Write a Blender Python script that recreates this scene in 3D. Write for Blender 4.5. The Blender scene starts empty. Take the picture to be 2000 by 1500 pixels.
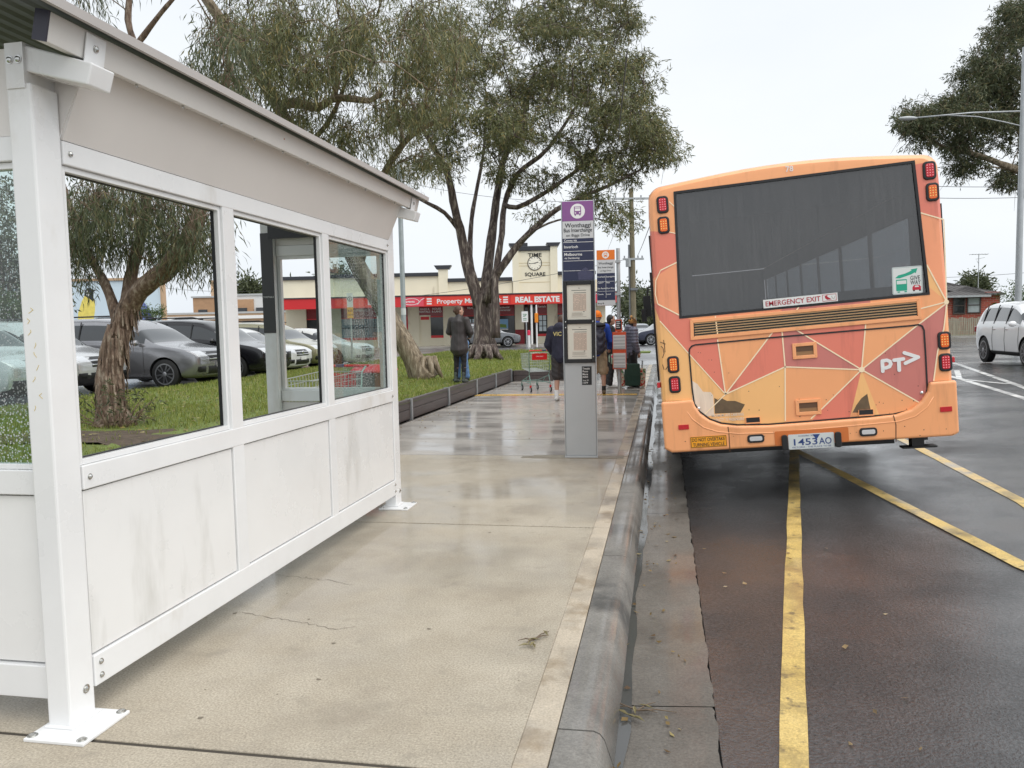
import bpy, bmesh, math, random
import numpy as np
from mathutils import Vector, Matrix
R=math.radians
random.seed(7); rng=np.random.default_rng(11)
scene=bpy.context.scene; COL=scene.collection

# ---------------------------------------------------------------- camera (fitted to the photograph)
FPX=1540.0; YAW=R(10.9); PIT=math.atan(110/FPX); ROL=R(1.27); EYE=1.5
_f0=Vector((-math.sin(YAW),math.cos(YAW),0)); _r0=Vector((math.cos(YAW),math.sin(YAW),0)); _z=Vector((0,0,1))
CF=_f0*math.cos(PIT)-_z*math.sin(PIT); _u0=_r0.cross(CF)
CR=_r0*math.cos(ROL)-_u0*math.sin(ROL); CU=_u0*math.cos(ROL)+_r0*math.sin(ROL)
CC=Vector((0,0,EYE))
cam_d=bpy.data.cameras.new('camera'); cam=bpy.data.objects.new('camera',cam_d); COL.objects.link(cam)
cam_d.sensor_width=36; cam_d.lens=36*FPX/2000; cam_d.clip_start=.05; cam_d.clip_end=3000
M=Matrix.Identity(4)
for i in range(3): M[i][0]=CR[i]; M[i][1]=CU[i]; M[i][2]=-CF[i]; M[i][3]=CC[i]
cam.matrix_world=M; scene.camera=cam
def ray(x,y): return CF+CR*((x-1000)/FPX)-CU*((y-750)/FPX)
def atZ(x,y,z=0.): d=ray(x,y); return CC+d*((z-EYE)/d.z)
def atY(x,y,Y): d=ray(x,y); return CC+d*(Y/d.y)
def atD(x,y,D): return CC+ray(x,y)*D

# ---------------------------------------------------------------- helpers
def V(*a): return Vector(a)
class MB:
    def __init__(s): s.v=[]; s.f=[]; s.m=[]
    def add(s,vs,fs,m=0,M=None):
        b=len(s.v)
        if M is not None: vs=[M@Vector(p) for p in vs]
        s.v+= [tuple(p) for p in vs]; s.f+=[tuple(i+b for i in f) for f in fs]; s.m+=[m]*len(fs); return s
    def box(s,x0,x1,y0,y1,z0,z1,m=0,M=None):
        return s.add([(x0,y0,z0),(x1,y0,z0),(x1,y1,z0),(x0,y1,z0),(x0,y0,z1),(x1,y0,z1),(x1,y1,z1),(x0,y1,z1)],
          [(0,3,2,1),(4,5,6,7),(0,1,5,4),(1,2,6,5),(2,3,7,6),(3,0,4,7)],m,M)
    def prism(s,poly,o,ex,ey,n,d,m=0,ms=None):   # polygon in plane (o,ex,ey), extruded d along n
        o,ex,ey,n=Vector(o),Vector(ex),Vector(ey),Vector(n); k=len(poly)
        a=[o+ex*p[0]+ey*p[1] for p in poly]; b=[p+n*d for p in a]
        s.add(a+b,[tuple(range(k))[::-1],tuple(range(k,2*k))]+[(i,(i+1)%k,k+(i+1)%k,k+i) for i in range(k)],m); return s
    def tube(s,pts,rad,n=8,m=0,cap=True,sq=None):
        pts=[Vector(p) for p in pts]; N=len(pts)
        if not hasattr(rad,'__len__'): rad=[rad]*N
        vs=[];fs=[]; ref=None
        for i,p in enumerate(pts):
            t=(pts[min(i+1,N-1)]-pts[max(i-1,0)]).normalized()
            if ref is None:
                ref=Vector((0,0,1)) if abs(t.z)<.9 else Vector((1,0,0))
            a=(ref-t*ref.dot(t)).normalized(); b=t.cross(a); ref=a
            for j in range(n):
                w=2*math.pi*j/n; q=rad[i]*(1 if sq is None else sq(i,j))
                vs.append(p+a*(math.cos(w)*q)+b*(math.sin(w)*q))
        for i in range(N-1):
            for j in range(n): fs.append((i*n+j,i*n+(j+1)%n,(i+1)*n+(j+1)%n,(i+1)*n+j))
        if cap: fs+= [tuple(range(n))[::-1],tuple((N-1)*n+j for j in range(n))]
        return s.add(vs,fs,m)
    def cyl(s,p0,p1,r,n=12,m=0,r1=None): return s.tube([p0,p1],[r,r if r1 is None else r1],n,m)
    def ell(s,c,r,m=0,n=12,k=8,M=None,z0=-1.,z1=1.):
        c=Vector(c); vs=[];fs=[]
        if not hasattr(r,'__len__'): r=(r,r,r)
        a0=math.asin(z0);a1=math.asin(z1)
        for i in range(k+1):
            t=a0+(a1-a0)*i/k; cz=math.sin(t); cr=math.cos(t)
            for j in range(n):
                w=2*math.pi*j/n; p=Vector((r[0]*cr*math.cos(w),r[1]*cr*math.sin(w),r[2]*cz))
                if M is not None: p=M@p
                vs.append(c+p)
        for i in range(k):
            for j in range(n): fs.append((i*n+j,i*n+(j+1)%n,(i+1)*n+(j+1)%n,(i+1)*n+j))
        fs+=[tuple(range(n))[::-1],tuple(k*n+j for j in range(n))]
        return s.add(vs,fs,m)
    def cap(s,p0,r0,p1,r1,m=0,n=10):              # tapered capsule
        p0=Vector(p0);p1=Vector(p1); t=(p1-p0); L=t.length; t=t/L if L>1e-6 else Vector((0,0,1))
        P=[];Q=[]
        for a in (-75,-45,-15): P.append(p0+t*(r0*math.sin(R(a)))); Q.append(r0*math.cos(R(a)))
        for a in (15,45,75): P.append(p1+t*(r1*math.sin(R(a)))); Q.append(r1*math.cos(R(a)))
        return s.tube(P,Q,n,m)
    def stroke(s,pts,w,o,ex,ey,n,d,m=0,closed=False):  # flat ribbon with mitred joints, extruded d
        k=len(pts); P=[Vector((p[0],p[1])) for p in pts]; L=[];Rr=[]
        for i in range(k):
            a=P[(i-1)%k] if (closed or i>0) else P[i]; b=P[(i+1)%k] if (closed or i<k-1) else P[i]
            t1=(P[i]-a); t2=(b-P[i])
            if t1.length<1e-9: t1=t2
            if t2.length<1e-9: t2=t1
            t1.normalize();t2.normalize(); t=(t1+t2)
            if t.length<1e-6: t=t1
            t.normalize(); nn=Vector((-t.y,t.x)); c=max(.35,nn.dot(Vector((-t1.y,t1.x))))
            L.append(P[i]+nn*(w/2/c)); Rr.append(P[i]-nn*(w/2/c))
        o,ex,ey,n=Vector(o),Vector(ex),Vector(ey),Vector(n)
        for i in range(k if closed else k-1):
            j=(i+1)%k
            s.prism([L[i],Rr[i],Rr[j],L[j]],o,ex,ey,n,d,m)
        return s
    def text(s,body,o,ex,ey,size,m=0,align='CENTER',bold=0.,d=.0015,width=None):
        vs,fs,w=text_mesh(body,bold); o,ex,ey=Vector(o),Vector(ex).normalized(),Vector(ey).normalized(); n=ex.cross(ey)
        sx=size if width is None else width/max(w,1e-6)
        off={'CENTER':-w/2,'LEFT':0,'RIGHT':-w}[align]
        return s.add([o+ex*((p[0]+off)*sx)+ey*(p[1]*size)+n*d for p in vs],fs,m)
    def build(s,name,mats,parent=None,world=False,smooth=False,bevel=0.,bseg=2,auto=None):
        me=bpy.data.meshes.new(name); me.from_pydata(s.v,[],s.f)
        for mt in (mats if isinstance(mats,(list,tuple)) else [mats]): me.materials.append(mt)
        if len(me.materials)>1: me.polygons.foreach_set('material_index',np.array(s.m,dtype=np.int32))
        if smooth: me.polygons.foreach_set('use_smooth',np.ones(len(s.f),dtype=bool))
        if auto: me.set_sharp_from_angle(angle=R(auto))
        me.update(); return link(name,me,parent,world,bevel,bseg)
def link(name,me,parent=None,world=False,bevel=0.,bseg=2):
    ob=bpy.data.objects.new(name,me); COL.objects.link(ob)
    if parent is not None:
        ob.parent=parent
        if world and parent.parent is None and parent.type=='EMPTY': ob.matrix_parent_inverse=parent.matrix_basis.inverted()
    if bevel:
        b=ob.modifiers.new('bevel','BEVEL'); b.width=bevel; b.segments=bseg; b.limit_method='ANGLE'; b.angle_limit=R(40)
    return ob
def tag(o,label=None,cat=None,group=None,kind=None):
    if label: o['label']=label
    if cat: o['category']=cat
    if group: o['group']=group
    if kind: o['kind']=kind
    return o
def thing(name,label,cat,loc=(0,0,0),rz=0,group=None,rot=None):
    o=bpy.data.objects.new(name,None); COL.objects.link(o); o.empty_display_size=.2
    o.location=loc; o.rotation_euler=rot if rot else (0,0,rz); return tag(o,label,cat,group)
def struct(ob): ob['kind']='structure'; return ob
def copy_tree(o,parent=None):
    c=o.copy(); COL.objects.link(c)
    if parent is not None: c.parent=parent
    for ch in [x for x in bpy.data.objects if x.parent==o]: copy_tree(ch,c)
    return c
def evaluated(me,mods):                           # apply modifiers to a mesh
    ob=bpy.data.objects.new('tmp',me); COL.objects.link(ob); mods(ob)
    bpy.context.view_layer.update()
    ev=ob.evaluated_get(bpy.context.evaluated_depsgraph_get()); out=bpy.data.meshes.new_from_object(ev)
    bpy.data.objects.remove(ob); return out
_tc={}
def text_mesh(body,bold=0.):
    if (body,bold) in _tc: return _tc[(body,bold)]
    cu=bpy.data.curves.new('t','FONT'); cu.body=body; cu.offset=bold; cu.resolution_u=3
    ob=bpy.data.objects.new('t',cu); COL.objects.link(ob); bpy.context.view_layer.update()
    me=bpy.data.meshes.new_from_object(ob.evaluated_get(bpy.context.evaluated_depsgraph_get()))
    vs=[tuple(v.co) for v in me.vertices]; fs=[tuple(p.vertices) for p in me.polygons]
    w=max([p[0] for p in vs],default=0); x0=min([p[0] for p in vs],default=0); vs=[(p[0]-x0,p[1],p[2]) for p in vs]
    bpy.data.objects.remove(ob); _tc[(body,bold)]=(vs,fs,w-x0); return _tc[(body,bold)]

# ---------------------------------------------------------------- materials
def srgb(r,g,b):
    def c(x): x/=255.; return x/12.92 if x<=.04045 else ((x+.055)/1.055)**2.4
    return (c(r),c(g),c(b),1)
def nodes(name):
    m=bpy.data.materials.new(name); m.use_nodes=True; nt=m.node_tree; b=nt.nodes['Principled BSDF']; return m,nt,b
def N(nt,t,**k):
    n=nt.nodes.new(t)
    for a,v in k.items():
        if a in n.inputs: n.inputs[a].default_value=v
        else: setattr(n,a,v)
    return n
def ramp(nt,src,stops):
    r=nt.nodes.new('ShaderNodeValToRGB'); e=r.color_ramp.elements
    while len(e)<len(stops): e.new(.5)
    for i,(p,c) in enumerate(stops):
        e[i].position=p; e[i].color=c if hasattr(c,'__len__') else (c,c,c,1)
    nt.links.new(src,r.inputs[0]); return r.outputs[0]
def noise(nt,scale,detail=4,rough=.55,vec=None,sx=None):
    n=N(nt,'ShaderNodeTexNoise'); n.inputs['Scale'].default_value=scale; n.inputs['Detail'].default_value=detail; n.inputs['Roughness'].default_value=rough
    if vec is None:
        tc=N(nt,'ShaderNodeTexCoord'); vec=tc.outputs['Object']
    if sx:
        mp=N(nt,'ShaderNodeMapping'); mp.inputs['Scale'].default_value=sx; nt.links.new(vec,mp.inputs[0]); vec=mp.outputs[0]
    nt.links.new(vec,n.inputs['Vector']); return n.outputs['Fac']
def mixc(nt,f,a,b):
    m=N(nt,'ShaderNodeMix',data_type='RGBA')
    for s,v in ((0,f),(6,a),(7,b)):
        if isinstance(v,(int,float,tuple)): m.inputs[s].default_value=v
        else: nt.links.new(v,m.inputs[s])
    return m.outputs[2]
def mul(c,k): return (c[0]*k,c[1]*k,c[2]*k,1)
def mat(name,col,rough=.5,metal=0.,var=.0,vs=6.,bump=0.,bs=60.,coat=0.,rvar=0.,spec=.5,sx=None,dirt=None):
    m,nt,b=nodes(name); b.inputs['Base Color'].default_value=col; b.inputs['Roughness'].default_value=rough; b.inputs['Metallic'].default_value=metal
    b.inputs['Coat Weight'].default_value=coat; b.inputs['Coat Roughness'].default_value=.06; b.inputs['Specular IOR Level'].default_value=spec
    if var or rvar:
        n=noise(nt,vs,6,.6,sx=sx)
        if var: 
            c=ramp(nt,n,[(.25,mul(col,1-var)),(.75,mul(col,1+var))]); 
            if dirt:
                n2=noise(nt,dirt[1],5,.65,sx=dirt[2] if len(dirt)>2 else None); c=mixc(nt,ramp(nt,n2,[(dirt[3] if len(dirt)>3 else .52,0.),(.72,1.)]),c,dirt[0])
            nt.links.new(c,b.inputs['Base Color'])
        if rvar: nt.links.new(ramp(nt,n,[(.3,max(.03,rough-rvar)),(.7,min(1,rough+rvar))]),b.inputs['Roughness'])
    if bump:
        bn=N(nt,'ShaderNodeBump',Strength=bump,Distance=.01); nt.links.new(noise(nt,bs,4),bn.inputs['Height']); nt.links.new(bn.outputs[0],b.inputs['Normal'])
    return m
def leaf_mat(name,c1,c2,c3):
    m,nt,b=nodes(name); g=N(nt,'ShaderNodeNewGeometry'); c=ramp(nt,g.outputs['Random Per Island'],[(0.,c1),(.4,c2),(.74,c2),(1.,c3)])
    nt.links.new(c,b.inputs['Base Color']); b.inputs['Roughness'].default_value=.45; b.inputs['Specular IOR Level'].default_value=.35
    t=N(nt,'ShaderNodeBsdfTranslucent'); nt.links.new(c,t.inputs[0]); x=N(nt,'ShaderNodeMixShader'); x.inputs[0].default_value=.3
    nt.links.new(b.outputs[0],x.inputs[1]); nt.links.new(t.outputs[0],x.inputs[2]); nt.links.new(x.outputs[0],nt.nodes['Material Output'].inputs[0]); return m
def glass_mat(name,tint,gl=.08,rough=.02,drops=False,streak=0.):
    m,nt,b=nodes(name); out=nt.nodes['Material Output']; nt.nodes.remove(b)
    tr=N(nt,'ShaderNodeBsdfTransparent'); tr.inputs[0].default_value=tint
    gs=N(nt,'ShaderNodeBsdfGlossy'); gs.inputs['Roughness'].default_value=rough
    fr=N(nt,'ShaderNodeFresnel'); fr.inputs[0].default_value=1.5
    ad=N(nt,'ShaderNodeMath',operation='ADD'); ad.inputs[1].default_value=gl; nt.links.new(fr.outputs[0],ad.inputs[0]); ad.use_clamp=True
    x=N(nt,'ShaderNodeMixShader'); gm=N(nt,'ShaderNodeNewGeometry'); k0=N(nt,'ShaderNodeMath',operation='MULTIPLY_ADD'); k0.inputs[1].default_value=-1; k0.inputs[2].default_value=1; nt.links.new(gm.outputs['Backfacing'],k0.inputs[0]); k1=N(nt,'ShaderNodeMath',operation='MULTIPLY'); nt.links.new(ad.outputs[0],k1.inputs[0]); nt.links.new(k0.outputs[0],k1.inputs[1]); nt.links.new(k1.outputs[0],x.inputs[0]); nt.links.new(tr.outputs[0],x.inputs[1]); nt.links.new(gs.outputs[0],x.inputs[2]); o=x.outputs[0]
    if drops:
        tc=N(nt,'ShaderNodeTexCoord'); v=N(nt,'ShaderNodeTexVoronoi',Scale=80.); nt.links.new(tc.outputs['Object'],v.inputs['Vector'])
        n2=noise(nt,2.2,3); k=N(nt,'ShaderNodeMath',operation='MULTIPLY'); nt.links.new(ramp(nt,v.outputs['Distance'],[(.22,1.),(.34,0.)]),k.inputs[0]); nt.links.new(ramp(nt,n2,[(.36,.1),(.56,.85)]),k.inputs[1])
        d=N(nt,'ShaderNodeBsdfPrincipled'); d.inputs['Base Color'].default_value=(.55,.58,.58,1); d.inputs['Roughness'].default_value=.15
        y=N(nt,'ShaderNodeMixShader'); nt.links.new(k.outputs[0],y.inputs[0]); nt.links.new(o,y.inputs[1]); nt.links.new(d.outputs[0],y.inputs[2]); o=y.outputs[0]
    if streak:
        tc=N(nt,'ShaderNodeTexCoord'); s1=noise(nt,3.,6,.65,sx=(14,1,.7)); s2=noise(nt,1.1,4,.6); k=N(nt,'ShaderNodeMath',operation='MULTIPLY'); nt.links.new(ramp(nt,s1,[(.35,.3),(.7,1.)]),k.inputs[0]); nt.links.new(ramp(nt,s2,[(.35,streak*.55),(.65,streak)]),k.inputs[1])
        d=N(nt,'ShaderNodeBsdfDiffuse'); d.inputs['Color'].default_value=(.20,.20,.205,1); y=N(nt,'ShaderNodeMixShader'); nt.links.new(k.outputs[0],y.inputs[0]); nt.links.new(o,y.inputs[1]); nt.links.new(d.outputs[0],y.inputs[2]); o=y.outputs[0]
    nt.links.new(o,out.inputs[0]); return m
def flat(name,c,rough=.5): return mat(name,srgb(*c),rough)
BLACK=mat('black_plastic',(.012,.012,.013,1),.4); RUBBER=mat('rubber',(.015,.015,.015,1),.7,var=.3,vs=20)
STEEL=mat('stainless',(.55,.55,.53,1),.25,1.); GALV=mat('galvanised',(.42,.44,.45,1),.5,.6,var=.18,vs=5)
WHITE=mat('white_paint',(.78,.78,.77,1),.4); CHROME=mat('chrome',(.75,.75,.76,1),.12,1.)
INK=mat('dark_ink',(.02,.02,.025,1),.6)
# ---------------------------------------------------------------- world and sun (overcast daylight)
w=bpy.data.worlds.new('World'); scene.world=w; w.use_nodes=True; nt=w.node_tree; bg=nt.nodes['Background']
SUN_EL,SUN_AZ=R(56),R(116)
sky=N(nt,'ShaderNodeTexSky',sky_type='NISHITA'); sky.sun_disc=False; sky.sun_elevation=SUN_EL; sky.sun_rotation=SUN_AZ; sky.dust_density=3.; sky.air_density=1.
hs=N(nt,'ShaderNodeHueSaturation'); hs.inputs['Saturation'].default_value=.18; nt.links.new(sky.outputs[0],hs.inputs['Color'])
tc=N(nt,'ShaderNodeTexCoord'); cl=noise(nt,1.6,5,.5,tc.outputs['Generated'],(1,1,2.5))
cloud=ramp(nt,cl,[(.25,(4.7,5.1,5.55,1)),(.5,(5.5,5.8,6.1,1)),(.75,(6.0,6.2,6.35,1))])
mx=mixc(nt,.9,hs.outputs[0],cloud)
nt.links.new(mx,bg.inputs[0]); bg.inputs[1].default_value=.1
sd=bpy.data.lights.new('sun','SUN'); sd.energy=1.5; sd.angle=R(75); sd.color=(1,.97,.93); so=bpy.data.objects.new('sun',sd); COL.objects.link(so)
dirv=Vector((math.sin(SUN_AZ)*math.cos(SUN_EL),math.cos(SUN_AZ)*math.cos(SUN_EL),math.sin(SUN_EL)))
so.rotation_euler=dirv.to_track_quat('Z','Y').to_euler()
scene.view_settings.view_transform='Standard'; scene.view_settings.look='None'; scene.view_settings.exposure=.79; scene.view_settings.gamma=1

# ---------------------------------------------------------------- ground surfaces
def wet(name,c1,c2,dry=.55,wetr=.12,t0=.4,t1=.6,scale=.9,grain=220.,gb=.25,gd=.004,stain=None,speck=.25,sx=None,alb=True,coat=(.9,.09),cb=0.,cior=1.4):
    m,nt,b=nodes(name); g=noise(nt,grain,3,.7); big=noise(nt,scale,6,.6,sx=sx)
    c=ramp(nt,noise(nt,1.7,7,.65),[(.3,c1),(.7,c2)])
    gr=ramp(nt,g,[(.3,1-speck),(.7,1+speck*.6)])
    mm=N(nt,'ShaderNodeMix',data_type='RGBA',blend_type='MULTIPLY'); mm.inputs[0].default_value=1.; nt.links.new(c,mm.inputs[6]); nt.links.new(gr,mm.inputs[7]); c=mm.outputs[2]
    if stain:
        for col,sc,lo,hi in stain: c=mixc(nt,ramp(nt,noise(nt,sc,6,.6),[(lo,0.),(hi,.85)]),c,col)
    wf=ramp(nt,big,[(t0,0.),(t1,1.)])
    if alb: c=mixc(nt,wf,c,mixc(nt,.22,c,(.05,.045,.04,1)))
    nt.links.new(c,b.inputs['Base Color'])
    nt.links.new(ramp(nt,wf,[(0.,dry+.1),(1.,max(wetr+.15,.35))]),b.inputs['Roughness'])
    bn=N(nt,'ShaderNodeBump',Strength=gb,Distance=gd); nt.links.new(g,bn.inputs['Height']); nt.links.new(bn.outputs[0],b.inputs['Normal']); nt.links.new(ramp(nt,wf,[(0.,.12),(1.,coat[0])]),b.inputs['Coat Weight']); b.inputs['Coat Roughness'].default_value=coat[1]; b.inputs['Coat IOR'].default_value=cior
    b2=N(nt,'ShaderNodeBump',Strength=cb,Distance=gd) if cb else N(nt,'ShaderNodeBump',Strength=.06,Distance=.01); nt.links.new(g if cb else noise(nt,14.,4),b2.inputs['Height']); nt.links.new(b2.outputs[0],b.inputs['Coat Normal']); return m
CONC=wet('wet_concrete',(.36,.31,.235,1),(.47,.42,.335,1),.5,.18,.44,.64,.55,110,.25,.004,[((.23,.195,.15,1),1.3,.54,.76),((.26,.23,.18,1),6.,.58,.78)],.42)
CONC2=wet('wetter_concrete',(.33,.305,.275,1),(.44,.41,.37,1),.42,.17,.38,.62,.7,140,.35,.004,[((.17,.155,.135,1),2.,.6,.74)],.2,sx=(1,2.6,1))
EDGE=wet('tooled_edge',(.42,.355,.27,1),(.52,.455,.36,1),.55,.25,.45,.6,2.,110,.3,.003,[((.24,.18,.11,1),3.,.54,.68)],.25)
KERBM=wet('kerb_concrete',(.14,.133,.12,1),(.27,.258,.235,1),.65,.25,.42,.6,1.2,90,.5,.005,[((.05,.05,.048,1),1.6,.52,.66)],.3)
GUTM=wet('gutter_concrete',(.105,.094,.08,1),(.18,.163,.14,1),.55,.22,.4,.6,.9,85,.5,.006,[((.06,.05,.042,1),.9,.55,.7)],.35)
ASPH=wet('wet_asphalt',(.018,.0175,.018,1),(.042,.041,.042,1),.5,.3,.34,.58,.5,62,1.,.016,[((.044,.027,.019,1),.5,.5,.68)],1.3,alb=False,coat=(1.,.11),cb=.22,cior=1.85)
FARASPH=wet('far_wet_asphalt',(.08,.08,.084,1),(.15,.15,.155,1),.34,.16,.3,.55,.25,60,.4,.01,None,.3,alb=False,coat=(1.,.22),cb=.3,cior=1.7)
YEL=wet('yellow_road_paint',(.60,.42,.12,1),(.70,.52,.20,1),.45,.2,.4,.6,3,90,.5,.005,[((.13,.10,.06,1),11.,.57,.68),((.3,.22,.09,1),3.,.5,.7)],.35)
WLINE=wet('white_road_paint',(.6,.6,.58,1),(.75,.75,.73,1),.45,.2,.4,.6,3,90,.4,.004,[((.2,.2,.19,1),5.,.6,.72)],.2)
GRASSM=mat('lawn_soil_and_turf',(.13,.17,.035,1),.8,var=.35,vs=3.,bump=.6,bs=40,dirt=((.09,.065,.04,1),.45,None,.56))

def sm(t): t=max(0,min(1,t)); return t*t*(3-2*t)
def zroad(x,y):
    a=-.14+.04*max(0,min(8.5,x-.2)); t=sm((y-24)/14); return a*(1-t)+.17*t
def grid(name,xs,ys,fz,m):
    b=MB(); nx=len(xs)
    b.v=[(x,y,fz(x,y)) for y in ys for x in xs]
    b.f=[(j*nx+i,j*nx+i+1,(j+1)*nx+i+1,(j+1)*nx+i) for j in range(len(ys)-1) for i in range(nx-1)]; b.m=[0]*len(b.f)
    return struct(b.build(name,m,smooth=True))
def zground(x,y):
    near=sm((x+12.5)/1.2)*sm((48-y)/8) if x<0 else sm((50-y)/10)*sm((34-x)/8)
    return .12*(1-near)-.5*near
xs=[-900,-300,-120,-60,-40,-25,-16,-13.5,-12.5,-12,-11.5,-11.2,-9,-5,0,6,12,20,26,30,34,50,90,200,500,900]
ys=[-300,-60,-20,-5,10,20,30,36,40,42,44,46,48,50,54,58,65,80,120,250,500,900,1500]
grid('ground',xs,ys,zground,FARASPH)
xr=[.205,.6,1.2,2,3,4,5,6,7,8,8.7,10,14,20,28,33]
grid('road',xr,[-8,-2,2,6,10,14,18,22,24,26,28,30,32,34,36,38,42,50,60,75,95],zroad,ASPH)
grid('side_street',[-70,-40,-26,-14,-8,-4,-2,0,.2],[29.7,31,33,35,37,39,42,48,54,58],lambda x,y:zroad(.2,y) if x>-3 else .17,FARASPH)
b=MB(); b.box(-80,-11.9,-6,52,.05,.2); struct(b.build('car_park',FARASPH))
# shop footpath in front of the far shops, kerb on its street side
P0=CC+_f0*57.; P0.z=0
def fl(s,d,z): p=P0+_r0*s+_f0*d; return (p.x,p.y,z)
b=MB(); b.add([fl(-40,-3.2,.3),fl(8.6,-3.2,.3),fl(8.6,26,.3),fl(-40,26,.3),fl(-40,-3.2,0),fl(8.6,-3.2,0),fl(8.6,26,0),fl(-40,26,0)],[(0,1,2,3),(4,5,1,0),(5,6,2,1),(7,4,0,3)]); struct(b.build('shop_footpath',CONC2))
# footpath: slabs with open joints over a dark bed
jy=[-3,-.8,2.49,5.79,9.02]
b=MB()
for i in range(len(jy)-1):
    b.box(-4.1,-.522,jy[i]+.011,jy[i+1]-.011,-.12,0,0); b.box(-.522,-.402,jy[i]+.006,jy[i+1]-.006,-.12,.002,1)
b.box(-4.1,-.402,2.39,2.405,-.12,-.001,0)
struct(b.build('footpath',[CONC,EDGE],bevel=.004))
b=MB(); jf=[9.02,10.35,12.6,15.2,17.9,20.6,23.2,26.4,30]
for i in range(len(jf)-1):
    b.box(-4.1 if jf[i]<22 else -1.75,-.53,jf[i]+.014,jf[i+1]-.014,-.12,0,0); b.box(-.53,-.402,jf[i]+.006,jf[i+1]-.006,-.12,.002,1)
struct(b.build('far_footpath',[CONC2,EDGE],bevel=.004))
b=MB(); b.box(-4.15,-.42,-3,30,-.16,-.006); struct(b.build('path_bed',mat('joint_filler',(.05,.042,.032,1),.8)))
# kerb in cast lengths with worn ends, gutter tray
b=MB(); prof=[(-.398,-.2),(-.398,-.004),(-.268,-.003),(-.243,-.012),(-.226,-.035),(-.195,-.13),(-.192,-.2)]
ky=-3.
while ky<30:
    L=random.uniform(1.6,2.6); y1=min(ky+L,30); o=[(random.uniform(-.004,.004),random.uniform(-.004,.002)) for _ in range(2)]
    seg=[ky+.004]+[ky+L*k/6 for k in range(1,6)]+[y1-.004]; vs=[];k=len(prof)
    for yy in seg:
        jx=random.uniform(-.0015,.0015); jz=random.uniform(-.0015,.0005)
        vs+=[(p[0]+(jx if p[0]>-.39 else 0),yy,p[1]+(jz if p[1]>-.1 else 0)) for p in prof]
    fs=[(i*k+j,(i+1)*k+j,(i+1)*k+(j+1)%k,i*k+(j+1)%k) for i in range(len(seg)-1) for j in range(k)]+[tuple(range(k)),tuple((len(seg)-1)*k+j for j in range(k))[::-1]]
    b.add(vs,fs); ky=y1
ob=struct(b.build('kerb',KERBM,smooth=True,auto=35))
b=MB(); gy=[-3,.9,3.35,6.9,9.8,13,16,19,22,26,30]
for i in range(len(gy)-1):
    y0,y1=gy[i]+.004,gy[i+1]-.004
    n=70; xe=[.2+random.uniform(-.006,.006)+.004*math.sin(_*.7) for _ in range(n+1)]
    vs=[];fs=[]
    for k in range(n+1):
        yy=y0+(y1-y0)*k/n; vs+=[(-.21,yy,-.146),(-.13,yy,-.15),(xe[k],yy,-.131),(xe[k],yy,-.2)]
    for k in range(n):
        for j in range(3): fs.append((k*4+j,k*4+j+1,(k+1)*4+j+1,(k+1)*4+j))
    b.add(vs,fs)
struct(b.build('gutter',GUTM,smooth=True,auto=30))
b=MB(); b.box(-.2,.215,-3,30,-.22,-.158); struct(b.build('gutter_bed',RUBBER))
WATER=mat('gutter_water',(.07,.07,.068,1),.05); 
b=MB(); n=160; L=[];Rr=[]
for k in range(n+1):
    yy=2+20*k/n; L.append((-.205,yy,-.1435)); Rr.append((-.158+.010*math.sin(yy*2.3)+.007*math.sin(yy*6.1+1)+random.uniform(-.004,.004)+.02*sm((yy-5)/3),yy,-.1435))
for k in range(n): b.add([L[k],Rr[k],Rr[k+1],L[k+1]],[(0,1,2,3)])
struct(b.build('water',WATER))
# painted lines
def line(name,pts,w,m,dz=.004):
    b=MB(); 
    P=[]
    for (x0,y0),(x1,y1) in zip(pts[:-1],pts[1:]):
        k=max(2,int(math.hypot(x1-x0,y1-y0)/.35))
        P+=[(x0+(x1-x0)*i/k,y0+(y1-y0)*i/k) for i in range(k)]
    P.append(pts[-1]); L=[]
    for i,p in enumerate(P):
        a=Vector(P[max(0,i-1)]);c=Vector(P[min(len(P)-1,i+1)]); t=(c-a).normalized(); nn=Vector((-t.y,t.x)); r=[w/2+random.uniform(-.004,.004) for _ in range(2)]
        for s,q in ((1,r[0]),(-1,r[1])): x=p[0]+nn.x*s*q; y=p[1]+nn.y*s*q; L.append((x,y,zroad(x,y)+dz))
    b.add(L,[(2*i,2*i+1,2*i+3,2*i+2) for i in range(len(P)-1)]); return struct(b.build(name,m))
line('yellow_line',[(.10,.8),(.455,2.915),(1.435,9.2),(2.2,14.1)],.105,YEL)
line('yellow_line',[(3.2,1.2),(2.197,5.33),(1.66,9.5),(1.4,11.5)],.11,YEL,.008)
line('yellow_line',[(2.6,4.),(2.908,7.08),(2.967,10.29),(2.99,14)],.11,YEL)
line('white_line',[(5.6,10),(6.85,16.8),(8.16,24.),(8.6,27)],.13,WLINE)
line('white_line',[(5.2,9.),(6.08,14.9),(6.61,19.44),(6.9,24)],.13,WLINE)
line('white_line',[(6.9,17.6),(6.55,19.3),(7.4,22)],.12,WLINE,.008)
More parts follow.
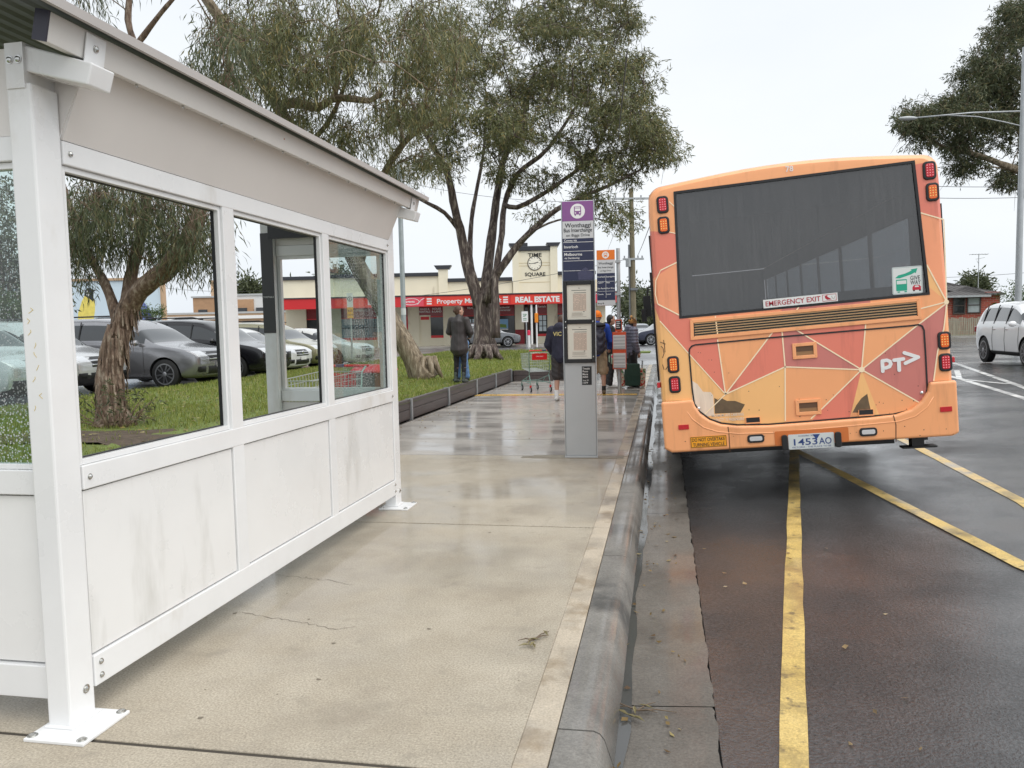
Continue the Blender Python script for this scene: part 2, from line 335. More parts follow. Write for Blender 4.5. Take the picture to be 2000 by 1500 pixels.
# lawn and its litter
b=MB(); lx=[-11.7,-10.5,-9,-7.6,-6.4,-5.4,-4.6,-4.19]; ly=[-5]+[i*1.0 for i in range(-4,22)]+[21.9]
def zl(x,y): return .30+.02*math.sin(x*1.3+y*.7)+.015*math.sin(y*1.9)+(.04 if x<-6 else 0)-(.12*sm((-10.6-x)/1.1))
def lawn(name,xs,ys):
    b=MB(); nx=len(xs); b.v=[(x,y,zl(x,y)) for y in ys for x in xs]
    b.f=[(j*nx+i,j*nx+i+1,(j+1)*nx+i+1,(j+1)*nx+i) for j in range(len(ys)-1) for i in range(nx-1)]; b.m=[0]*len(b.f)
    return struct(b.build(name,GRASSM,smooth=True))
lawn('lawn',lx,ly)
lawn('lawn',lx+[-3.3,-2.4,-1.85],[21.9+i for i in range(18)])
b=MB(); b.box(-3.2,-.6,37.6,39.4,0,.22); struct(b.build('grass_verge',GRASSM))
def blades(name,n,region,mt,h=(.03,.07),wd=.006):
    P=np.empty((n,2)); k=0
    while k<n:
        x=rng.uniform(region[0],region[1],n); y=rng.uniform(region[2],region[3],n); d=np.hypot(x,y)
        keep=(rng.random(n)<np.clip((9./d)**1.5,0,1))&((np.hypot((x+6.2)*.8,y-8.2)>.9)|(rng.random(n)<.12))&~((x>-4.25)&(y<21.95))
        q=np.c_[x,y][keep][:n-k]; P[k:k+len(q)]=q; k+=len(q)
    dist=np.hypot(P[:,0],P[:,1]); sc=np.clip(dist/9,1,3.2)
    z=np.array([zl(a,c) for a,c in P]); hh=rng.uniform(*h,n)*sc**.4; w=wd*sc; an=rng.uniform(0,6.28,n); le=rng.uniform(-.5,.5,(n,2))*hh[:,None]
    ax=np.c_[np.cos(an)*w,np.sin(an)*w]
    v=np.zeros((n,3,3)); v[:,0,:2]=P-ax; v[:,1,:2]=P+ax; v[:,2,:2]=P+le; v[:,0,2]=z-.01; v[:,1,2]=z-.01; v[:,2,2]=z+hh
    me=bpy.data.meshes.new(name); me.from_pydata(v.reshape(-1,3).tolist(),[],np.arange(3*n).reshape(n,3).tolist()); me.materials.append(mt); me.update()
    return link(name,me)
GB=leaf_mat('grass_blade',(.12,.15,.03,1),(.25,.30,.065,1),(.42,.38,.15,1))
tag(blades('grass',90000,(-11.6,-1.9,4,40),GB),kind='stuff')
def flakes(name,n,pts,cols,size,zf):
    m=leaf_mat(name+'_tone',*cols); b=MB()
    for _ in range(n):
        x,y=pts(); a=random.uniform(0,6.28); L=random.uniform(*size); w=L*random.uniform(.15,.35); z=zf(x,y)+random.uniform(.006,.012)
        c,s=math.cos(a),math.sin(a); q=random.uniform(-.01,.014)
        b.add([(x-c*L/2,y-s*L/2,z),(x+s*w,y-c*w,z+q),(x+c*L/2,y+s*L/2,z+.004),(x-s*w,y+c*w,z)],[(0,1,2,3)])
    o=b.build(name,m); return tag(o,kind='stuff')
BR=((.10,.055,.025,1),(.22,.15,.06,1),(.4,.33,.14,1))
flakes('leaf_litter',2600,lambda:(random.uniform(-10.5,-4.3),random.uniform(5,30)),((.12,.07,.03,1),(.3,.24,.07,1),(.5,.45,.2,1)),(.05,.1),lambda x,y:zl(x,y)+.03)
def gp():
    r=random.random()
    if r<.45: return (-4.05+abs(random.gauss(0,.25)),random.uniform(9,21.5))
    if r<.6: return (random.uniform(-4,-.5),random.uniform(10,20))
    return (random.uniform(-.2,.1),random.uniform(2.6,12))
flakes('path_litter',300,gp,BR,(.02,.05),lambda x,y:0 if x<-.4 else -.142)
flakes('road_litter',14,lambda:(random.uniform(.25,1.4),random.uniform(2.6,6)),((.12,.08,.04,1),(.35,.25,.13,1),(.55,.45,.3,1)),(.025,.05),lambda x,y:zroad(x,y))

# hairline cracks and a dark drip line in the near slabs
CRK=mat('crack_dark',(.07,.055,.04,1),.8)
for pts in ([(470,1197),(545,1208),(600,1217),(650,1228),(700,1224)],[(525,1122),(590,1128),(640,1133),(700,1145)],[(860,905),(960,900),(1010,893)],[(800,850),(905,838),(985,825),(1070,812)]):
    P=[atZ(x,y,.0015) for x,y in pts]; Q=[]
    for p,q in zip(P[:-1],P[1:]): Q+=[p.lerp(q,k/7)+V(random.uniform(-.006,.006),random.uniform(-.012,.012),0) for k in range(7)]
    b=MB(); L=[]
    for p in Q: w=random.uniform(.0006,.0022); L+=[p+V(0,w,0),p-V(0,w,0)]
    b.add(L,[(2*i,2*i+1,2*i+3,2*i+2) for i in range(len(Q)-1)]); struct(b.build('pavement_crack',CRK))

b=MB()
for k in range(40):
    x=random.uniform(-2.6,-.6); y=random.uniform(2.55,8.9); r_=random.choice((.004,.005,.007,.011)); n=9; ph=random.uniform(0,6)
    P=[(x+r_*(1+.3*math.sin(3*a_*.7+ph))*math.cos(a_*.698),y+r_*(1+.3*math.cos(2*a_*.7+ph))*math.sin(a_*.698),.0012) for a_ in range(n)]; b.add(P,[tuple(range(n))])
struct(b.build('pavement_spot',mat('spot_grey',(.16,.135,.10,1),.7)))

b=MB(); n=40; P=[]
for k in range(n):
    a_=k*2*math.pi/n; r_=1.+.25*math.sin(2*a_+1)+.15*math.sin(5*a_)+.1*math.sin(9*a_+2); P.append((-6.3+1.15*r_*math.cos(a_),8.1+.85*r_*math.sin(a_)))
b.add([(-6.3,8.1,zl(-6.3,8.1)+.02)]+[(x,y,zl(x,y)+.012) for x,y in P],[(0,k+1,(k+1)%n+1) for k in range(n)])
struct(b.build('bare_soil',mat('damp_soil',(.085,.062,.042,1),.9,var=.45,vs=9,bump=.8,bs=30)))
# ---------------------------------------------------------------- bus shelter
PW=mat('shelter_white',(.755,.76,.76,1),.35,var=.05,vs=2.5,rvar=.12,coat=.15,dirt=((.60,.58,.54,1),1.6,(1,1,.5),.56))
PWP=mat('shelter_panel_white',(.76,.76,.75,1),.3,var=.03,vs=2.,rvar=.12,coat=.2,dirt=((.57,.565,.54,1),1.5,(1,1.6,.4),.55))
FAS=mat('shelter_fascia',(.70,.672,.645,1),.5,var=.03,vs=2.)
DROOF=mat('roof_underside',(.085,.095,.09,1),.5,var=.2,vs=4,sx=(1,12,1)); CAPM=mat('end_cap',(.02,.018,.035,1),.35)
RAIN=glass_mat('rainy_glass',(.80,.88,.86,1),.05,.03,True)
SX=-2.222; Y0,Y1=2.53,6.41
sh=thing('bus_shelter','white steel bus shelter on the footpath, two window panes missing, one rain-spotted pane left','bus shelter',(-2.7,4.4,0))
def bolt(m,p,n,r=.011):
    n=Vector(n).normalized(); p=Vector(p); m.cyl(p,p+n*.003,r*1.35,12); m.tube([p+n*.003,p+n*.007,p+n*.011],[r,r*.95,r*.35],10)
def abolt(par,p,n,r=.011): b=MB(); bolt(b,p,n,r); return b.build('bolt',STEEL,par,True,smooth=True,auto=40)
def pbuild(mb,name,m=PW,bev=.004,par=None): return mb.build(name,m,par or sh,True,bevel=bev)
for yc in (2.598,6.345):
    b=MB(); b.box(-2.327,SX-.004,yc-.067,yc+.067,.012,2.42 if yc<4 else 2.44); post=pbuild(b,'post',bev=.008)
    b=MB(); b.box(-2.355,-2.10,yc-.16,yc+.10,0,.013); b.box(-2.335,-2.21,yc-.08,yc+.08,.013,.022); plate=pbuild(b,'base_plate',bev=.003,par=post)
    for sx in (-2.335,-2.125):
        for sy in (-.135,.082): abolt(plate,(sx,yc+sy,.013),(0,0,1),.014)
    abolt(post,(SX-.004,yc+.02,.13),(1,0,0),.013)
    # arm carrying the roof beam
    s=-1 if yc<4 else 1
    b=MB(); b.prism([(-2.30,2.475),(-2.0,2.393),(-1.975,2.468),(-2.27,2.56)],(0,yc-.06,0),(1,0,0),(0,0,1),(0,1,0),.12); pbuild(b,'bracket_arm',bev=.006)
    b=MB(); b.box(-2.32,-2.245,yc-.072,yc+.072,2.40,2.56); q=pbuild(b,'bracket_plate',bev=0); abolt(q,(-2.30,yc-.072,2.50),(0,-1,0)); abolt(q,(-2.265,yc-.072,2.50),(0,-1,0))
for xc in (-3.32,):
    for yc in (2.6,6.35):
        b=MB(); b.box(xc-.055,xc+.055,yc-.06,yc+.06,0,2.9); pbuild(b,'rear_post',bev=.006)
a,c=2.668,6.275
for z0,z1,nm in ((2.155,2.243,'top_rail'),(.905,1.0,'window_sill'),(.115,.24,'bottom_rail')):
    b=MB(); b.box(-2.285,SX,a,c,z0,z1); r=pbuild(b,nm)
    for yy in (a+.035,c-.03):
        for zz in ((z0+z1)/2,) if nm!='bottom_rail' else (z0+.035,z1-.035): abolt(r,(SX,yy,zz),(1,0,0),.009)
mull=[(3.765,3.875),(4.985,5.085)]
for y0,y1 in mull:
    b=MB(); b.box(-2.281,SX-.002,y0,y1,.2,2.2); pbuild(b,'mullion')
bays=[(a,mull[0][0]),(mull[0][1],mull[1][0]),(mull[1][1],c)]
for i,(y0,y1) in enumerate(bays):
    b=MB(); b.box(-2.27,SX-.012,y0+.006,y1-.006,.246,.899); pbuild(b,'lower_panel',PWP,.003)
    b=MB(); b.box(-2.275,-2.262,y0+.001,y1-.001,.242,.903); pbuild(b,'panel_seal',BLACK,0)
    # stepped window frame with dark gasket; glass only in the far bay
    b=MB(); f=.022
    for (ya,yb,za,zb) in ((y0+.001,y0+f,1.001,2.154),(y1-f,y1-.001,1.001,2.154),(y0+f,y1-f,1.001,1.001+f),(y0+f,y1-f,2.154-f,2.154)): b.box(-2.28,-2.238,ya,yb,za,zb)
    fr=pbuild(b,'window_frame',PW,.002); b=MB(); g=.0045
    for (ya,yb,za,zb) in ((y0+f,y0+f+g,1.001+f,2.154-f),(y1-f-g,y1-f,1.001+f,2.154-f),(y0+f+g,y1-f-g,1.001+f,1.001+f+g),(y0+f+g,y1-f-g,2.154-f-g,2.154-f)): b.box(-2.279,-2.262,ya,yb,za,zb)
    b.build('gasket',BLACK,fr,True)
    if i==2: b=MB(); b.box(-2.273,-2.267,y0+f+g,y1-f-g,1.001+f+g,2.154-f-g); b.build('glass_pane',RAIN,sh,True)
# fascia leaning out, roof beam, roof
b=MB(); b.prism([(SX-.018,2.246),(SX-.004,2.246),(-2.098,2.53),(-2.112,2.53)],(0,2.672,0),(1,0,0),(0,0,1),(0,1,0),3.62); pbuild(b,'fascia',FAS,0)
b=MB(); b.prism([(-2.30,2.246),(SX-.02,2.246),(-2.11,2.5),(-2.30,2.5)],(0,2.669,0),(1,0,0),(0,0,1),(0,1,0),.003); pbuild(b,'fascia_cheek',FAS,0); b=MB(); b.prism([(-2.30,2.246),(SX-.02,2.246),(-2.11,2.5),(-2.30,2.5)],(0,6.294,0),(1,0,0),(0,0,1),(0,1,0),.003); pbuild(b,'fascia_cheek',FAS,0)
beam=[(-2.092,2.513),(-2.041,2.50),(-2.018,2.598),(-2.069,2.611)]
b=MB(); b.prism(beam,(0,2.405,0),(1,0,0),(0,0,1),(0,1,0),4.11); bm_=pbuild(b,'roof_beam',mat('beam_paint',(.66,.64,.61,1),.4,var=.04,vs=3),.003)
b=MB(); b.prism([(x-.001*(1 if x<-2.05 else -1),z+.001*(1 if z>2.55 else -1)) for x,z in beam],(0,2.397,0),(1,0,0),(0,0,1),(0,1,0),.0075); b.build('end_cap',CAPM,bm_,True)
for yc in (2.62,6.36):
    b=MB(); b.prism([(-2.038,2.475),(-2.034,2.474),(-2.0135,2.588),(-2.0175,2.589)],(0,yc-.05,0),(1,0,0),(0,0,1),(0,1,0),.1); b.build('beam_strap',PW,bm_,True)
    abolt(bm_,(-2.022,yc,2.545),(1,0,-.22),.011)
for k in range(12): b=MB(); p=Vector((-2.062,2.9+k*.31,2.506)); b.tube([p,p+V(0,0,-.008),p+V(0,0,-.016)],[.006,.007,.003],6); b.build('screw',STEEL,bm_,True)
b=MB(); n=60; pts=[]
def roofz(x): t=-1.965-x; return 2.602+.27*t-.055*t*t
for k in range(n+1): x=-1.965-1.75*k/n; pts.append((x,roofz(x)+(.009 if k%4<2 else 0)))
ya,yb=2.30,6.56; vs=[]
for (x,z) in pts: vs+=[(x,ya,z),(x,yb,z),(x,ya,z+.012),(x,yb,z+.012)]
fs=[]
for k in range(n): q=4*k; fs+=[(q,q+1,q+5,q+4),(q+2,q+6,q+7,q+3),(q,q+4,q+6,q+2),(q+1,q+3,q+7,q+5)]
b.add(vs,fs); roof=b.build('roof',DROOF,sh,True)
b=MB(); TR=mat('roof_trim',(.50,.47,.45,1),.4,var=.04,vs=3)
b.prism([(-1.985,2.600),(-1.955,2.592),(-1.949,2.622),(-1.981,2.631)],(0,ya-.012,0),(1,0,0),(0,0,1),(0,1,0),yb-ya+.024); b.build('roof_trim',TR,roof,True)
for yy in (ya-.013,yb+.001):
    b=MB()
    for k in range(0,n,3):
        (xa,za),(xb,zb)=pts[k],pts[min(k+3,n)]; za=roofz(xa);zb=roofz(xb); b.prism([(xa,za-.012),(xa,za+.024),(xb,zb+.024),(xb,zb-.012)],(0,yy,0),(1,0,0),(0,0,1),(0,1,0),.012)
    b.build('roof_edge',TR,roof,True)
for yc in (4.4,6.3):
    b=MB(); P=[(x,roofz(x)-.02) for x in np.linspace(-2.25,-3.55,9)]; P=P+[(x,z-.09) for x,z in P[::-1]]
    b.prism(P,(0,yc,0),(1,0,0),(0,0,1),(0,1,0),.06); pbuild(b,'roof_rib',PW,0)
# end walls: glazed screens closing both ends
for yc,nm in ((2.6,0),(6.37,1)):
    x0,x1=-3.262,-2.331
    b=MB(); b.box(x0,x1,yc-.03,yc+.03,2.245,2.56 if nm==0 else 2.49); pbuild(b,'end_header',FAS,.002)
    for za,zb in ((2.155,2.244),(.905,1.),(.105,.235)): b=MB(); b.box(x0,x1,yc-.036,yc+.036,za,zb); pbuild(b,'end_rail')
    b=MB(); b.box(x0,x1,yc-.02,yc+.02,.243,.897); pbuild(b,'end_panel',PWP if nm==0 else FAS,.002)  # far panel takes the darker fascia colour to paint in its interior shade
    b=MB()
    for (xa,xb,za,zb) in ((x0,x0+.03,1.001,2.154),(x1-.03,x1,1.001,2.154),(x0+.03,x1-.03,1.001,1.02),(x0+.03,x1-.03,2.13,2.154)): b.box(xa,xb,yc-.02,yc+.02,za,zb)
    pbuild(b,'end_frame',PW,.002)
    if nm==0: b=MB(); b.box(x0+.03,x1-.03,yc-.003,yc+.003,1.02,2.13); b.build('glass_pane',RAIN,sh,True)
    else:
        b=MB(); b.box(-3.375,-3.262,6.285,6.289,1.5,2.35); b.text('TIMETABLE',(-3.318,6.2845,1.80),(1,0,0),(0,0,1),.02,1,d=.001); b.build('notice_board',[mat('board_grey',(.03,.03,.032,1),.4),WHITE],sh,True)
b=MB(); b.box(-3.3,-2.9,6.28,6.30,2.3,2.55); b.build('roof_gusset',BLACK,sh,True)

# ---------------------------------------------------------------- retaining wall with steel posts
SLP=mat('dark_sleeper',(.075,.06,.057,1),.45,var=.3,vs=3,sx=(6,.6,6),bump=.3,bs=25)
rw=thing('retaining_wall','low dark sleeper retaining wall with galvanised posts along the lawn edge','retaining wall',(-4.2,8,0))
py=[-4,-1.6,.8,3.2,5.6,8.0,10.35,12.72,15.1,17.5,19.6,21.72]
for i in range(len(py)-1):
    for z0,z1 in ((.0,.165),(.172,.335)):
        b=MB(); b.box(-4.275,-4.2,py[i]+.03,py[i+1]-.03,z0,z1); b.build('sleeper',SLP,rw,True,bevel=.006)
for yy in py:
    b=MB(); b.box(-4.285,-4.175,yy-.028,yy-.02,-.05,.345); b.box(-4.285,-4.175,yy+.02,yy+.028,-.05,.345); b.box(-4.235,-4.225,yy-.02,yy+.02,-.05,.345); b.box(-4.18,-4.174,yy-.035,yy+.035,-.05,.34); b.build('post',GALV,rw,True)
for i in range(2):
    x0=-4.17+i*1.2
    for z0,z1 in ((.0,.15),(.157,.30)): b=MB(); b.box(x0+.03,x0+1.17,21.74,21.81,z0,z1); b.build('sleeper',SLP,rw,True,bevel=.006)
    b=MB(); b.box(x0+1.16,x0+1.24,21.71,21.84,-.05,.31); b.build('post',GALV,rw,True,bevel=.004)
b=MB(); b.box(-1.86,-1.79,21.74,30,0,.2); b.build('sleeper',SLP,rw,True,bevel=.006)

# ---------------------------------------------------------------- bus stop pillar
NAVY=mat('sign_navy',srgb(38,44,74),.4,var=.08,vs=3); PURP=mat('sign_purple',srgb(132,82,140),.45); GREYP=mat('pillar_silver',(.47,.49,.50,1),.42,.15,var=.05,vs=3,rvar=.08)
SIGNW=mat('sign_pale_grey',(.56,.57,.58,1),.45); PAPER=mat('timetable_paper',(.74,.71,.62,1),.5); PINK=mat('print_tint',(.66,.53,.44,1),.6); ORNG=mat('sign_orange',srgb(226,118,34),.45)
pil=thing('bus_stop_pillar','tall silver bus stop pillar with purple top and two framed timetables','bus stop sign',(-.93,8.96,0),R(4))
w2=.178; d0=-.05; d1=.05   # local: x right, -y faces the camera
b=MB(); b.prism([(-w2,d0),(w2,d0),(w2,d1),(-w2,d1)],(0,0,.02),(1,0,0),(0,1,0),(0,0,1),2.88); b.build('pillar_body',GREYP,pil,bevel=.012)
b=MB(); b.box(-w2-.012,w2+.012,-.065,.065,0,.022); b.build('base',GREYP,pil,bevel=.004)
b=MB(); b.box(-w2-.007,-w2-.001,-.052,.052,.022,2.9); b.box(w2+.001,w2+.007,-.052,.052,.022,2.9); b.build('edge_trim',mat('trim_alu',(.6,.62,.63,1),.3,.8),pil)
yF=d0-.003
def panel(nm,z0,z1,m,par=pil,ww=w2-.006): b=MB(); b.box(-ww,ww,yF,d0+.01,z0,z1); return b.build(nm,m,par)
X=(1,0,0);Z=(0,0,1); FN=V(0,-1,0)
def circ(mb,c,r,m,d=.002,n=28,r2=None,ex=X,ey=Z):
    ex,ey=Vector(ex),Vector(ey); nn=ex.cross(ey)
    if r2 is None: mb.prism([(r*math.cos(2*math.pi*i/n),r*math.sin(2*math.pi*i/n)) for i in range(n)],c,ex,ey,nn,d,m)
    else: mb.stroke([((r+r2)/2*math.cos(2*math.pi*i/n),(r+r2)/2*math.sin(2*math.pi*i/n)) for i in range(n)],abs(r-r2),c,ex,ey,nn,d,m,True)
def busicon(mb,c,s,mw,mc,ex=X,ey=Z,d=.0015):
    c=Vector(c); ex,ey=Vector(ex),Vector(ey); nn=ex.cross(ey)
    circ(mb,c,s,mw,d,30,None,ex,ey); o=c+nn*(d+.0003)
    def rc(x0,x1,z0,z1,m,k=1): mb.prism([(x0*s,z0*s),(x1*s,z0*s),(x1*s,z1*s),(x0*s,z1*s)],o+nn*(.0006*(k-1)),ex,ey,nn,.0005,m)
    rc(-.48,.48,-.45,.62,mc); rc(-.36,.36,.02,.36,mw,2); rc(-.36,.36,.44,.54,mw,2); rc(-.38,-.2,-.32,-.16,mw,2); rc(.2,.38,-.32,-.16,mw,2); rc(-.40,-.22,-.6,-.45,mc); rc(.22,.4,-.6,-.45,mc)
p=panel('purple_header',2.674,2.892,PURP); b=MB(); busicon(b,(0,yF-.0005,2.782),.082,0,1); b.build('bus_symbol',[WHITE,PURP],p)
p=panel('stop_name_panel',2.482,2.672,SIGNW); b=MB()
b.text('Wonthaggi',(0,yF-.0005,2.605),X,Z,.066,0,bold=.012); b.text('Bus Interchange',(0,yF-.0005,2.553),X,Z,.06,0,bold=.012,width=.315); b.text('on Biggs Drive',(0,yF-.0005,2.502),X,Z,.045,0,bold=.006); b.build('lettering',INK,p)
p=panel('route_panel',2.012,2.48,NAVY); b=MB()
for zz in (2.437,2.337,2.23,2.12): b.box(-w2+.012,w2-.008,yF-.001,yF-.0002,zz,zz+.0045)
for t,zz,s in (('Cowes via',2.449,.034),('Inverloch',2.375,.042),('Melbourne',2.29,.046),('via Dandenong',2.255,.028)): b.text(t,(-w2+.022,yF-.0005,zz),X,Z,s,0,'LEFT',bold=.012)
b.build('lettering',WHITE,p)
b=MB(); b.prism([(-.02,-.05),(.13,-.055),(.15,.01),(.06,.09),(-.03,.03)],(.02,yF-.0004,2.07),X,Z,FN,.0006); b.build('worn_patch',mat('faded_navy',srgb(70,72,100),.6,var=.2,vs=20),p)
fr=MB(); ww=w2-.004
for (xa,xb,za,zb) in ((-ww,-ww+.035,.69,1.36),(-ww,-ww+.035,.27+.0,.69)): pass
zt,zm,zb_=2.009,1.545,1.085
for (xa,xb,za,zb) in ((-ww,-ww+.04,zb_,zt),(ww-.04,ww,zb_,zt),(-ww+.04,ww-.04,zt-.045,zt),(-ww+.04,ww-.04,zm-.02,zm+.03),(-ww+.04,ww-.04,zb_,zb_+.045)): fr.box(xa,xb,d0-.022,d0+.001,za,zb)
frame=fr.build('timetable_frame',BLACK,pil,bevel=.004)
b=MB()
for sx in (-1,1):
    for zz in (zm+.005,zm-.06 if sx<0 else zb_+.07): b.ell((sx*(ww-.02),d0-.022,zz),(.009,.005,.009),0,10,5)
b.build('screw',STEEL,frame)
for z0,z1 in ((zm+.03,zt-.045),(zb_+.045,zm-.02)):
    b=MB(); b.box(-ww+.04,ww-.04,d0-.008,d0-.001,z0,z1); tt=b.build('timetable',PAPER,pil)
    b=MB(); y=d0-.0085; h=z1-z0; xw=ww-.04
    def bar(x0,x1,za,zb,m): b.box(x0,x1,y-.0006,y,za,zb,m)
    bar(-xw*.62,xw*.62,z1-h*.165,z1-h*.152,0); bar(-xw*.42,xw*.6,z1-h*.235,z1-h*.222,0); bar(-xw*.06,xw*.1,z1-h*.10,z1-h*.09,0)
    bar(-xw*.5,xw*.6,z0+h*.245,z1-h*.255,1)
    for i in range(16):
        zz=z1-h*.27-i*h*.029
        for j in range(9):
            if random.random()<.85: x=-xw*.48+j*xw*.12; b.box(x,x+xw*.075,y-.0012,y-.0006,zz-h*.012,zz,2)
    for i in range(5):
        zz=z0+h*.20-i*h*.02; bar(-xw*.62,xw*random.uniform(.2,.6),zz-h*.006,zz,2)
    bar(xw*.35,xw*.45,z0+h*.215,z0+h*.235,0); bar(-xw*.65,xw*.6,z0+h*.075,z0+h*.08,0)
    b.build('print',[INK,PINK,mat('grey_print',(.33,.29,.24,1),.6)],tt)
b=MB(); b.box(.02,.13,yF,d0,.835,1.045); st=b.build('notice_sticker',BLACK,pil); b=MB()
for i,t in enumerate(('Timetable','Phone','More','INFO')): b.text(t,(.028,yF-.0004,1.01-i*.032),X,Z,.03,0,'LEFT',bold=.012,width=.06+.022*(i==0))
b.text('Stop ID',(.028,yF-.0004,.88),X,Z,.022,0,'LEFT'); b.text('12379',(.028,yF-.0004,.85),X,Z,.026,0,'LEFT',bold=.01); b.build('lettering',WHITE,st)
b=MB(); b.box(-1.50,-.45,8.86,9.06,-.01,.004); b.box(-1.62,-1.50,8.87,9.0,-.01,.003); tag(b.build('pit_cover',mat('pit_concrete',(.24,.21,.16,1),.5,var=.3,vs=9,bump=.4,bs=90)),'weathered rectangular concrete pit cover under the bus stop pillar','pit cover')
# tactile strip
b=MB(); b.box(-4.15,-.56,17.08,17.36,-.01,.005)
for k in range(58): x=-4.1+k*.061; b.box(x,x+.03,17.11,17.33,.005,.011)
tag(b.build('tactile_strip',mat('tactile_yellow',(.60,.38,.08,1),.4,var=.2,vs=5,rvar=.2)),'ribbed yellow tactile paving strip across the footpath','tactile paving')

# ---------------------------------------------------------------- orange bus stop pole
bp=thing('bus_stop_pole','thin grey pole with orange bus flag and orange-edged timetable boards among the waiting people','bus stop sign',(-.93,17.3,0))
b=MB(); b.cyl((-.01,.04,0),(-.01,.04,3.16),.042,14); b.build('pole',GALV,bp,smooth=True,auto=40)
# flag at pixel (1167..1198, 488..598)
b=MB(); fx0,fx1=-.47,-.075
b.box(fx0,fx1,-.05,0,1.93,3.13); fl_=b.build('flag_panel',SIGNW,bp,bevel=.01); b=MB()
b.box(fx0+.004,fx1-.004,-.053,-.0505,2.92,3.125,0); b.box(fx0+.004,fx1-.004,-.053,-.0505,2.05,2.63,1)
b.box(-.277,-.272,-.055,-.0531,2.1,2.58,2); b.box(fx0+.02,fx1-.02,-.055,-.0531,2.45,2.455,2); b.box(fx0+.02,fx1-.02,-.055,-.0531,2.24,2.245,2)
busicon(b,(-.275,-.0535,3.02),.075,2,0)
for t,zz,s in (('Wonthaggi',2.82,.07),('Bus Interchange',2.74,.052),('on Biggs Drive',2.67,.04)): b.text(t,(-.275,-.0508,zz),X,Z,s,3,bold=.01)
for c_,ts in ((-.455,('Inverloch','Cape P','San Remo','Cowes')),(-.262,('Leongatha','Bass','Koo Wee','Local'))):
    for i,t in enumerate(ts): b.text(t,(c_,-.0533,2.54-i*.125),X,Z,.045,2,'LEFT',bold=.01)
b.text('Stop B',(-.455,-.0508,1.965),X,Z,.05,3,'LEFT',bold=.01); b.build('lettering',[ORNG,NAVY,WHITE,INK],fl_)
b=MB(); b.box(-.075,.04,-.03,.09,2.15,2.2); b.box(-.075,.04,-.03,.09,2.85,2.9); b.build('clamp',GALV,bp)
b=MB(); b.box(-.085,.06,-.06,-.01,1.36,1.62); b.box(-.15,.145,-.065,-.01,.55,1.355); tb=b.build('timetable_case',mat('case_orange_red',srgb(214,84,44),.4),bp,bevel=.006); b=MB()
b.box(-.07,.045,-.064,-.061,1.41,1.605,1)
for za,zb in ((.98,1.29),(.57,.90)): b.box(-.135,.13,-.069,-.0655,za,zb,0)
for i in range(4): b.box(-.06,random.uniform(-.01,.035),-.066,-.0641,1.57-i*.04,1.585-i*.04,0)
for za,zb in ((.98,1.29),(.57,.90)):
    for k in range(4): b.box(-.125,.12,-.0705,-.0692,za+.03+k*.07,za+.07+k*.07,2)
    b.box(-.13,.125,-.0705,-.0692,za+.005,za+.015,1)
b.build('timetable_print',[mat('white_card',(.68,.68,.67,1),.5),BLACK,mat('grey_card',(.5,.5,.5,1),.5)],tb)

